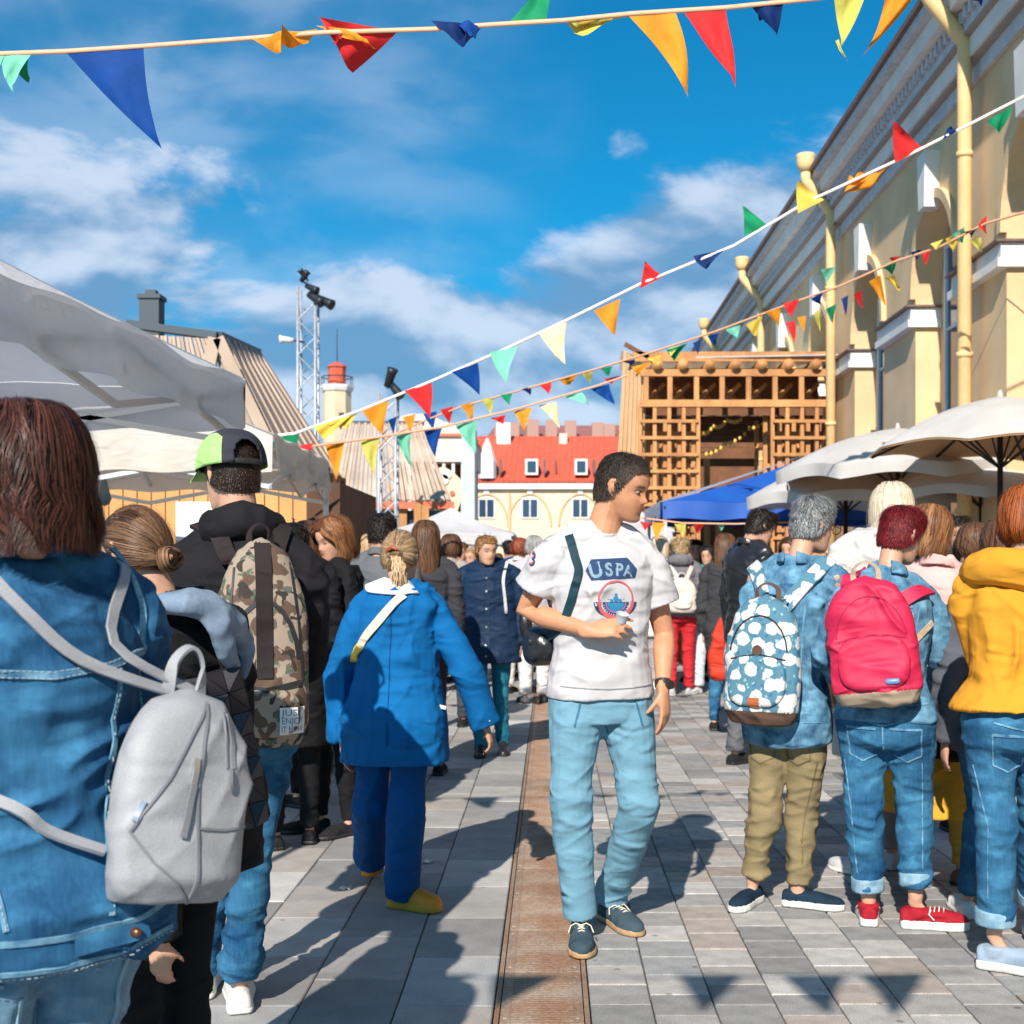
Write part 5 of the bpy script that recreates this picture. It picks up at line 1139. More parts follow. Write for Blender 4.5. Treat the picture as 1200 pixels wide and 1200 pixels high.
def hair(P, style, c, c2, n=1500, width=.004, seed=1, length=.05, thick=.02, k=9, rough=.42, part=0.0, below=0.0, amp=.006, curl=0.0, top_boost=0.0, name='hair', flare=0.0, scale=1.0, back_only=False, bun=None, cut=None, ends=0.0, lift0=.34, fade_=0.0):
    HE[0] = .88 if style in ('bob', 'long') else .76
    r = np.random.default_rng(seed); m = hair_mat('hair_%s_%d' % (style, seed), c, c2, rough); s = P.hs * scale; Mx = np.array(P.HM)
    def world(p): return p.reshape(-1, 3) @ Mx[:3, :3].T * s + Mx[:3, 3]
    # scalp shell
    na, npz = 44, 18; al = np.linspace(-math.pi, math.pi, na); V = []
    t_ = {'short': .0015, 'crop': .001, 'bob': thick * .5, 'long': thick * .5, 'up': .0015}[style]
    for i in range(npz):
        f = i / (npz - 1); ph = hl(al) * f; fade = min(1, (1 - f) * 4 + (.0 if style in ('short', 'crop', 'up') else .6)); ad = t_ * fade + (.3 * top_boost * np.exp(-(f * 2.0) ** 2) * (style in ('short', 'crop', 'bob', 'long')))
        V.append(world(sph(al, ph, ad - .0015 * (1 - fade))))
    V = np.concatenate(V); F = [(i * na + j, i * na + j + 1, (i + 1) * na + j + 1, (i + 1) * na + j) for i in range(npz - 1) for j in range(na - 1)]
    shell = mesh(name, V, F, m, P.root, True, np.tile([0.0, 1, 1], (len(V), 1)))
    u = np.linspace(0, 1, k)[None, :]
    if style in ('short', 'crop'):
        al = r.uniform(-math.pi, math.pi, n); f = np.sqrt(r.uniform(0, 1, n)) ; ph = hl(al) * f * .99
        L = length * (1.25 - .75 * f) * r.uniform(.7, 1.15, n); L = np.where(f < .55, L * (1 + 2.2 * top_boost * 20 * (1 - f)), L)
        root = sph(al, ph, .001); out = sph(al, ph, .03) - sph(al, ph, 0); out /= np.linalg.norm(out, axis=1, keepdims=True)
        # combed away from a whorl at the back of the crown, towards the front on top
        wh = sph(np.array([math.pi]), np.array([.35]), 0)[0]; comb = root - wh; comb -= out * (comb * out).sum(1, keepdims=True); comb /= (np.linalg.norm(comb, axis=1, keepdims=True) + 1e-6)
        comb += r.normal(0, .13, comb.shape) + np.array([part, 0, 0]); lift = (lift0 if style == 'short' else .4) * r.uniform(.5, 1.3, n)[:, None]
        d = comb + out * lift; d /= np.linalg.norm(d, axis=1, keepdims=True)
        path = root[:, None, :] + (d * L[:, None])[:, None, :] * u[..., None] - (out * (L * .38 * (style == 'short'))[:, None])[:, None, :] * (u ** 2)[..., None]
        path += (curl * L[:, None, None]) * np.stack([np.sin(u * 5 + r.uniform(0, 6, (n, 1))), np.cos(u * 4 + r.uniform(0, 6, (n, 1))), np.sin(u * 4 + r.uniform(0, 6, (n, 1)))], -1) * u[..., None]
        nr = np.repeat(out[:, None, :], k, 1)
    elif style in ('bob', 'long'):
        al = r.uniform(-math.pi, math.pi, n)
        if part is not None: al = np.sign(al + 1e-6) * (np.maximum(np.abs(al), .12 + .5 * r.uniform(0, 1, n)))
        lay = r.uniform(0, 1, n); f0 = r.uniform(0, .75, n) * (1 - .3 * lay); eq = 1.75
        drop = length * r.uniform(.86, 1.05, n) - (r.uniform(0, 1, n) ** 3) * length * .35
        front = np.abs(al) < 1.15; alE = np.where(front, np.sign(al) * np.maximum(np.abs(al) + .55, 1.28), al)
        ph_end = eq; arc = .10 * (eq - f0 * eq); tot = arc + drop; uu = u * tot[:, None]
        on = np.minimum(uu / arc[:, None], 1); ph = (f0 * eq)[:, None] + (ph_end - (f0 * eq)[:, None]) * on
        cl = np.round(alE * 16) / 16; A = al[:, None] + (alE - al)[:, None] * np.clip(on * 1.2, 0, 1); A = A + (cl - alE)[:, None] * (u ** 2) * .4
        th = (thick * (.35 + .65 * lay))[:, None] * np.clip(on * 1.6 + .35, 0, 1) + top_boost * np.exp(-(ph * 1.6) ** 2)
        p = sph(A, ph, 0); o_ = sph(A, ph, .03) - p; o_ /= np.linalg.norm(o_, axis=-1, keepdims=True); p = p + o_ * th[..., None]
        fall = np.maximum(uu - arc[:, None], 0); p[..., 2] -= fall; fl = fall / np.maximum(drop[:, None], 1e-3)
        hz = np.stack([np.sin(A), np.cos(A), 0 * A], -1); p += hz * ((flare * fl * length) - ends * fl ** 3 * .03)[..., None]
        wv = amp * (np.sin(u * (6 + curl * 10) + (cl * 5)[:, None] + 1.3 * np.sin(al * 7)[:, None]) + .5 * np.sin(u * (13 + 8 * curl) + (al * 11)[:, None])) * np.clip(u * 1.6, 0, 1)
        tang = np.stack([np.cos(A), -np.sin(A), 0 * A], -1); p += tang * wv[..., None] + hz * (wv * .6)[..., None]; path = p; nr = o_ * (1 - np.clip(fl, 0, 1))[..., None] + hz * np.clip(fl, 0, 1)[..., None]; nr /= np.linalg.norm(nr, axis=-1, keepdims=True)
        if length > .03: # inner curtain so the locks hide the neck
            na2, nz = 40, 7; al2 = np.linspace(1.25, 2 * math.pi - 1.25, na2); Vv = []
            for i in range(nz):
                f = i / (nz - 1); q = sph(al2, np.full(na2, eq), thick * .45); q[:, 2] -= f * length * .86; q[:, :2] += np.stack([np.sin(al2), np.cos(al2)], -1) * (flare * f * length * .9 - ends * f ** 3 * .03)[..., None] if not np.isscalar(flare * f) else np.stack([np.sin(al2), np.cos(al2)], -1) * (flare * f * length * .9 - ends * f ** 3 * .03); Vv.append(world(q))
            Vv = np.concatenate(Vv); mesh('hair_underlayer', Vv, [(i * na2 + j, i * na2 + j + 1, (i + 1) * na2 + j + 1, (i + 1) * na2 + j) for i in range(nz - 1) for j in range(na2 - 1)], m, shell, True, np.tile([0.0, 1, 1], (len(Vv), 1)))
    elif style == 'up':   # swept back from the hairline to a knot
        bp = np.array(bun if bun is not None else (0, -.105, .01)); al = r.uniform(-math.pi, math.pi, n); f = r.uniform(.25, 1.0, n) ; ph = hl(al) * f * .97
        a = sph(al, ph, 0); c0 = np.array([0, -.006, .002]); bd = (bp - c0) / np.array([RX, RY, RZ]); bd /= np.linalg.norm(bd); ad = (a - c0) / np.array([RX, RY, RZ]); ad /= np.linalg.norm(ad, axis=1, keepdims=True)
        om = np.arccos(np.clip((ad * bd).sum(1), -1, 1))[:, None]; w1 = np.sin((1 - u) * om) / np.sin(om + 1e-6); w2 = np.sin(u * om) / np.sin(om + 1e-6)
        dr = ad[:, None, :] * w1[..., None] + bd * w2[..., None]; lay = r.uniform(.003, 1, n)[:, None] * thick * .5
        p = c0 + dr * np.array([RX, RY, RZ]) + dr * (.004 + lay * np.sin(math.pi * np.clip(u, 0, 1)) ** .5)[..., None]; p += amp * np.sin(u * 9 + (al * 9)[:, None])[..., None] * .3 * np.cross(dr, bd)
        path, nr = p, dr
    shade = np.clip(r.normal(.36, .30, len(path)), 0, 1)
    if fade_ and style == 'short': shade = np.clip(shade + fade_ * np.clip((f - .55) * 2.5, 0, 1), 0, 1)
    w_ = width * r.uniform(.6, 1.3, len(path))
    fly = r.uniform(0, 1, len(path)) < (.03 if style in ('bob', 'long', 'up') else .05); path = path + (nr * (fly * r.uniform(.003, .014, len(path)))[:, None, None]) * np.sin(u * math.pi * .9)[..., None] + (fly[:, None, None] * r.normal(0, .006, (len(path), 1, 3))) * (u ** 1.5)[..., None]; w_ = np.where(fly, w_ * .35, w_)
    Pw = world(path).reshape(path.shape); Nw = (nr.reshape(-1, 3) @ Mx[:3, :3].T).reshape(nr.shape)
    o = ribbons(Pw, Nw, w_ * s, shade, 'hair_locks', m, shell)
    return shell, m
def bun(P, m, c, r=.036, seed=3, parent=None, tail=None, n=260):
    rr = np.random.default_rng(seed); M_ = np.array(P.HM); th = rr.uniform(0, 2 * math.pi, n); k = 12; u = np.linspace(0, 1, k)[None, :]
    # coil of locks round a core
    a = th[:, None] + u * 3.6; rad = r * rr.uniform(.35, .95, n)[:, None]; bul = r * .75 * rr.uniform(-1, 1, n)[:, None]; z = bul * (1 - .2 * u); q = np.sqrt(np.clip(1 - (z / r) ** 2, .1, 1))
    p = np.stack([np.cos(a) * rad * q * 1.15, -.5 * r + z * .8 - .2 * r * np.cos(a * 2), np.sin(a) * rad * q], -1) ; nr = np.stack([np.cos(a), z / r, np.sin(a)], -1); nr /= np.linalg.norm(nr, axis=-1, keepdims=True)
    p = p + nr * r * .12; p = p + np.array(c)
    W_ = (p.reshape(-1, 3) * P.hs @ M_[:3, :3].T + M_[:3, 3]).reshape(p.shape); N_ = (nr.reshape(-1, 3) @ M_[:3, :3].T).reshape(p.shape)
    b = MB(); b.ellipsoid(P.HM @ (Vector(c) * P.hs + Vector((0, -.4 * r, 0))), (r * .86, r * .7, r * .8), P.HM.to_3x3(), 16, 10); core = mesh('bun', b.v, b.f, m, parent or P.root, True, np.tile([.0, 1, 1], (len(b.v), 1)))
    ribbons(W_, N_, .005, np.clip(rr.normal(.5, .3, n), 0, 1), 'bun_locks', m, core); return core

# ---------------------------------------------------------------- straps, seams, bags
def strip(name, pts, w, th, m, parent, nrm=None, sub=5, smooth=True, rnd=True):
    """flat band through points; pts = [(p, n)]"""
    P_ = [Vector(p) for p, _ in pts]; N_ = [Vector(n) for _, n in pts]; A, B = [], []
    for i in range(len(P_) - 1):
        p0, p1, p2, p3 = P_[max(i - 1, 0)], P_[i], P_[i + 1], P_[min(i + 2, len(P_) - 1)]
        for k in range(sub):
            t = k / sub; A.append(0.5 * ((2 * p1) + (p2 - p0) * t + (2 * p0 - 5 * p1 + 4 * p2 - p3) * t * t + (3 * p1 - p0 - 3 * p2 + p3) * t ** 3)); B.append(N_[i].lerp(N_[i + 1], t))
    A.append(P_[-1]); B.append(N_[-1]); V = []; n = len(A)
    for i in range(n):
        t = (A[min(i + 1, n - 1)] - A[max(i - 1, 0)]).normalized(); nn = (B[i] - t * B[i].dot(t)).normalized(); x = t.cross(nn)
        for (a, c) in ((-1, -.2), (-.95, .8), (.95, .8), (1, -.2), (.95, -.7), (-.95, -.7)): V.append(A[i] + x * a * w / 2 + nn * c * th)
    F = [(i * 6 + j, i * 6 + (j + 1) % 6, (i + 1) * 6 + (j + 1) % 6, (i + 1) * 6 + j) for i in range(n - 1) for j in range(6)] + [tuple(range(5, -1, -1)), tuple((n - 1) * 6 + j for j in range(6))]
    o = mesh(name, V, F, m, parent, smooth, np.ones((len(V), 3))); o.data.set_sharp_from_angle(angle=R(32)); return o
def snap(per, pts, off=.006):
    out = []
    for p in pts:
        h = per.bvh.find_nearest(Vector(p)); q, n = h[0], h[1]
        if (Vector(p) - q).dot(n) < 0 and (Vector(p) - q).length > .25: pass
        out.append((q + n * off, n))
    return out
def ray(per, x, z, back=True, y=None):
    o = Vector((x, -2 if back else 2, z)); h = per.bvh.ray_cast(o, Vector((0, 1 if back else -1, 0)))
    return (h[0], h[1]) if h[0] is not None else (Vector((x, 0, z)), Vector((0, -1 if back else 1, 0)))
def seam(per, pts, m, w=.008, back=True, name='seam', off=.002, th=.0025):
    P_ = []
    for (a, c) in zip(pts[:-1], pts[1:]):
        for k in range(4): t = k / 4; P_.append((a[0] + (c[0] - a[0]) * t, a[1] + (c[1] - a[1]) * t))
    P_.append(pts[-1]); Q0 = [ray(per, x, z, back) for x, z in P_]; runs = [[Q0[0]]]
    for q in Q0[1:]:
        if abs(q[0].y - runs[-1][-1][0].y) > .035 or abs(q[1].y) < .25: runs.append([q])
        else: runs[-1].append(q)
    Q_ = max(runs, key=len)
    if len(Q_) < 2: Q_ = Q0[:2]
    return strip(name, [(p + n * off, n) for p, n in Q_], w, th, m, per.topo, sub=2)
class Bag:
    """soft rucksack in its own frame: x right, y outwards, z up; origin at the middle of the back panel"""
    def __init__(s, label, per, pos, w, h, d, m, rot=0.0, tilt=0.0, roll=0.0, group='rucksacks and bags', name='backpack', cat='backpack', tap=.6, ex=2.6, amp=.006, sag=0.2, seed=2, m2=None, base_h=0.0, vox=.006, wnd=True):
        s.per = per; s.w, s.h, s.d = w, h, d
        Wm = per.fwd @ Matrix.Translation(pos) @ Euler((R(tilt), R(roll), R(180 + rot)), 'XYZ').to_matrix().to_4x4()
        s.root = empty(name); s.root.matrix_world = Wm; tag(s.root, label, cat, group); s.M = Wm; s.toP = per.inv @ Wm; s.toB = s.toP.inverted()
        mb = MB(); n = 28; rows = 18; V = []
        for i in range(rows + 1):
            v = i / rows; z = (v - .5) * h
            top = math.sqrt(max(0.0, 1 - max(0, (v - .58) / .42) ** 2.2)); bot = min(1.0, .82 + v * 1.8) ; ww = w / 2 * top * bot * (1 if v < .5 else 1 - (1 - tap) * (v - .5) * .5) + .004; dd = d * (.55 + .45 * top) * (.9 + sag * (0.5 - v)) * min(1, .75 + v * 2.2); cy = dd / 2
            for k in range(n):
                th = 2 * math.pi * k / n; cx, sy = math.cos(th), math.sin(th); V.append(Vector((ww * math.copysign(abs(cx) ** (2 / ex), cx), cy + dd / 2 * math.copysign(abs(sy) ** (2 / ex), sy), z)))
        F = [(i * n + k, i * n + (k + 1) % n, (i + 1) * n + (k + 1) % n, (i + 1) * n + k) for i in range(rows) for k in range(n)] + [tuple(range(n - 1, -1, -1)), tuple(rows * n + k for k in range(n))]
        mb.add(V, F); s.extra(mb) if False else None
        me = remesh(mb, vox, 3); folds(me, amp, (9, 9, 9), seed, [], .2); tint(me, np.ones(3)); me.materials.append(m)
        if m2 is not None:
            me.materials.append(m2); cz = np.array([p.center.z for p in me.polygons]); me.polygons.foreach_set('material_index', (cz < -h / 2 + base_h).astype(np.int32))
        s.body = link('bag_body', me, s.root); s.bvh = BVHTree.FromPolygons([v.co.copy() for v in me.vertices], [tuple(p.vertices) for p in me.polygons])
    def on(s, x, z):
        h = s.bvh.ray_cast(Vector((x, 2, z)), Vector((0, -1, 0)))
        return (h[0], h[1]) if h[0] is not None else (Vector((x, s.d * .5, z)), Vector((0, 1, 0)))
    def line(s, pts, w, m, name='piping', off=.001, th=.003, sub=2, parent=None):
        P_ = []
        for (a, c) in zip(pts[:-1], pts[1:]):
            for k in range(4): t = k / 4; P_.append((a[0] + (c[0] - a[0]) * t, a[1] + (c[1] - a[1]) * t))
        P_.append(pts[-1]); Q_ = [s.on(x, z) for x, z in P_]; return strip(name, [(p + n * off, n) for p, n in Q_], w, th, m, parent or s.root, sub=sub)
    def arc(s, cx, cz, rx, rz, a0, a1, w, m, name='piping', n=10, **k):
        return s.line([(cx + rx * math.cos(R(a0 + (a1 - a0) * i / n)), cz + rz * math.sin(R(a0 + (a1 - a0) * i / n))) for i in range(n + 1)], w, m, name, **k)
    def pocket(s, w, h, d, cz, m, name='front_pocket', amp=.003):
        mb = MB(); q = s.on(0, cz)[0]; n = 16
        out = []
        for i in range(n):
            a = 2 * math.pi * i / n; cx, sz = math.cos(a), math.sin(a); out.append((w / 2 * math.copysign(abs(cx) ** .6, cx), h / 2 * math.copysign(abs(sz) ** .7, sz)))
        V = []
        for f, sc in ((-.03, 1), (d * .6, 1), (d, .86)):
            for (x, z) in out: p = s.on(x * .96, cz + z)[0]; V.append(Vector((x * sc, p.y * .5 + q.y * .5 + f, cz + z * sc)))
        F = [(i * n + k, i * n + (k + 1) % n, (i + 1) * n + (k + 1) % n, (i + 1) * n + k) for i in range(2) for k in range(n)] + [tuple(range(n - 1, -1, -1)), tuple(2 * n + k for k in range(n))]
        mb.add(V, F); me = remesh(mb, .006, 3); folds(me, amp, (12, 12, 12), 5); tint(me, np.ones(3)); me.materials.append(m); o = link(name, me, s.root)
        s.bvh = BVHTree.FromPolygons([v.co.copy() for v in s.body.data.vertices] + [v.co.copy() for v in me.vertices], [tuple(p.vertices) for p in s.body.data.polygons] + [tuple(i + len(s.body.data.vertices) for i in p.vertices) for p in me.polygons]); return o
    def strap(s, pts, w, m, th=.005, off=.010, snapto=True, name='shoulder_strap', ends=1):
        """pts in the wearer's frame, snapped onto the garment"""
        Q_ = []
        for i, p in enumerate(pts):
            if isinstance(p, tuple): # bag frame anchor
                q = s.toP @ Vector(p); Q_.append((q, (s.toP.to_3x3() @ Vector((0, .6, .6))).normalized()))
            else:
                h = s.per.bvh.find_nearest(Vector(p)); Q_.append((h[0] + h[1] * off, h[1]))
        Q2 = [(s.toB @ p, s.toB.to_3x3() @ n) for p, n in Q_]; return strip(name, Q2, w, th, m, s.root)
    def handle(s, x, r, hgt, w, m, y=.02):
        z = s.h / 2; pts = [((-r + x, y, z - .02), (0, 1, 0)), ((-r * .9 + x, y + .005, z + hgt * .6), (-.5, .3, .5)), ((x, y + .01, z + hgt), (0, .2, 1)), ((r * .9 + x, y + .005, z + hgt * .6), (.5, .3, .5)), ((r + x, y, z - .02), (0, 1, 0))]
        return strip('handle', pts, w, .004, m, s.root)

def on_garment(per, o, fn):
    sv, st0 = per.bvh, per.topo; per.bvh = BVHTree.FromPolygons([v.co.copy() for v in o.data.vertices], [tuple(p.vertices) for p in o.data.polygons]); per.topo = o
    fn(); per.bvh, per.topo = sv, st0
def trouser_of(per): return [c for c in bpy.data.objects if c.parent == per.root and c.name.startswith('trousers')][0]
def jeans_back(per, m, zt, k=1.0):
    """yoke, centre seam, two patch pockets and leg seams on the back of a pair of trousers; zt = belt height"""
    o = trouser_of(per); J = per.J
    def go():
        seam(per, [(-.13 * k, zt - .045), (0, zt - .075), (.13 * k, zt - .045)], m, .006, name='yoke_seam'); seam(per, [(0, zt - .07), (0, zt - .20)], m, .005, name='centre_seam')
        for x0 in (-.080 * k, .080 * k):
            seam(per, [(x0 - .055, zt - .085), (x0 + .055, zt - .088)], m, .009, name='pocket_hem'); seam(per, [(x0 - .055, zt - .085), (x0 - .048, zt - .19), (x0, zt - .215), (x0 + .048, zt - .19), (x0 + .055, zt - .088)], m, .005, name='pocket_seam')
        for sd_, sg in (('L', -1), ('R', 1)):
            kn, an, hp = J['knee' + sd_], J['ank' + sd_], J['hip' + sd_]
            for q in (1, ): seam(per, [(hp.x + sg * .055, hp.z - .12), (kn.x + sg * .035, kn.z), (an.x + sg * .030, an.z + .12)], m, .004, name='leg_seam')
    on_garment(per, o, go)
def trousers_front(per, m, zt):
    o = trouser_of(per); J = per.J
    def go():
        seam(per, [(0.0, zt), (0.0, zt - .13), (-.015, zt - .16)], m, .005, back=False, name='fly_seam')
        for sg in (-1, 1): seam(per, [(sg * .095, zt - .005), (sg * .125, zt - .13)], m, .007, back=False, name='pocket_seam')
    on_garment(per, o, go)
# ================================================================ PEOPLE: the crowd
def cloth(name, c, rough=.85, var=.82, sc=5, bump=.12, bs=160, fine=.06, sheen=0, spec=.15): return mat(name, c, rough, tuple(k * var for k in c), sc, bump, bs, fine=fine, sheen=sheen, spec=spec, tint=True, wrinkle=.6)
V3 = Vector
D_JKT = denim('denim_jacket_bright', (0.003, 0.036, 0.115), (0.05, 0.205, 0.375), 6, .62)
D_JKT2 = denim('denim_jacket_washed', (0.004, 0.045, 0.12), (0.17, 0.37, 0.53), 15, .85)
D_JEAN = denim('denim_jeans_mid', (0.003, 0.042, 0.125), (0.065, 0.24, 0.40), 6, .60)
D_PALE = denim('denim_jeans_pale', (0.025, 0.11, 0.20), (0.20, 0.34, 0.47), 3.5, .75)
D_SEAM = denim('denim_seam', (0.02, 0.11, 0.24), (0.22, 0.42, 0.56), 30, .8)
D_CUFF = denim('denim_cuff', (0.12, 0.25, 0.36), (0.34, 0.48, 0.58), 20, .6)
M_STITCH = mat('pale_thread', (0.42, 0.48, 0.50), 0.8)
M_RUBBER = mat('white_rubber', (0.72, 0.72, 0.70), 0.6, (0.62, 0.61, 0.58), 20)
M_TAN = mat('tan_rubber', (0.42, 0.27, 0.14), 0.6)
M_BLKR = mat('black_rubber', (0.02, 0.02, 0.022), 0.5)
M_BLKC = cloth('black_cloth', (0.012, 0.012, 0.014), .8); M_BLKL = mat('black_leather', (0.012, 0.013, 0.016), 0.32, (0.02, 0.02, 0.024), 12, .3, 60, tint=True, spec=.6)

# ---- man in the white T-shirt -------------------------------------------------
man = Person('man in a white printed T-shirt and light blue trousers walking towards the camera', 703, 4.70, 1.80, 195, 'm', .97, 'tan', vox=.0055, twist=0,
    head=(50, -16, 4), pose=dict(neck=(704, 622, .01), pelvis=(704, 812, .0), head=(730, 571, -.02), shR=(648, 650, -.05), shL=(757, 652, .05), elR=(616, 716, .02), wrR=(690, 739, -.17), elL=(778, 742, .10), wrL=(777, 808, -.03),
    kneeR=(668, 948, -.05), ankR=(680, 1073, .0), toeR=(682, 1096, -.16), kneeL=(750, 945, -.02), ankL=(716, 1051, .25), toeL=(748, 1090, .04)))
dh = (man.P((735, 733, -.20)) - man.J['wrR']).normalized(); dl = (man.P((781, 850, -.04)) - man.J['wrL']).normalized()
pl = man.inv.to_3x3() @ V3((.1, .3, -.9)); pl2 = man.inv.to_3x3() @ V3((-.8, .45, 0))
man.body(handR=dict(d=dh, palm=(man.inv.to_3x3() @ V3((.15, .75, -.55))), side=-1 if dh.cross(man.inv.to_3x3() @ V3((.15, .75, -.55))).z < 0 else 1, fing=[.25, .5, .65, .75]), handL=dict(d=dl, palm=pl2, side=1 if dl.cross(pl2).dot(man.inv.to_3x3() @ V3((0, -1, 0))) > 0 else -1, fing=[.25, .32, .38, .42]), brows=(.10, .08, .07), stubble=.38)
M_TEE = cloth('white_jersey', (0.53, 0.52, 0.545), .85, .94, 6, .15, 300, .02)
man.trousers(cloth('sky_blue_cotton', (0.165, 0.335, 0.45), .85, .86, 5, .2, 200), rt=.066, rk=.055, ra=.050, amp=.004, st=(7, 7, 13), top=.565, grow=.016, zone=.008)
man.top(M_TEE, 't_shirt', hem=.512, grow=.020, hemg=.016, sleeve=(.041, .038, .03), slen=.60, amp=.0095, st=(7, 7, 7), drape=.3, zone=.008, belly=.004)
c = man.tor(.842)[0]; b = MB(); b.tube([c + V3((.066 * math.cos(a * math.pi / 12), .060 * math.sin(a * math.pi / 12) + .004, .012 - .028 * math.sin(a * math.pi / 12))) for a in range(25)], [(.006, .011)] * 25, 10, ref=(1, 0, 0)); b.tube([c + V3((0, .0, -.04)), c + V3((0, .004, .004))], [(.075, .066), (.062, .057)], 20, ref=(1, 0, 0), cap='flat'); b.finish('neckband', M_TEE, man.topo, .0055, 2)
man.shoes(cloth('slate_canvas', (0.05, 0.085, 0.11), .8), M_TAN, L=.285, w=.048, lace=mat('cream_lace', (.75, .68, .55), .7), name='deck_shoe', sole=.024)
hair(man, 'short', (.006, .005, .005), (.085, .062, .052), n=9500, width=.0019, seed=4, length=.021, top_boost=.007, k=6, rough=.6, lift0=.5, fade_=.45)
w_ = MB(); wr = man.J['wrL']; dd_ = (man.J['elL'] - wr).normalized(); w_.tube([wr + dd_ * .012, wr + dd_ * .034], [.0305, .0315], 18, cap='flat'); w_.tube([wr + dd_ * .023 + (man.inv.to_3x3() @ V3((.018, -.022, 0))), wr + dd_ * .023 + (man.inv.to_3x3() @ V3((.026, -.034, 0)))], [.017] * 2, 16, cap='flat'); w_.build('wristwatch', M_BLKR, man.root)
def print_on(per, verts, faces, name, m, O, off=.0022, parent=None, back=False, sub=True, cols=None):
    """flat print: verts (u, v) in metres round the pixel aimed point O, cast on the garment along the view of its front"""
    me = bpy.data.meshes.new(name); bm = bmesh.new(); vs = [bm.verts.new((u, v, 0)) for u, v in verts]
    for f in faces: bm.faces.new([vs[i] for i in f])
    bmesh.ops.triangulate(bm, faces=bm.faces[:])
    if sub:
        for _ in range(4):
            ed = [e for e in bm.edges if e.calc_length() > .012]
            if not ed: break
            bmesh.ops.subdivide_edges(bm, edges=ed, cuts=1); bmesh.ops.triangulate(bm, faces=bm.faces[:])
    o_, r_, up, nrm = O
    for v in bm.verts:
        p = o_ + r_ * v.co.x + up * v.co.y; h = per.bvh.ray_cast(p + nrm * .6, -nrm); v.co = (h[0] + h[1] * off) if h[0] is not None else p
    bm.to_mesh(me); bm.free(); me.materials.append(m); me.shade_smooth(); return link(name, me, parent or per.topo)
def ring2(r0, r1, a0=0, a1=360, n=40, cx=0, cy=0):
    V = []; F = []
    for i in range(n + 1):
        a = R(a0 + (a1 - a0) * i / n); V += [(cx + r0 * math.cos(a), cy + r0 * math.sin(a)), (cx + r1 * math.cos(a), cy + r1 * math.sin(a))]
    F = [(2 * i, 2 * i + 1, 2 * i + 3, 2 * i + 2) for i in range(n)]; return V, F
def glyph(text, size=1.0, offset=0.0, font_space=1.0):
    cu = bpy.data.curves.new('t', 'FONT'); cu.body = text; cu.size = size; cu.offset = offset; cu.align_x = 'CENTER'; cu.resolution_u = 3; cu.space_character = font_space
    o = bpy.data.objects.new('t', cu); col.objects.link(o); dg = bpy.context.evaluated_depsgraph_get(); me = bpy.data.meshes.new_from_object(o.evaluated_get(dg)); V = [(v.co.x, v.co.y) for v in me.vertices]; F = [tuple(p.vertices) for p in me.polygons]
    bpy.data.objects.remove(o); bpy.data.curves.remove(cu); bpy.data.meshes.remove(me); return V, F
def frame_at(per, px, py, dy, yaw):
    o_ = per.P((px, py, dy)); i3 = per.inv.to_3x3(); a = R(yaw); nr = i3 @ V3((math.sin(a), -math.cos(a), 0)); r_ = i3 @ V3((math.cos(a), math.sin(a), 0)); return o_, r_, V3((0, 0, 1)), nr
I_NAVY = mat('print_navy', (0.012, 0.045, 0.12), .8); I_RED = mat('print_red', (0.58, 0.10, 0.11), .8); I_TEAL = mat('print_teal', (0.02, 0.20, 0.40), .8); I_PALE = mat('print_pale_blue', (0.36, 0.52, 0.66), .8); I_MID = mat('print_slate', (0.16, 0.22, 0.34), .8); I_PURP = mat('print_mauve', (.30, .14, .30), .8)
O1 = frame_at(man, 718, 667, -.12, 12); px_ = 1 / 318.0
def PXY(lst): return [((x - 718) * px_, (667 - y) * px_) for x, y in lst]
ban = PXY([(687, 669), (694, 656), (737.5, 654), (748, 667), (746, 677), (693, 680)])
print_on(man, ban, [tuple(range(6))], 'print_banner', I_NAVY, O1)
for ch, x, y, rot_, sz in (('U', 700, 676, 13, .072), ('S', 714, 674.5, 3, .064), ('P', 726, 674.5, -3, .062), ('A', 736.5, 675, -8, .056)):
    for off_, m_, z_ in ((.012, I_PALE, .0026), (.000, I_NAVY, .0030), (-.012, I_PALE, .0034)):
        V, F = glyph(ch, 1, off_ * 2.2); c, s_ = math.cos(R(rot_)), math.sin(R(rot_)); V = [((a * c - b_ * s_) * sz * .95, (a * s_ + b_ * c) * sz * 1.0) for a, b_ in V]; bx_, by_ = (x - 718) * px_, (667 - y) * px_
        print_on(man, [(a + bx_, b_ + by_) for a, b_ in V], F, 'print_letter', m_, O1, z_, sub=False)
cx_, cy_ = (721.5 - 718) * px_, (667 - 703) * px_; k_ = px_
V, F = ring2(0.0001, 26 * k_, 180, 360, 30, cx_ , cy_ - 1 * k_); V = [(x, cy_ - 2 * k_ + (y - cy_ + 2 * k_) * .72) for x, y in V]; print_on(man, V, F, 'print_crest_base', I_NAVY, O1, .0018)
V, F = ring2(16 * k_, 18.5 * k_, 175, 365, 30, cx_, cy_ - k_); print_on(man, V, F, 'print_ring_blue', I_PALE, O1, .0030)
V, F = ring2(19.2 * k_, 21.3 * k_, 0, 360, 48, cx_, cy_ + 2 * k_); print_on(man, V, F, 'print_ring', I_RED, O1, .0034)
V, F = ring2(17.5 * k_, 22.5 * k_, 185, 355, 30, cx_, cy_ + 1 * k_); print_on(man, V, F, 'print_ring', I_RED, O1, .0030)
V, F = ring2(11 * k_, 13 * k_, 185, 355, 24, cx_, cy_ - k_); print_on(man, V, F, 'print_ring', I_PURP, O1, .0036)
V, F = ring2(0.0001, 10 * k_, 180, 360, 20, cx_, cy_ - 2 * k_); print_on(man, V, F, 'print_shield', I_TEAL, O1, .0038)
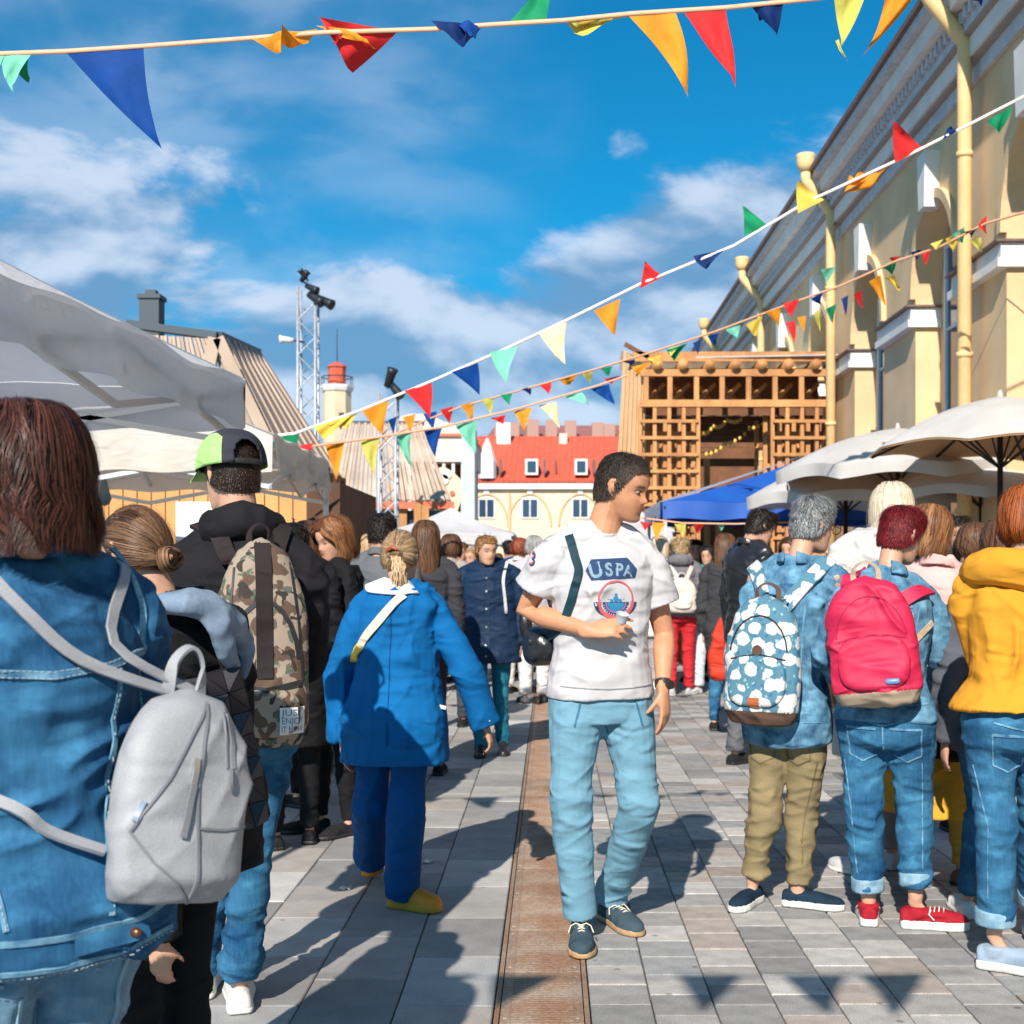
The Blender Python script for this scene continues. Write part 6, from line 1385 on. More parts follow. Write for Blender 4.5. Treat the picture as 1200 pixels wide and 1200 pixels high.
for (dx, dy_, r_) in ((0, 2.5, 3.2), (-5, .5, 2), (5, .5, 2), (0, 7, 1.8), (-9, 3, 1.2), (9, 3, 1.2)):
    V, F = ring2(0.0001, r_ * k_, 0, 360, 10, cx_ + dx * k_, cy_ + dy_ * k_); print_on(man, V, F, 'print_emblem', I_TEAL if abs(dx) < 6 else I_PALE, O1, .0032, sub=False)
for a in range(196, 350, 11):  # ring lettering reads only as marks
    r_ = 14.8 * k_; V, F = ring2(0.0001, .8 * k_, 0, 360, 5, cx_ + r_ * math.cos(R(a)), cy_ - k_ + r_ * math.sin(R(a))); print_on(man, V, F, 'print_mark', I_PALE, O1, .0040, sub=False)
Os = frame_at(man, 631, 655, -.05, -35)
V, F = glyph('3', 1); print_on(man, [(a * .07, b_ * .07 - .02) for a, b_ in V], F, 'sleeve_print', I_RED, Os, .002, sub=False); V, F = glyph('3', 1); print_on(man, [(a * .07 + .006, b_ * .07 - .026) for a, b_ in V], F, 'sleeve_print', I_NAVY, Os, .0028, sub=False)
# small clear cup held in the bent right hand
cu = empty('plastic_cup'); cu.location = man.fwd @ man.P((728, 727, -.175)); cu.rotation_euler = (R(18), R(12), 0); tag(cu, 'small pale plastic cup in the bent hand before the white printed T-shirt', 'cup')
b = MB(); n_ = 20; V = []
for r_, z in ((.017, -.022), (.020, .0), (.0235, .024), (.025, .026), (.0225, .026), (.019, 0), (.016, -.019)):
    V += [(r_ * math.cos(2 * math.pi * k / n_), r_ * math.sin(2 * math.pi * k / n_), z) for k in range(n_)]
b.add(V, [(i * n_ + k, i * n_ + (k + 1) % n_, (i + 1) * n_ + (k + 1) % n_, (i + 1) * n_ + k) for i in range(6) for k in range(n_)] + [tuple(range(n_ - 1, -1, -1)), tuple(6 * n_ + k for k in range(n_))])
b.build('cup_wall', mat('pale_plastic', (.62, .66, .72), .25, trans=.3), cu, smooth=True)
# shoulder bag
sb = empty('shoulder_bag'); pos = man.fwd @ man.P((634, 757, .10)); sb.location = pos; sb.rotation_euler = (0, 0, R(15)); tag(sb, "small black leather bag under the right arm of the man in the white T-shirt", 'shoulder bag', 'rucksacks and bags')
b = MB(); b.tube([(0, -.045, 0), (0, 0, 0), (0, .045, 0)], [(.062, .068), (.072, .076), (.062, .068)], 18, ex=3); o = b.finish('bag_body', M_BLKL, sb, .007)
b = MB(); b.box(-.064, -.070, .010, .064, -.052, .030); b.build('buckle_flap', M_BLKR, sb, bevel=.006)
for q in (-.035, 0, .035): b = MB(); b.ellipsoid((q, -.062, -.01), (.006, .004, .006), nu=8, nv=5); b.build('stud', M_STEEL, sb)
toB = sb.matrix_basis.copy(); toB = (Matrix.Translation(pos) @ Matrix.Rotation(R(15), 4, 'Z')).inverted() @ man.fwd
M_STRAPG = cloth('dark_teal_webbing', (0.015, 0.05, 0.07), .6)
sp = []
for q in ((662, 618, .02), (669, 628, -.12), (672, 645, -.16), (669, 668, -.2), (665, 695, -.2), (661, 712, -.2), (655, 735, -.1)):
    h = man.bvh.find_nearest(man.P(q)); sp.append((h[0] + h[1] * .008, h[1]))
h = man.bvh.find_nearest(man.P((656, 616, .08))); sp.insert(0, (h[0] + h[1] * .008, h[1]))
sp.append((man.P((640, 748, .02)), man.inv.to_3x3() @ V3((-.5, -.8, 0))))
strip('shoulder_strap', [(toB @ p, toB.to_3x3() @ n) for p, n in sp], .032, .004, M_STRAPG, sb)

# ---- woman in blue -------------------------------------------------------------
blu = Person('woman in a loose cobalt blue jacket and blue trousers with yellow clogs', 466, 5.13, 1.585, -6, 'f', .86, 'fair', vox=.008,
    head=(-8, -14, -3), pose=dict(neck=(471, 690, .02), pelvis=(463, 835, 0), head=(470, 655, .06), shL=(425, 714, 0), shR=(508, 714, 0), elL=(397, 795, .02), wrL=(402, 868, .02), elR=(548, 785, -.02), wrR=(569, 850, .02), kneeL=(434, 945, .02), ankL=(434, 1006, .36), toeL=(437, 1042, .52), tiltL=-42, kneeR=(476, 952, -.08), ankR=(471, 1048, .02), toeR=(500, 1064, -.03)))
blu.body(curlR=.55)
M_COB = cloth('cobalt_cloth', (0.003, 0.125, 0.36), .82, .8, 3, .15, 200); M_WCUF = cloth('white_cotton', (.72, .74, .76), .85, .95)
blu.trousers(cloth('cobalt_trouser_cloth', (0.003, 0.070, 0.24), .82, .8, 3, .15, 200), rt=.070, rk=.066, ra=.066, amp=.005, st=(12, 12, 5), drape=1.0, grow=.02, zone=.004)
blu.top(M_COB, 'jacket', hem=.40, grow=.040, hemg=.050, sleeve=(.040, .040, .038), amp=.012, st=(6, 6, 4), drape=.8, zone=.008)
for sd_ in 'LR':
    wr, el = blu.J['wr' + sd_], blu.J['el' + sd_]; u_ = (el - wr).normalized(); b = MB(); b.tube([wr + u_ * .012, wr + u_ * .032], [.059, .061], 20, cap='flat'); b.finish('cuff', M_WCUF, blu.topo, .006, 2)
c = blu.tor(.845)[0]; b = MB(); n = 24; V = []   # broad white collar lying over the back
for i in range(n + 1):
    a = R(-55 - 250 * i / n + 0); back = max(0, -math.sin(a))
    for (r_, z) in ((.055, .030), (.10 + .03 * back, -.005 - .02 * back)):
        V.append(c + V3((math.cos(a) * r_ * 1.15, math.sin(a) * r_ * .95, z)))
F = [(2 * i, 2 * i + 1, 2 * i + 3, 2 * i + 2) for i in range(n)]; me_o = mesh('collar', V, F, M_WCUF, blu.topo); mo = me_o.modifiers.new('t', 'SOLIDIFY'); mo.thickness = .008
for v in me_o.data.vertices:
    h = blu.bvh.find_nearest(v.co)
    if (v.co - h[0]).dot(h[1]) < .006: v.co = h[0] + h[1] * .008
blu.shoes(mat('yellow_foam', (.74, .25, .006), .5, (.66, .21, .006), 8, .1, 60, tint=True), mat('yellow_foam_sole', (.54, .24, .015), .55), L=.255, w=.052, sole=.034, name='clog', fat=1.55, high=.01)
sh, hm = hair(blu, 'up', (.14, .075, .035), (.66, .47, .28), n=5000, width=.0022, seed=8, thick=.022, k=10, bun=(.012, -.098, .004), amp=.004)
bun(blu, hm, (.012, -.100, -.002), r=.030, seed=5)
# loose strands that leave the knot and hang to the nape
rr = np.random.default_rng(5); n = 260; k = 9; u = np.linspace(0, 1, k)[None, :, None]; st_ = np.array([.014, -.112, -.015]); off = rr.normal(0, .013, (n, 1, 3)); en = np.array([.030, -.085, -.150]) + rr.normal(0, .014, (n, 1, 3))
pth = st_ + off * .6 + (en - st_) * u + np.array([.018, -.022, 0]) * np.sin(u * math.pi) + .003 * np.sin(u * 14 + rr.uniform(0, 6, (n, 1, 1))); Mx = np.array(blu.HM)
pw = (pth.reshape(-1, 3) * blu.hs @ Mx[:3, :3].T + Mx[:3, 3]).reshape(pth.shape); nn = np.tile(np.array([.2, -1, .1]) / 1.03, (n, k, 1)); ribbons(pw, nn, .0035, np.clip(rr.normal(.6, .25, n), 0, 1), 'hair_locks', hm, sh)
b = MB(); b.tube([blu.HM @ V3((-.012, -.128, .002)), blu.HM @ V3((.012, -.134, .014)), blu.HM @ V3((.034, -.128, .004))], [.007, .009, .006], 8); b.build('hair_clip', mat('rust_clip', (.35, .07, .03), .4), blu.root, smooth=True)
# cream and yellow band across the back
cbag = empty('crossbody_bag', blu.root.location, blu.rot); tag(cbag, 'flat cream crossbody band with yellow end over the cobalt blue jacket', 'bag strap', 'rucksacks and bags')
pts = [ray(blu, blu.P(q).x, blu.P(q).z) for q in ((480, 697, 0), (470, 707, 0), (452, 727, 0), (436, 747, 0), (420, 770, 0))]; pts = [(p + n_ * .008, n_) for p, n_ in pts]; strip('shoulder_strap', pts, .036, .004, cloth('cream_webbing', (.80, .66, .52), .7), cbag)
pts = [ray(blu, blu.P(q).x, blu.P(q).z) for q in ((429, 757, 0), (424, 764, 0), (418, 773, 0))]; pts = [(p + n_ * .010, n_) for p, n_ in pts]; strip('strap_end', pts, .034, .006, cloth('yellow_webbing', (.85, .60, .10), .7), cbag)
b = MB(); q = ray(blu, blu.P((521, 826, 0)).x, blu.P((521, 826, 0)).z); b.beam(q[0] + q[1] * .003 - V3((.018, 0, -.004)), q[0] + q[1] * .003 + V3((.018, 0, -.004)), .006, .014); b.build('pocket_tab', M_WCUF, blu.topo)

# ---- woman in navy coat ----------------------------------------------------------
nav = Person('woman in a navy parka and teal jeans walking towards the camera beside the drain', 573, 9.46, 1.62, 180, 'f', 1.12, 'fair', vox=.012,
    head=(28, -8, 0), pose=dict(head=(570, 645, -.06), ankL=(590, 872, .0), kneeL=(586, 828, -.02), ankR=(563, 880, -.1), kneeR=(562, 832, -.16), toeR=(562, 890, -.3), toeL=(590, 882, -.2)))
nav.body(brows=(.5, .35, .3))
nav.trousers(denim('denim_teal', (.006, .08, .14), (.03, .25, .36), 5, .6), rt=.056, rk=.045, ra=.038, amp=.004)
M_NAVY = cloth('navy_shell', (0.010, 0.028, 0.070), .6, .8); nav.top(M_NAVY, 'parka', hem=.42, grow=.045, hemg=.03, sleeve=(.046, .040, .034), amp=.010, drape=.5)
nav.collar(M_NAVY, 'collar', r=.07, hgt=.05, th=.02, tilt=.2, z=.845)
b = MB(); b.tube([nav.tor(.86)[0] + V3((x, -.06 - .03 * (1 - abs(x) / .09), .02)) for x in (-.09, -.05, 0, .05, .09)], [.03, .045, .05, .045, .03], 12); b.finish('hood', M_NAVY, nav.topo, .01)
nav.shoes(M_BLKL, M_BLKR, high=.05, name='boot')
hair(nav, 'short', (.16, .07, .025), (.50, .29, .12), n=1300, width=.006, seed=9, length=.036, top_boost=.008, curl=.25, k=6)
for z_ in (.80, .74, .66, .58, .50, .45):
    q = ray(nav, .012, z_ * 1.62, back=False); b = MB(); b.tube([q[0], q[0] + q[1] * .008], [.008] * 2, 10, cap='flat'); b.build('snap_button', M_STEEL, nav.topo)
pts = [ray(nav, x, z, False) for x, z in ((.0, 0), )][:0]; seam(nav, [(0, 1.33), (0, 1.0), (.0, .72)], M_NAVY, .035, back=False, name='placket', th=.004)
nb = empty('handbag', nav.root.location, nav.rot); tag(nb, 'pale shoulder strap and small bag of the woman in the navy parka', 'shoulder bag', 'rucksacks and bags')
pts = snap(nav, [V3((-.13, .02, 1.40)), V3((-.14, .2, 1.30)), V3((-.17, .25, 1.18)), V3((-.20, .25, 1.05))], .01); strip('shoulder_strap', pts, .022, .004, cloth('pale_webbing', (.6, .6, .62), .7), nb)
b = MB(); b.tube([(-.27, -.06, .95), (-.27, .06, .95)], [(.05, .11)] * 2, 14, ex=3); b.finish('bag_body', M_BLKL, nb, .01)

# ---- grey haired woman with the patterned rucksack ------------------------------
gry = Person('woman with short grey hair in a denim jacket and khaki trousers', 922, 5.17, 1.665, -34, 'f', .94, 'fair', vox=.008,
    head=(-30, -12, 4), pose=dict(neck=(934, 662, .02), pelvis=(924, 845, 0), head=(953, 615, .07), elL=(873, 775, .05), wrL=(905, 790, .30), elR=(985, 780, .12), wrR=(972, 790, .34), kneeL=(896, 955, .0), ankL=(882, 1034, .05), toeL=(872, 1056, -.02), kneeR=(940, 955, .02), ankR=(934, 1045, -.0), toeR=(966, 1060, -.04)))
gry.body()
gry.trousers(cloth('khaki_cotton', (0.27, 0.21, 0.115), .9, .8, 6, .25, 160, .08), rt=.062, rk=.047, ra=.041, amp=.006, st=(7, 7, 18), drape=.2, grow=.014, short=.10, zone=.010)
gry.top(D_JKT2, 'denim_jacket', hem=.465, grow=.020, hemg=.012, sleeve=(.038, .034, .027), amp=.008, st=(8, 8, 9), zone=.012)
gry.collar(D_JKT2, 'collar', r=.066, hgt=.034, th=.012, tilt=.2, z=.842, open_=True)
gry.shoes(cloth('navy_canvas', (.012, .03, .055), .8), M_RUBBER, L=.255, w=.044, name='slip_on_shoe', sole=.030)
seam(gry, [(-.20, 1.27), (0, 1.255), (.20, 1.27)], D_SEAM, .010); seam(gry, [(-.19, .80), (0, .795), (.19, .80)], D_SEAM, .012)
hair(gry, 'short', (.045, .05, .06), (.52, .53, .54), n=10000, width=.0021, seed=12, length=.036, top_boost=.012, k=6, curl=.12)
g_ = MB(); 
for sx in (-1, 1): g_.tube([gry.HM @ V3((sx * .032 + .026 * math.cos(a * math.pi / 6), .098, .002 + .020 * math.sin(a * math.pi / 6))) for a in range(13)], [.0022] * 13, 6); g_.tube([gry.HM @ V3((sx * .058, .096, .008)), gry.HM @ V3((sx * .078, .0, .008))], [.002] * 2, 5)
g_.build('spectacles', M_BLKR, gry.root)

# ---- red haired woman with the pink rucksack --------------------------------------
red = Person('woman with short dark red hair in a washed denim jacket and rolled jeans', 1042, 4.90, 1.625, -24, 'f', 1.02, 'fair', vox=.008,
    head=(-38, -16, 6), pose=dict(neck=(1040, 674, .03), pelvis=(1038, 845, 0), head=(1057, 627, .08), shL=(990, 702, -.03), shR=(1088, 706, .06), elL=(968, 772, .05), wrL=(1000, 800, .28), elR=(1108, 780, .12), wrR=(1088, 808, .34), kneeL=(1012, 945, 0), ankL=(1018, 1056, .02), toeL=(1016, 1064, .18), kneeR=(1072, 940, 0), ankR=(1073, 1052, -.04), toeR=(1110, 1072, -.06)))
red.body()
red.trousers(D_JEAN, rt=.068, rk=.056, ra=.049, amp=.007, st=(8, 8, 14), drape=.2, grow=.020, short=.13, zone=.009, roll=.05, cuffmat=D_CUFF, seat=.0)
red.top(D_JKT2, 'denim_jacket', hem=.525, grow=.020, hemg=.012, sleeve=(.040, .036, .028), amp=.009, st=(8, 8, 9), zone=.013)
red.collar(D_JKT2, 'collar', r=.066, hgt=.036, th=.012, tilt=.2, z=.842, open_=True)
seam(red, [(-.20, 1.23), (0, 1.215), (.20, 1.23)], D_SEAM, .010); seam(red, [(-.18, .885), (0, .88), (.18, .885)], D_SEAM, .014); seam(red, [(.10, 1.20), (.085, 1.05), (.07, .90)], D_SEAM, .008)
red.shoes(cloth('crimson_mesh', (.38, .015, .03), .7), M_RUBBER, L=.265, w=.046, sole=.036, lace=M_WHITE, name='sneaker', fat=1.4, high=.012)
hair(red, 'short', (.045, .004, .006), (.33, .03, .035), n=10000, width=.0021, seed=15, length=.040, top_boost=.014, k=6, curl=.1)

# ---- woman in yellow -----------------------------------------------------------------
yel = Person('woman in a mustard yellow hooded jacket with auburn hair at the right edge', 1206, 4.34, 1.665, -12, 'f', .94, 'fair', vox=.009,
    head=(-20, -10, 0), pose=dict(neck=(1196, 668, .02), pelvis=(1188, 845, 0), head=(1206, 610, .05), elL=(1152, 770, .08), wrL=(1165, 790, .32), kneeL=(1168, 965, 0), ankL=(1166, 1090, .02), toeL=(1196, 1108, -.02), kneeR=(1215, 960, .1), ankR=(1215, 1060, .3)))
yel.body()
yel.trousers(D_JEAN, rt=.062, rk=.056, ra=.054, amp=.006, st=(8, 8, 12), drape=.3, grow=.014, short=.07, roll=.05, cuffmat=D_CUFF)
M_YEL = cloth('mustard_cotton', (0.66, 0.295, 0.028), .85, .92, 4, .15, 200, .03)
yel.top(M_YEL, 'hooded_jacket', hem=.548, grow=.034, hemg=.05, sleeve=(.040, .038, .034), amp=.016, st=(5, 5, 2.5), drape=1.0, zone=.006)
b = MB(); c = yel.tor(.845)[0]; n = 11
b.tube([c + V3((.155 * math.cos(R(a)), .10 * math.sin(R(a)) - .02, .00 + .012 * math.sin(R(a * 2)))) for a in range(150, 391, 24)], [(.040, .034), (.05, .045), (.055, .058), (.055, .064), (.055, .068), (.055, .07), (.055, .068), (.055, .062), (.055, .055), (.05, .045), (.04, .034)], 14)
o = b.finish('hood', M_YEL, yel.topo, .010, 3); folds(o.data, .012, (9, 9, 9), 4, [], .3)
yel.shoes(cloth('pale_blue_knit', (.30, .38, .48), .8), M_RUBBER, L=.27, w=.047, sole=.035, name='sneaker', fat=1.4, high=.012)
hair(yel, 'bob', (.10, .018, .006), (.52, .15, .04), n=5000, width=.0026, seed=17, length=.075, thick=.030, k=12, ends=1.2, amp=.004)

# ---- man with the cap ------------------------------------------------------------------
cap = Person('man in a green and black cap and black hooded jacket seen from behind', 283, 3.95, 1.78, 16, 'm', 1.03, 'fair', vox=.008,
    head=(24, -6, 0), pose=dict(neck=(284, 622, .02), pelvis=(278, 850, 0), head=(271, 557, .05), shL=(212, 664, 0), shR=(357, 668, 0), elL=(200, 770, .12), wrL=(225, 770, .38), elR=(360, 775, .12), wrR=(335, 770, .38), kneeR=(294, 1010, 0), ankR=(281, 1146, .02), toeR=(280, 1170, .16), kneeL=(250, 1010, .1), ankL=(238, 1140, .15)))
cap.body()
cap.trousers(D_JEAN, rt=.056, rk=.046, ra=.040, amp=.006, st=(8, 8, 22), grow=.012, zone=.012)
M_BLKJ = cloth('black_sweat_cloth', (0.016, 0.015, 0.018), .85, .75, 5, .2, 200, .1); cap.top(M_BLKJ, 'hooded_jacket', hem=.50, grow=.032, hemg=.01, sleeve=(.042, .036, .03), amp=.009, st=(6, 6, 5), drape=.8)
b = MB(); c = cap.tor(.85)[0]
b.tube([c + V3((.098 * math.cos(R(a)), .075 * math.sin(R(a)) - .02, .008 + .012 * math.sin(R(a * 3)))) for a in range(150, 391, 24)], [(.025, .03), (.035, .04), (.04, .048), (.04, .054), (.046, .058), (.05, .062), (.046, .058), (.04, .054), (.04, .048), (.035, .04), (.025, .03)], 14)
o = b.finish('hood', M_BLKJ, cap.topo, .009, 3); folds(o.data, .014, (11, 11, 11), 4, [], .3)
cap.shoes(M_RUBBER, M_RUBBER, L=.28, w=.048, name='sneaker')
hair(cap, 'crop', (.02, .012, .009), (.10, .06, .045), n=2600, width=.0028, seed=21, length=.010, k=5)
def baseball_cap(P, m1, m2, name='cap'):
    s = P.hs; HM = P.HM; V = []; na, nz = 96, 30
    for i in range(nz + 1):
        ph = i / nz * 1.50
        for j in range(na):
            a = 2 * math.pi * j / na; q = sph(np.array([a]), np.array([ph]), .013 + .006 * math.sin(ph))[0]; V.append(HM @ (V3(q) * s + V3((0, 0, .006 * (1 - i / nz)))))
    F = [(i * na + j, i * na + (j + 1) % na, (i + 1) * na + (j + 1) % na, (i + 1) * na + j) for i in range(nz) for j in range(na)]
    def hole(f): # adjuster opening at the back
        i, j = f[0] // na, f[0] % na; a = 2 * math.pi * (j + .5) / na; d = abs(a - math.pi); return i >= nz - 12 and (d / .42) ** 2 + ((nz - i) / 11.5) ** 2 < 1 and i < nz - 0
    F = [f for f in F if not hole(f)]
    o = mesh(name, V, F, m1, P.root); o.data.materials.append(m2)
    for p in o.data.polygons:
        i, j = p.vertices[0] // na, p.vertices[0] % na; a = (2 * math.pi * (j + .5) / na + math.pi) % (2 * math.pi) - math.pi; aa = abs(a)
        if 1.0 < aa < 2.35 and i > 11 + 14 * abs(aa - 1.7) ** 2: p.material_index = 1
    mo = o.modifiers.new('t', 'SOLIDIFY'); mo.thickness = .004; mo.offset = 1
    b = MB(); pts = [HM @ (V3(sph(np.array([math.pi + d * .52]), np.array([1.47]), .016)[0]) * s) for d in np.linspace(-1, 1, 9)]; b.tube(pts, [(.004, .009)] * 9, 8, ref=(0, 1, 0)); b.build('adjuster', M_BLKR, o)
    b = MB(); b.ellipsoid(HM @ (V3((0, -.006, .137)) * s), (.008, .008, .005), nu=10, nv=5); b.build('top_button', m1, o, smooth=True)
    V = []; 
    for t in (0, 1):
        for k in range(5):
            for j in range(13):
                a = (j / 12 - .5) * 2.3; r0 = V3(sph(np.array([a]), np.array([1.48]), .013)[0]); e = .072 * (k / 4) * math.cos(a * .62) ** .6; V.append(HM @ ((r0 + V3((0, e, -.012 * k / 4 - .004 * t - .02 * (abs(a) / 1.15) ** 2 * k / 4))) * s))
    F = [(k * 13 + j, k * 13 + j + 1, (k + 1) * 13 + j + 1, (k + 1) * 13 + j) for k in range(4) for j in range(12)]; F += [tuple(65 + i for i in f[::-1]) for f in F]
    mesh('peak', V, F, m2, o); return o
baseball_cap(cap, cloth('charcoal_twill', (.045, .045, .06), .85), cloth('lime_twill', (.36, .62, .22), .8, .92))

# ---- girl with the knot ------------------------------------------------------------------
gir = Person('girl with a brown hair knot in a black coat between denim jacket and cap', 188, 2.95, 1.52, 48, 'f', 1.0, 'fair', vox=.008,
    head=(10, -14, 0), pose=dict(neck=(196, 712, .0), pelvis=(205, 925, 0), head=(158, 648, .0), wrL=(186, 1100, -.1), elL=(178, 960, -.12), shL=(186, 765, -.10), elR=(262, 880, .12), wrR=(240, 960, .2)))
gir.body(handL=dict(d=V3((0, 0, -1)), palm=gir.inv.to_3x3() @ V3((0, 1, 0)), fing=[.5, .55, .6, .65], side=1))
gir.trousers(M_BLKC, rt=.062, rk=.056, ra=.05, amp=.005)
gir.top(M_BLKC, 'coat', hem=.40, grow=.035, hemg=.03, sleeve=(.044, .038, .034), amp=.008)
M_GREYD = denim('denim_grey_blue', (.10, .15, .23), (.30, .38, .48), 6, .6)
b = MB(); c = gir.P((214, 722, .0))
b.tube([gir.P(q) for q in ((176, 720, -.05), (192, 707, -.14), (220, 705, -.17), (248, 712, -.12), (272, 732, -.02), (284, 760, .04), (280, 790, .05))], [(.03, .016), (.045, .024), (.055, .03), (.055, .03), (.045, .028), (.035, .02), (.02, .012)], 14)
b.tube([gir.P(q) for q in ((235, 712, -.17), (258, 735, -.15), (266, 762, -.12), (276, 785, -.05))], [(.02, .014), (.032, .018), (.028, .016), (.02, .01)], 12)
o = b.finish('hood', M_GREYD, gir.root, .006, 3); folds(o.data, .008, (14, 14, 14), 4, [], .3)
sh, hm = hair(gir, 'up', (.035, .015, .008), (.36, .20, .11), n=6000, width=.0018, seed=18, thick=.016, k=12, bun=(.010, -.094, -.035), amp=.003)
bun(gir, hm, (.010, -.098, -.045), r=.034, seed=6)

# ---- woman in denim in the foreground --------------------------------------------------------
den = Person('woman with chestnut bob in a bright denim jacket in the left foreground', 12, 2.02, 1.635, 46, 'f', 1.03, 'fair', vox=.0075,
    head=(8, -6, 0), pose=dict(head=(22, 562, .0), neck=(14, 660, .0), pelvis=(48, 1047, .02), elL=(-62, 880, -.05), wrL=(-90, 1000, .2), elR=V3((.25, .06, 1.08)), wrR=V3((.12, .28, 1.10))))
den.body()
den.trousers(D_PALE, rt=.064, rk=.05, ra=.04, amp=.006, st=(7, 7, 18), drape=.2, grow=.018, zone=.010)
den.top(D_JKT, 'denim_jacket', hem=.470, grow=.026, hemg=.020, sleeve=(.041, .037, .028), amp=.012, st=(6, 6, 9), drape=.2, zone=.016, vox=.0055)
den.collar(D_JKT, 'collar', r=.068, hgt=.042, th=.010, tilt=.22, z=.842, open_=True)
h_ = 1.635
def dbl(pts, w=.013):
    o = seam(den, pts, D_SEAM, w, name='seam', th=.0022)
    return o
dbl([(-.185, 1.235), (-.10, 1.215), (0, 1.205), (.10, 1.215), (.185, 1.235)]); dbl([(-.115, 1.21), (-.105, 1.10), (-.09, .98), (-.075, .84)], .009); dbl([(.115, 1.21), (.105, 1.10), (.09, .98), (.075, .84)], .009)
dbl([(-.17, 1.40), (-.195, 1.30), (-.192, 1.20), (-.175, 1.12)], .012); dbl([(.17, 1.40), (.195, 1.30), (.192, 1.20), (.175, 1.12)], .012)
dbl([(-.20, .835), (-.1, .822), (0, .818), (.1, .822), (.2, .835)], .010); dbl([(-.20, .79), (-.1, .777), (0, .773), (.1, .777), (.2, .79)], .008)
# stitch lines as little pale threads
def stitches(per, pts, m, step=.009, ln=.005):
    b = MB(); d = 0; 
    for (a, c) in zip(pts[:-1], pts[1:]):
        L_ = math.hypot(c[0] - a[0], c[1] - a[1]); n = max(1, int(L_ / step))
        for k in range(n):
            t = (k + .2) / n; t2 = t + ln / L_ ; p, q = ray(per, a[0] + (c[0] - a[0]) * t, a[1] + (c[1] - a[1]) * t), ray(per, a[0] + (c[0] - a[0]) * t2, a[1] + (c[1] - a[1]) * t2); b.beam(p[0] + p[1] * .0042, q[0] + q[1] * .0042, .0013, .0012)
    o = b.build('stitching', m, per.topo); o['kind'] = 'stuff'
for dz in (-.005, .005): stitches(den, [(-.185, 1.235 + dz), (-.10, 1.215 + dz), (0, 1.205 + dz), (.10, 1.215 + dz), (.185, 1.235 + dz)], M_STITCH)
for x0 in (-1, 1): stitches(den, [(x0 * .115, 1.21), (x0 * .105, 1.10), (x0 * .09, .98), (x0 * .075, .84)], M_STITCH); stitches(den, [(x0 * .17, 1.40), (x0 * .195, 1.30), (x0 * .192, 1.20), (x0 * .175, 1.12)], M_STITCH)
stitches(den, [(-.2, .783), (-.1, .77), (0, .766), (.1, .77), (.2, .783)], M_STITCH)
q = ray(den, .10, .805); strip('waist_tab', [ray(den, x, .80 + .02 * x) and (ray(den, x, .80 + .02 * x)[0] + ray(den, x, .80 + .02 * x)[1] * .006, ray(den, x, .80 + .02 * x)[1]) for x in (.02, .06, .10, .14)], .028, .004, D_JKT, den.topo)
q = ray(den, .115, .802); b = MB(); b.tube([q[0] + q[1] * .009, q[0] + q[1] * .014], [.0085, .0075], 14); b.build('button', mat('copper_button', (.28, .12, .06), .35, metal=.8), den.topo, smooth=True)
# jeans back pocket
tr = [c for c in bpy.data.objects if c.parent == den.root and c.name.startswith('trousers')][0]; den.tbvh = BVHTree.FromPolygons([v.co.copy() for v in tr.data.vertices], [tuple(p.vertices) for p in tr.data.polygons])
sv, st0 = den.bvh, den.topo; den.bvh, den.topo = den.tbvh, tr
for x0 in (-.085, .085):
    for pts in ([(x0 - .06, .74), (x0 + .06, .745)], [(x0 - .06, .74), (x0 - .052, .63), (x0, .605), (x0 + .052, .632), (x0 + .06, .745)]): seam(den, pts, D_CUFF, .007, name='pocket_seam')
den.bvh, den.topo = sv, st0
hair(den, 'bob', (.008, .004, .003), (.15, .055, .038), n=13000, width=.0020, seed=19, length=.112, thick=.036, k=13, ends=.2, amp=.011, curl=.55, rough=.36, flare=.06)

# ================================================================ RUCKSACKS
M_GBAG = mat('grey_leather', (0.34, 0.345, 0.37), 0.6, (0.28, 0.285, 0.31), 4, .15, 220, fine=.05, tint=True, wrinkle=.3); M_GBAG2 = mat('grey_leather_dark', (0.20, 0.205, 0.23), 0.55, tint=True); M_ZIP = mat('zip_steel', (.55, .55, .56), .3, metal=.8)
bg = Bag('light grey leather rucksack with loop handle on the denim jacket', den, V3((.185, -.150, 1.008)), .212, .325, .110, M_GBAG, rot=-2, tilt=3, roll=-9, tap=.72, amp=.008, seed=4)
bg.line([(-.012, .145), (.012, .10), (.045, .03), (.085, -.03), (.098, -.055)], .004, M_GBAG2, 'seam'); bg.line([(.098, -.055), (.06, -.10), (.02, -.13), (-.012, -.162)], .004, M_GBAG2, 'seam')
bg.line([(-.012, .145), (-.004, .08), (0, .02), (-.004, -.06), (-.010, -.11), (-.012, -.162)], .005, M_GBAG2, 'seam'); bg.line([(-.10, -.045), (-.05, -.05), (-.008, -.048)], .004, M_GBAG2, 'seam'); bg.line([(-.05, .13), (-.058, .08), (-.062, .045)], .007, M_GBAG2, 'zip'); bg.line([(-.040, .13), (-.046, .08), (-.050, .045)], .003, M_GBAG2, 'seam')
bg.line([(.006, .058), (.010, .018)], .010, M_ZIP, 'zip_slider', off=.003, th=.004); bg.line([(.010, .018), (.022, -.062)], .011, M_GBAG2, 'zip_pull', off=.006, th=.002); bg.line([(-.056, .045), (-.056, .012)], .006, M_GBAG2, 'zip_pull', off=.004, th=.002); bg.line([(.083, -.01), (.094, -.04)], .009, M_ZIP, 'zip_slider', off=.003, th=.003)
bg.handle(0, .028, .07, .020, M_GBAG)
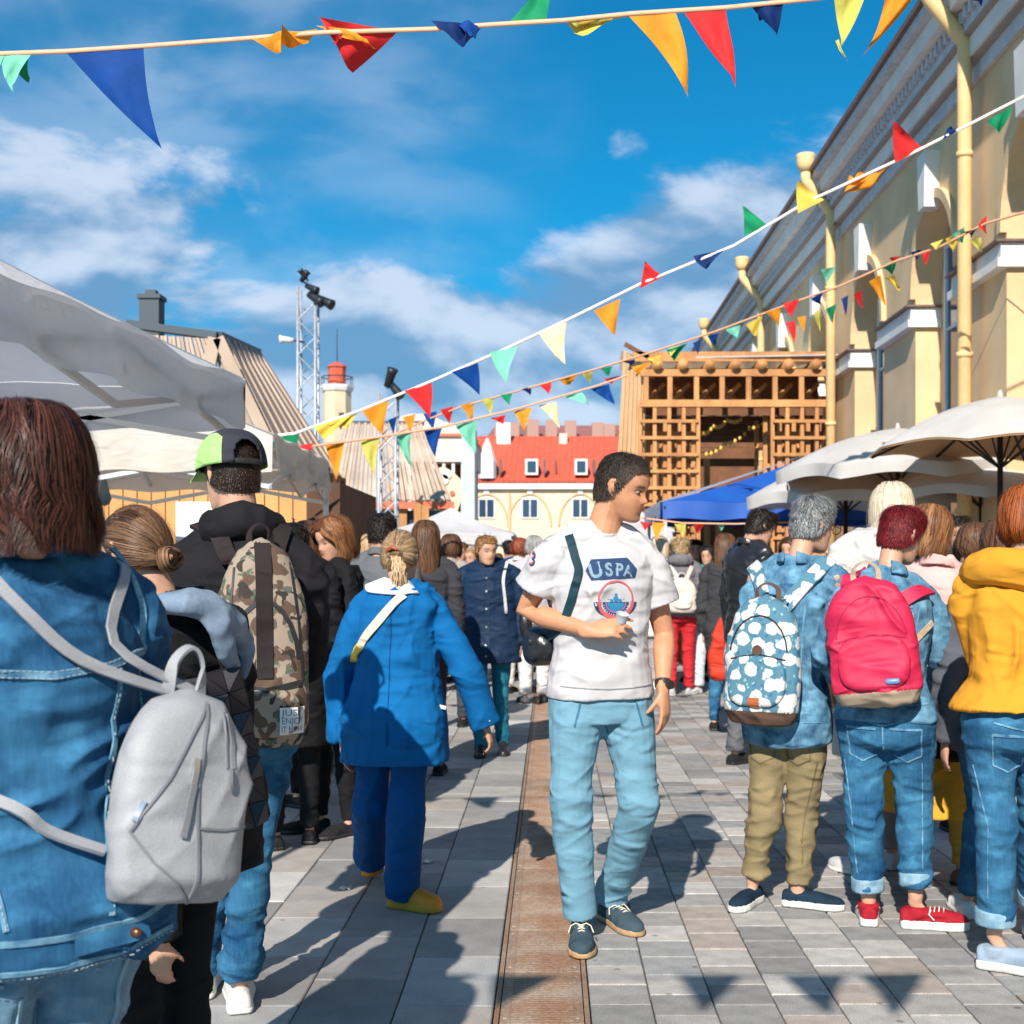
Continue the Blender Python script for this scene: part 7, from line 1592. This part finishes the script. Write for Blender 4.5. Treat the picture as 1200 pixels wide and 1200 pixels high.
bg.strap([(.03, .02, .16), V3((.03, -.3, 1.26)), V3((-.05, -.2, 1.34)), V3((-.11, -.06, 1.42)), V3((-.13, .08, 1.38))], .020, M_GBAG, th=.003); bg.strap([(-.03, .02, .16), V3((.175, -.3, 1.28)), V3((.175, -.08, 1.38)), V3((.16, .06, 1.38))], .019, M_GBAG, th=.003)
bg.strap([(.105, .03, -.09), V3((-.02, -.3, .985)), V3((-.12, -.25, 1.03)), V3((-.20, -.05, 1.08))], .018, M_GBAG, name='lower_strap')
q = [bg.toB @ ray(den, x, z)[0] for x, z in ((-.10, .99), (-.13, 1.005))]; b = MB()
for (x, z) in ((-.095, .985), (-.14, 1.01)):
    p, n_ = ray(den, x, z); p = bg.toB @ (p + n_ * .016); n2 = bg.toB.to_3x3() @ n_; b = MB(); t_ = n2.cross(V3((0, 0, 1))).normalized(); u2 = t_.cross(n2)
    b.tube([p + t_ * .016 * math.cos(a * math.pi / 6) + u2 * .019 * math.sin(a * math.pi / 6) for a in range(13)], [.003] * 13, 6); b.build('buckle', M_ZIP, bg.root, smooth=True)

def camo(name):
    m = bpy.data.materials.new(name); m.use_nodes = True; nt = m.node_tree; N, L = nt.nodes, nt.links; b = N['Principled BSDF']; b.inputs['Roughness'].default_value = .8
    tc = N.new('ShaderNodeTexCoord'); cur = None
    cols = [(.31, .24, .185), (.085, .11, .08), (.10, .06, .04), (.03, .022, .018)]; rgb = N.new('ShaderNodeRGB'); rgb.outputs[0].default_value = (*cols[0], 1); cur = rgb.outputs[0]
    for i, (c, th) in enumerate(zip(cols[1:], (.55, .54, .60))):
        mp = N.new('ShaderNodeMapping'); mp.inputs['Location'].default_value = (i * 3.7 + 1, i * 1.3, i * 2.1); mp.inputs['Scale'].default_value = (1, 1, .8); L.new(tc.outputs['Object'], mp.inputs[0]); n = N.new('ShaderNodeTexNoise'); n.inputs['Scale'].default_value = 21; n.inputs['Detail'].default_value = 1.5; n.inputs['Distortion'].default_value = .8; L.new(mp.outputs[0], n.inputs['Vector'])
        r = N.new('ShaderNodeMapRange'); L.new(n.outputs['Fac'], r.inputs[0]); r.inputs[1].default_value = th; r.inputs[2].default_value = th + .015; x = N.new('ShaderNodeMix'); x.data_type = 'RGBA'; L.new(r.outputs[0], x.inputs[0]); L.new(cur, x.inputs[6]); x.inputs[7].default_value = (*c, 1); cur = x.outputs[2]
    L.new(cur, b.inputs['Base Color']); MATS[name] = m; return m
M_CAMO = camo('camouflage_nylon'); M_WEB = cloth('dark_webbing', (.03, .022, .024), .8)
bc = Bag('camouflage nylon rucksack with dark centre band on the black jacket', cap, V3((.045, -.165, 1.145)), .255, .60, .15, M_CAMO, rot=3, tilt=2, tap=.62, amp=.013, seed=7)
bc.pocket(.20, .14, .03, -.20, M_CAMO); bc.line([(.0, .29), (.0, .1), (.0, -.1)], .048, M_WEB, 'centre_band', off=.003); bc.arc(0, -.08, .10, .20, 10, 170, .014, M_BLKR, 'zip'); bc.line([(-.10, -.115), (0, -.135), (.10, -.115)], .016, M_BLKR, 'pocket_zip', off=.004); bc.line([(.08, .22), (.10, .05), (.11, -.12)], .007, M_BLKR); bc.line([(-.08, .22), (-.10, .05), (-.11, -.12)], .007, M_BLKR)
bc.handle(0, .03, .05, .022, M_WEB); bc.strap([(.08, .02, .24), V3((-.07, -.3, 1.47)), V3((-.12, -.1, 1.53)), V3((-.13, .05, 1.5))], .055, M_WEB, th=.008); bc.strap([(-.08, .02, .24), V3((.10, -.3, 1.47)), V3((.13, -.1, 1.53)), V3((.14, .05, 1.5))], .055, M_WEB, th=.008)
# sewn label, three short lines of print
p = bc.on(-.075, -.225); lb_ = MB(); 
def onb(u, v, off): q = bc.on(-.075 + u, -.222 + v); return q[0] + V3((0, off, 0))
lb_.quad_grid(lambda i, j: onb((i - .5) * .075, (j - .5) * .078, .004), 6, 6); lbo = lb_.build('label_patch', M_WHITE, bc.root, solid=.002)
for k, tx in enumerate(('JUST', 'ENJOY', 'IT NOW')):
    V, F = glyph(tx, 1); w__ = max(v[0] for v in V) - min(v[0] for v in V); sc = .066 / w__; V3d = [onb(-a * sc, .016 - k * .024 + b_ * .026, .0065) for a, b_ in V]; mesh('label_print', V3d, F, I_MID, lbo, False)

def floral(name):
    m = bpy.data.materials.new(name); m.use_nodes = True; nt = m.node_tree; N, L = nt.nodes, nt.links; b = N['Principled BSDF']; b.inputs['Roughness'].default_value = .8
    tc = N.new('ShaderNodeTexCoord'); w = N.new('ShaderNodeTexNoise'); w.inputs['Scale'].default_value = 30; L.new(tc.outputs['Object'], w.inputs['Vector']); mx = N.new('ShaderNodeMix'); mx.data_type = 'VECTOR'; mx.inputs[0].default_value = .03; L.new(tc.outputs['Object'], mx.inputs[4]); L.new(w.outputs['Color'], mx.inputs[5])
    cur = None; rgb = N.new('ShaderNodeRGB'); rgb.outputs[0].default_value = (.07, .19, .27, 1); cur = rgb.outputs[0]
    def cells(sc, thr, c, cur, loc, inner=None):
        mp = N.new('ShaderNodeMapping'); mp.inputs['Location'].default_value = loc; L.new(mx.outputs[1], mp.inputs[0]); v = N.new('ShaderNodeTexVoronoi'); v.inputs['Scale'].default_value = sc; v.inputs['Randomness'].default_value = .8; L.new(mp.outputs[0], v.inputs['Vector']); r = N.new('ShaderNodeMapRange'); L.new(v.outputs['Distance'], r.inputs[0]); r.inputs[1].default_value = thr; r.inputs[2].default_value = thr - .06; x = N.new('ShaderNodeMix'); x.data_type = 'RGBA'; L.new(r.outputs[0], x.inputs[0]); L.new(cur, x.inputs[6]); x.inputs[7].default_value = (*c, 1); return x.outputs[2]
    cur = cells(34, .30, (.03, .14, .26), cur, (4, 1, 2)); cur = cells(40, .26, (.26, .42, .44), cur, (1, 5, 2)); cur = cells(19, .52, (.60, .59, .59), cur, (0, 0, 0)); cur = cells(19, .12, (.55, .33, .30), cur, (0, 0, 0))
    L.new(cur, b.inputs['Base Color']); MATS[name] = m; return m
M_FLOR = floral('blossom_print'); M_BRN = cloth('brown_suede', (.13, .075, .055), .85); M_ORL = mat('rust_leather', (.36, .09, .02), .55)
bf = Bag('teal rucksack printed with white blossoms on the grey haired woman', gry, V3((-.015, -.145, 1.005)), .295, .50, .14, M_FLOR, rot=4, tilt=4, tap=.70, amp=.010, seed=9, m2=M_BRN, base_h=.05)
bf.pocket(.24, .20, .022, -.085, M_FLOR); bf.arc(0, .02, .115, .15, 5, 175, .006, M_WEB, 'zip'); bf.handle(0, .045, .05, .02, M_BRN); bf.line([(-.11, .0), (0, .02), (.11, .0)], .006, M_WEB, 'pocket_zip')
bf.strap([(.07, .02, .22), V3((-.10, -.3, 1.28)), V3((-.145, -.12, 1.37)), V3((-.15, .04, 1.36))], .062, M_FLOR, th=.008); bf.strap([(-.07, .02, .22), V3((.08, -.3, 1.25)), V3((.14, -.12, 1.35)), V3((.15, .04, 1.36))], .062, M_FLOR, th=.008)
q = bf.on(0, .035); b = MB(); b.tube([q[0], q[0] + q[1] * .006], [.02] * 2, 16, cap='flat'); b.build('round_badge', M_BRN, bf.root)
b = MB(); b.quad_grid(lambda i, j: bf.on((i - .5) * .045, -.165 + (j - .5) * .035)[0] + V3((0, .004, 0)), 4, 4); b.build('label_patch', M_ORL, bf.root, solid=.003)

M_PINK = mat('raspberry_nylon', (0.54, 0.010, 0.065), .65, (.48, .008, .055), 5, .1, 200, tint=True, fine=.03, wrinkle=.8); M_BEIG = cloth('beige_suede', (.50, .39, .29), .85)
bp_ = Bag('raspberry pink rucksack with beige base on the red haired woman', red, V3((-.035, -.155, 1.10)), .315, .47, .15, M_PINK, rot=8, tilt=3, roll=6, tap=.70, amp=.016, seed=13, m2=M_BEIG, base_h=.045)
bp_.pocket(.26, .20, .022, -.085, M_PINK); bp_.arc(0, .0, .125, .16, 5, 175, .006, mat('raspberry_dark', (.36, .005, .05), .7), 'zip'); bp_.line([(-.12, .0), (0, .02), (.12, .0)], .006, MATS['raspberry_dark'], 'pocket_zip'); bp_.handle(0, .045, .055, .022, M_BEIG)
bp_.strap([(.07, .02, .20), V3((-.10, -.3, 1.33)), V3((-.125, -.12, 1.38)), V3((-.13, .04, 1.36))], .058, M_PINK, th=.008); bp_.strap([(-.07, .02, .20), V3((.07, -.3, 1.27)), V3((.16, -.14, 1.33)), V3((.20, .02, 1.34))], .058, M_PINK, th=.008)
bp_.strap([(-.13, .03, -.10), V3((.10, -.3, 1.05)), V3((.15, -.25, 1.10)), V3((.22, -.05, 1.16))], .022, M_BEIG, name='lower_strap')
b = MB(); b.tube([bp_.on(-.06, -.155)[0] + V3((-.018, .002, 0)), bp_.on(-.06, -.155)[0] + V3((.018, .002, 0))], [(.008, .011)] * 2, 12); b.build('oval_badge', mat('blue_badge', (.12, .25, .45), .4), bp_.root, smooth=True)
# faceted tote of the girl with the knot
ft = empty('tote_bag', gir.fwd @ gir.P((254, 880, -.06))); ft.rotation_euler = (0, R(-12), R(25)); tag(ft, 'black tote bag of small triangular facets hanging beside the girl with the knot', 'tote bag', 'rucksacks and bags')
M_FAC = mat('faceted_vinyl', (.022, .020, .026), .42, spec=.4, objrand=.5); nx, nz_ = 4, 7; W_, H__ = .17, .36
gridp = {(i, j): V3(((i / nx - .5) * W_ * (1.0 if j > 1 else .9) + (.0 if j % 2 else W_ / nx / 2 * 0), -.03 - .018 * ((i + j) % 2) - .02 * math.sin(math.pi * i / nx), (j / nz_ - .5) * H__)) for i in range(nx + 1) for j in range(nz_ + 1)}
for i in range(nx):
    for j in range(nz_):
        a, b2, c, d = gridp[i, j], gridp[i + 1, j], gridp[i + 1, j + 1], gridp[i, j + 1]
        for tri in (((a, b2, c), (a, c, d)) if (i + j) % 2 else ((a, b2, d), (b2, c, d))):
            ce = (tri[0] + tri[1] + tri[2]) / 3; q = [ce + (p - ce) * .94 for p in tri]; mesh('facet', q + [p + V3((0, .006, 0)) for p in q], [(0, 1, 2), (5, 4, 3), (0, 3, 4, 1), (1, 4, 5, 2), (2, 5, 3, 0)], M_FAC, ft, False)
b = MB(); b.box(-W_ / 2, -.022, -H__ / 2, W_ / 2, .05, H__ / 2); b.build('inner_layer', M_BLKC, ft, bevel=.01)
b = MB(); b.tube([(-.05, 0, H__ / 2), (-.045, 0, H__ / 2 + .15), (-.03, .02, H__ / 2 + .19)], [.006] * 3, 8); b.tube([(.05, 0, H__ / 2), (.02, 0, H__ / 2 + .15), (-.02, .02, H__ / 2 + .19)], [.006] * 3, 8); b.build('handle', M_BLKL, ft, smooth=True)

jeans_back(red, D_SEAM, .855, 1.0); jeans_back(yel, D_SEAM, .90, 1.0); jeans_back(gry, cloth('khaki_seam', (.18, .14, .075)), .80, .9)
trousers_front(man, cloth('sky_seam', (.06, .18, .28)), .93)
for x0 in (-1, 1): seam(red, [(x0 * .12, 1.22), (x0 * .10, 1.05), (x0 * .085, .90)], D_SEAM, .007); seam(gry, [(x0 * .115, 1.26), (x0 * .10, 1.05), (x0 * .08, .82)], D_SEAM, .007)
for per, z0 in ((red, .862), (gry, .765)): seam(per, [(-.20, z0), (-.1, z0 - .004), (0, z0 - .006), (.1, z0 - .004), (.20, z0)], D_SEAM, .006)
seam(man, [(-.17, .945), (-.08, .938), (0, .936), (.08, .938), (.17, .945)], cloth('jersey_stitch', (.42, .42, .45)), .003, back=False, name='hem_stitch'); seam(blu, [(0, 1.27), (0, 1.0), (0, .68)], cloth('cobalt_seam', (.002, .08, .26)), .004, name='back_seam')
# ================================================================ PEOPLE farther off
HC = {'dark': ((.008, .006, .005), (.045, .03, .025)), 'brown': ((.04, .018, .010), (.20, .10, .055)), 'auburn': ((.10, .035, .015), (.42, .20, .09)), 'blond': ((.25, .15, .07), (.66, .48, .28)), 'grey': ((.16, .16, .16), (.55, .54, .53)), 'platinum': ((.45, .36, .26), (.80, .70, .55)), 'red': ((.10, .02, .01), (.35, .09, .04))}
_cn = [0]
def extra(label, px, d, H, rot, sex, hs, hc, topc, botc, head=(0, -8, 0), hem=.48, w=1.0, shoe=None, length=.05, skin='fair', pose=None, hood=False, sleeve=(.040, .035, .03), slen=1.0, rt=.056, rk=.046, ra=.038, n=None, group=None, grow=.020, bagc=None, skirt=None, thick=.022, gloss=False, vox=None, collar=True, hoff=(0, 0, 0)):
    _cn[0] += 1; v = vox or (.010 if d < 7 else .014 if d < 11 else .018)
    P = Person(label, px, d, H, rot, sex, w, skin, pose=pose, vox=v, head=head, group=group, hoff=hoff); P.body(mouth=d < 12)
    tm = cloth('top_cloth_%d' % _cn[0], topc, .45 if gloss else .85) if isinstance(topc, tuple) else topc; bm_ = cloth('bottom_cloth_%d' % _cn[0], botc) if isinstance(botc, tuple) else botc
    P.trousers(bm_, rt=rt, rk=rk, ra=ra, amp=.005)
    if skirt:
        b = MB(); a = P.tor(.56)[0]; z0 = skirt[0] * H; pts = [V3((a.x, a.y, a.z)), V3((a.x, a.y, (a.z + z0) / 2)), V3((0, 0, z0))]; b.tube(pts, [(.15, .12), (.21, .18), (skirt[1], skirt[1] * .85)], 24, ref=(1, 0, 0), cap='flat'); o = b.finish('skirt', cloth('skirt_cloth_%d' % _cn[0], skirt[2]), P.root, v); folds(o.data, .018, (12, 12, 1.2), 5, [], 1.0)
    P.top(tm, 'jacket' if slen >= 1 else 'shirt', hem=hem, grow=grow, hemg=.014, sleeve=sleeve, slen=slen, amp=.008, zone=.010)
    if collar: P.collar(tm, r=.064, hgt=.03, th=.012)
    if hood:
        b = MB(); c = P.tor(.85)[0]; b.tube([c + V3((.11 * math.cos(R(a)), .08 * math.sin(R(a)) - .03, .01)) for a in range(160, 381, 44)], [(.035, .035), (.05, .055), (.055, .07), (.055, .07), (.05, .055), (.035, .035)], 12); b.finish('hood', tm, P.topo, v)
    P.shoes(cloth('shoe_cloth_%d' % _cn[0], shoe or (.02, .02, .022)), M_RUBBER if shoe and sum(shoe) > .6 else M_BLKR)
    a, c2 = HC[hc]; nn = n or (1100 if d < 8 else 600 if d < 12 else 350); wd = .0055 if d < 8 else .008 if d < 12 else .011
    if hs == 'up': sh, hm = hair(P, 'up', a, c2, n=nn, width=wd, seed=100 + _cn[0], thick=thick, k=8); bun(P, hm, (0, -.10, .01), r=.03, seed=_cn[0], n=90)
    else: hair(P, hs, a, c2, n=nn, width=wd, seed=100 + _cn[0], length=length, thick=thick, top_boost=.010 if hs == 'short' else 0, k=6 if hs in ('short', 'crop') else 9, curl=.2 if hs == 'short' else .3, ends=.5)
    return P
bl = extra('tall blonde woman in an off-white dotted coat behind the red haired woman', 1030, 5.75, 1.77, 20, 'f', 'long', 'platinum', (.62, .60, .60), (.30, .28, .28), head=(-30, -12, 0), length=.26, n=2200, hem=.30, w=1.02, shoe=(.6, .6, .6), pose=dict(head=(1045, 598, .05)), vox=.010, grow=.035)
for k in range(26):
    x, z = random.uniform(-.2, .2), random.uniform(.75, 1.45); q = ray(bl, x, z); 
    if q[0].y < 0: b = MB(); b.tube([q[0] - q[1] * .002, q[0] + q[1] * .003], [random.uniform(.02, .035)] * 2, 12, cap='flat'); b.build('dot_print', I_MID, bl.topo)
pk = extra('woman in a pale pink blouse and long mustard skirt with dark tote', 1098, 5.55, 1.62, -35, 'f', 'long', 'auburn', (.72, .46, .44), (.5, .3, .05), head=(-20, -14, 0), length=.12, skirt=(.20, .27, (.66, .34, .04)), shoe=(.2, .1, .05), hem=.52, pose=dict(head=(1090, 622, .04), shR=(1118, 672, .02), elR=(1128, 720, -.02), wrR=(1122, 758, -.12)), n=1400, vox=.009, grow=.024, sleeve=(.044, .046, .036))
tb = empty('tote_bag', (Q(1122, 5.3), 5.3, .86), R(-20)); tag(tb, 'plain black cloth tote between the mustard skirt and the yellow jacket', 'tote bag', 'rucksacks and bags')
b = MB(); b.tube([(0, 0, -.20), (0, 0, -.12), (0, 0, .04), (0, 0, .15), (0, 0, .19)], [(.17, .06), (.165, .075), (.14, .06), (.11, .035), (.10, .02)], 22, ref=(1, 0, 0), ex=3); o = b.finish('bag_body', M_BLKC, tb, .009); folds(o.data, .010, (9, 9, 6), 6, [], .5)
strip('handle', [((-.07, -.01, .18), (0, -1, 0)), ((-.04, -.01, .36), (0, -1, 0)), ((.03, -.0, .36), (0, -1, 0)), ((.07, -.01, .18), (0, -1, 0))], .022, .003, M_BLKC, tb)
lea = extra('person with black swept hair in a glossy black leather jacket and grey trousers', 878, 8.86, 1.80, -62, 'm', 'short', 'dark', M_BLKL, (.12, .125, .14), head=(-12, -24, 0), length=.05, hem=.47, w=.95, shoe=(.02, .02, .02), n=1500, pose=dict(head=(892, 618, 0)), vox=.010, rt=.060, rk=.052, ra=.05)
extra('woman with long brown hair in a dark grey coat left of the leather jacket', 850, 10.8, 1.66, -20, 'f', 'long', 'brown', (.05, .05, .055), D_JEAN, length=.30, hem=.40, n=1200, grow=.02, w=.88)
ob_ = empty('carrier_bag', (Q(842, 10.0), 10.0, .80)); tag(ob_, 'orange red carrier bag hanging beside the dark grey coat', 'carrier bag', 'rucksacks and bags')
b = MB(); b.tube([(0, 0, -.24), (0, 0, -.1), (.02, 0, .1), (.03, 0, .2)], [(.07, .04), (.08, .04), (.06, .03), (.03, .02)], 18, ref=(1, 0, 0), ex=3); o = b.finish('bag_body', cloth('orange_red_cloth', (.60, .05, .025), .6), ob_, .012); folds(o.data, .02, (9, 9, 5), 6)
kid = extra('person in coral red trousers and grey hoodie with small white rucksack', 797, 13.8, 1.70, 0, 'f', 'short', 'blond', (.17, .16, .18), (.60, .03, .04), head=(30, -5, 0), hem=.50, hood=True, shoe=(.7, .7, .7), length=.06, rt=.062, rk=.05, ra=.042, n=900)
kb = Bag('small white rucksack above the coral red trousers', kid, V3((0, -.15, 1.08)), .30, .38, .12, cloth('cream_leather', (.68, .60, .55), .6), seed=3, amp=.003); kb.pocket(.20, .13, .02, -.08, MATS['cream_leather']); kb.handle(0, .04, .05, .02, MATS['cream_leather'])
kb.strap([(.07, .02, .17), V3((-.11, -.3, 1.30)), V3((-.13, -.1, 1.40)), V3((-.13, .04, 1.36))], .045, MATS['cream_leather']); kb.strap([(-.07, .02, .17), V3((.11, -.3, 1.30)), V3((.13, -.1, 1.40)), V3((.13, .04, 1.36))], .045, MATS['cream_leather'])
blk = extra('woman with auburn waves in a black jacket looking down at her phone', 392, 6.6, 1.63, 122, 'f', 'bob', 'auburn', M_BLKC, M_BLKC, head=(12, -18, 0), length=.12, thick=.035, hem=.34, w=.92, pose=dict(elL=V3((-.24, .02, 1.02)), wrL=V3((-.06, .26, 1.10)), elR=V3((.24, .02, 1.02)), wrR=V3((.04, .27, 1.08))), n=1600, grow=.028)
b = MB(); q = blk.fwd @ V3((0, .30, 1.13)); ph_ = empty('phone', q, blk.rot); ph_.rotation_euler = (R(-35), 0, blk.rot); tag(ph_, 'small pale phone held by the woman in black beside the cap', 'phone'); b.box(-.036, -.005, -.072, .036, .005, .072); b.build('case', mat('pale_case', (.6, .68, .75), .3), ph_, bevel=.004); b = MB(); b.box(-.032, -.0065, -.066, .032, -.0052, .066); b.build('screen', M_GLASS, ph_)
extra('person in black with dark brown hair half hidden behind the camouflage rucksack', 360, 7.4, 1.64, 40, 'f', 'bob', 'brown', M_BLKC, M_BLKC, length=.10, hem=.32, grow=.03, w=.9)
extra('tall person in a long black coat right behind the black hooded jacket', 343, 6.3, 1.66, 15, 'm', 'short', 'dark', M_BLKC, M_BLKC, hem=.30, grow=.022, w=.9, pose=dict(head=(343, 640, 0)))
extra('man with dark tousled hair in a slate grey jacket in front of the lattice mast', 447, 7.7, 1.70, -20, 'm', 'short', 'dark', (.13, .14, .16), (.03, .035, .05), length=.05, w=1.02, n=1300)
extra('woman with long light brown hair in a dark striped jacket right of the blonde bun', 499, 8.4, 1.68, 10, 'f', 'long', 'brown', (.05, .05, .06), (.03, .03, .04), length=.26, n=1300, grow=.02, w=.9, hem=.50)
tl = extra('person in a grey coat carrying a teal rucksack in the middle distance', 528, 11.0, 1.66, -12, 'f', 'bob', 'brown', (.35, .31, .28), (.05, .06, .08), length=.07)
tk = Bag('teal rucksack in the crowd left of the navy parka', tl, V3((0, -.15, 1.12)), .34, .46, .14, cloth('teal_nylon', (.01, .15, .22), .6), seed=3, amp=.004); tk.pocket(.24, .16, .02, -.09, MATS['teal_nylon']); tk.strap([(.07, .02, .20), V3((-.11, -.3, 1.30)), V3((-.13, -.1, 1.36)), V3((-.13, .04, 1.32))], .045, MATS['teal_nylon'])
extra('grey haired woman in a pale lilac blouse and white trousers behind the navy parka', 626, 13.0, 1.70, 8, 'f', 'bob', 'grey', (.50, .46, .52), (.72, .72, .74), length=.06, shoe=(.1, .1, .12), rt=.060, rk=.056, ra=.054, hem=.47)
extra('woman with dark red brown hair in a cream top near the small white tent', 609, 14.0, 1.70, -30, 'f', 'bob', 'red', (.66, .60, .58), (.6, .58, .56), length=.05)
extra('man with dark hair in a deep blue jacket under the small white tent', 597, 16.0, 1.72, 30, 'm', 'short', 'dark', (.01, .06, .18), (.03, .03, .05))
extra('person in a purple top seen between the navy parka and teal rucksack', 541, 15.5, 1.68, 170, 'f', 'bob', 'brown', (.20, .10, .25), (.05, .05, .08), length=.05)
extra('person in a light peach top beside the purple one', 553, 14.5, 1.60, 150, 'f', 'up', 'blond', (.70, .45, .34), (.2, .2, .25))
extra('woman in a bright red jacket by the orange framed hut', 412, 15.0, 1.66, 190, 'f', 'long', 'dark', (.60, .02, .03), (.03, .03, .04), length=.12)
extra('person in an olive grey coat near the foot of the lattice mast', 432, 12.5, 1.70, 20, 'f', 'long', 'blond', (.20, .22, .18), (.05, .05, .06), length=.14, hem=.34)
extra('woman with platinum hair in a white coat left of the coral trousers', 773, 14.6, 1.74, 25, 'f', 'long', 'platinum', (.72, .68, .66), (.35, .34, .36), length=.14, hem=.34, shoe=(.6, .6, .6))
extra('woman in a cyan blouse and pale trousers under the blue tent', 829, 14.0, 1.62, 160, 'f', 'long', 'dark', (.03, .30, .42), (.62, .66, .72), length=.12, shoe=(.7, .7, .7), rt=.062, rk=.058, ra=.056)
extra('man with dark hair in a black shirt deep under the blue tent', 815, 15.6, 1.72, 170, 'm', 'short', 'dark', (.02, .02, .025), (.03, .03, .04))
extra('man with dark hair in a maroon shirt deep under the blue tent', 852, 16.0, 1.76, 200, 'm', 'short', 'dark', (.18, .03, .03), (.03, .03, .04))
extra('woman with brown curls in a grey cardigan at the right of the blue tent', 925, 12.0, 1.66, 150, 'f', 'bob', 'brown', (.25, .22, .22), (.05, .05, .06), length=.08)
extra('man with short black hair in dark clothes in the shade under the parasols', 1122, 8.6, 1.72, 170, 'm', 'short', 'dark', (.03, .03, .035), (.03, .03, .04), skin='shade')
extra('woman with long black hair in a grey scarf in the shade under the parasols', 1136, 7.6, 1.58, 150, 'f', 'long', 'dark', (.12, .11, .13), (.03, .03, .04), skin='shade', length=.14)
extra('person in blue and white stripes half hidden between mustard skirt and jeans', 1142, 6.6, 1.60, -10, 'f', 'bob', 'brown', (.45, .5, .62), (.02, .10, .30), length=.06, hem=.35)
extra('stall keeper with dark hair behind the pine counter', 168, 10.6, 1.74, 190, 'm', 'short', 'dark', (.10, .09, .09), (.05, .05, .06), skin='tan')
extra('person in a cream jumper at the pine counter beside the white board', 205, 9.95, 1.42, 150, 'f', 'bob', 'platinum', (.66, .56, .44), (.2, .2, .2), length=.05)
extra('person in white sneakers and blue jeans standing beyond the yellow jacket', 1150, 5.0, 1.60, 5, 'f', 'bob', 'brown', (.10, .11, .14), D_JEAN, shoe=(.75, .75, .75), pose=dict(ankL=(1134, 1048, .02), kneeL=(1150, 945, 0), head=(1178, 640, 0), neck=(1172, 700, 0), pelvis=(1170, 860, 0)), length=.06)
for i, (px, d, c, hc, sx, rz) in enumerate([(516, 21, (.02, .08, .2), 'dark', 'm', 20), (488, 18, (.35, .1, .08), 'brown', 'f', 200), (566, 24, (.5, .5, .5), 'grey', 'm', 170), (584, 22, (.06, .2, .1), 'brown', 'f', 10), (640, 26, (.6, .55, .5), 'blond', 'f', 190), (655, 22, (.05, .05, .06), 'dark', 'm', 0), (762, 20, (.5, .08, .05), 'red', 'f', 10), (640, 17, (.12, .14, .2), 'dark', 'm', 160), (470, 14, (.05, .05, .07), 'brown', 'f', 15), (872, 15, (.4, .35, .3), 'blond', 'f', 180)]):
    lab = ['person in a blue jacket by the small white tent, farthest left', 'person in a brick red top left of the small white tent', 'grey haired man in pale grey beyond the navy parka', 'woman in a green top beyond the navy parka', 'fair haired woman in cream at the far end of the drain', 'dark haired man in black near the end of the drain', 'red haired woman in red by the timber pavilion', 'dark haired man in slate blue beside the grey haired lady', 'brown haired woman in dark blue behind the blonde bun', 'fair haired woman in taupe under the blue tent'][i]
    extra(lab, px, d, 1.62 + .12 * random.random(), rz, sx, 'short' if sx == 'm' else 'bob', hc, c, (.05, .05, .08), length=.05, vox=.022, n=220)
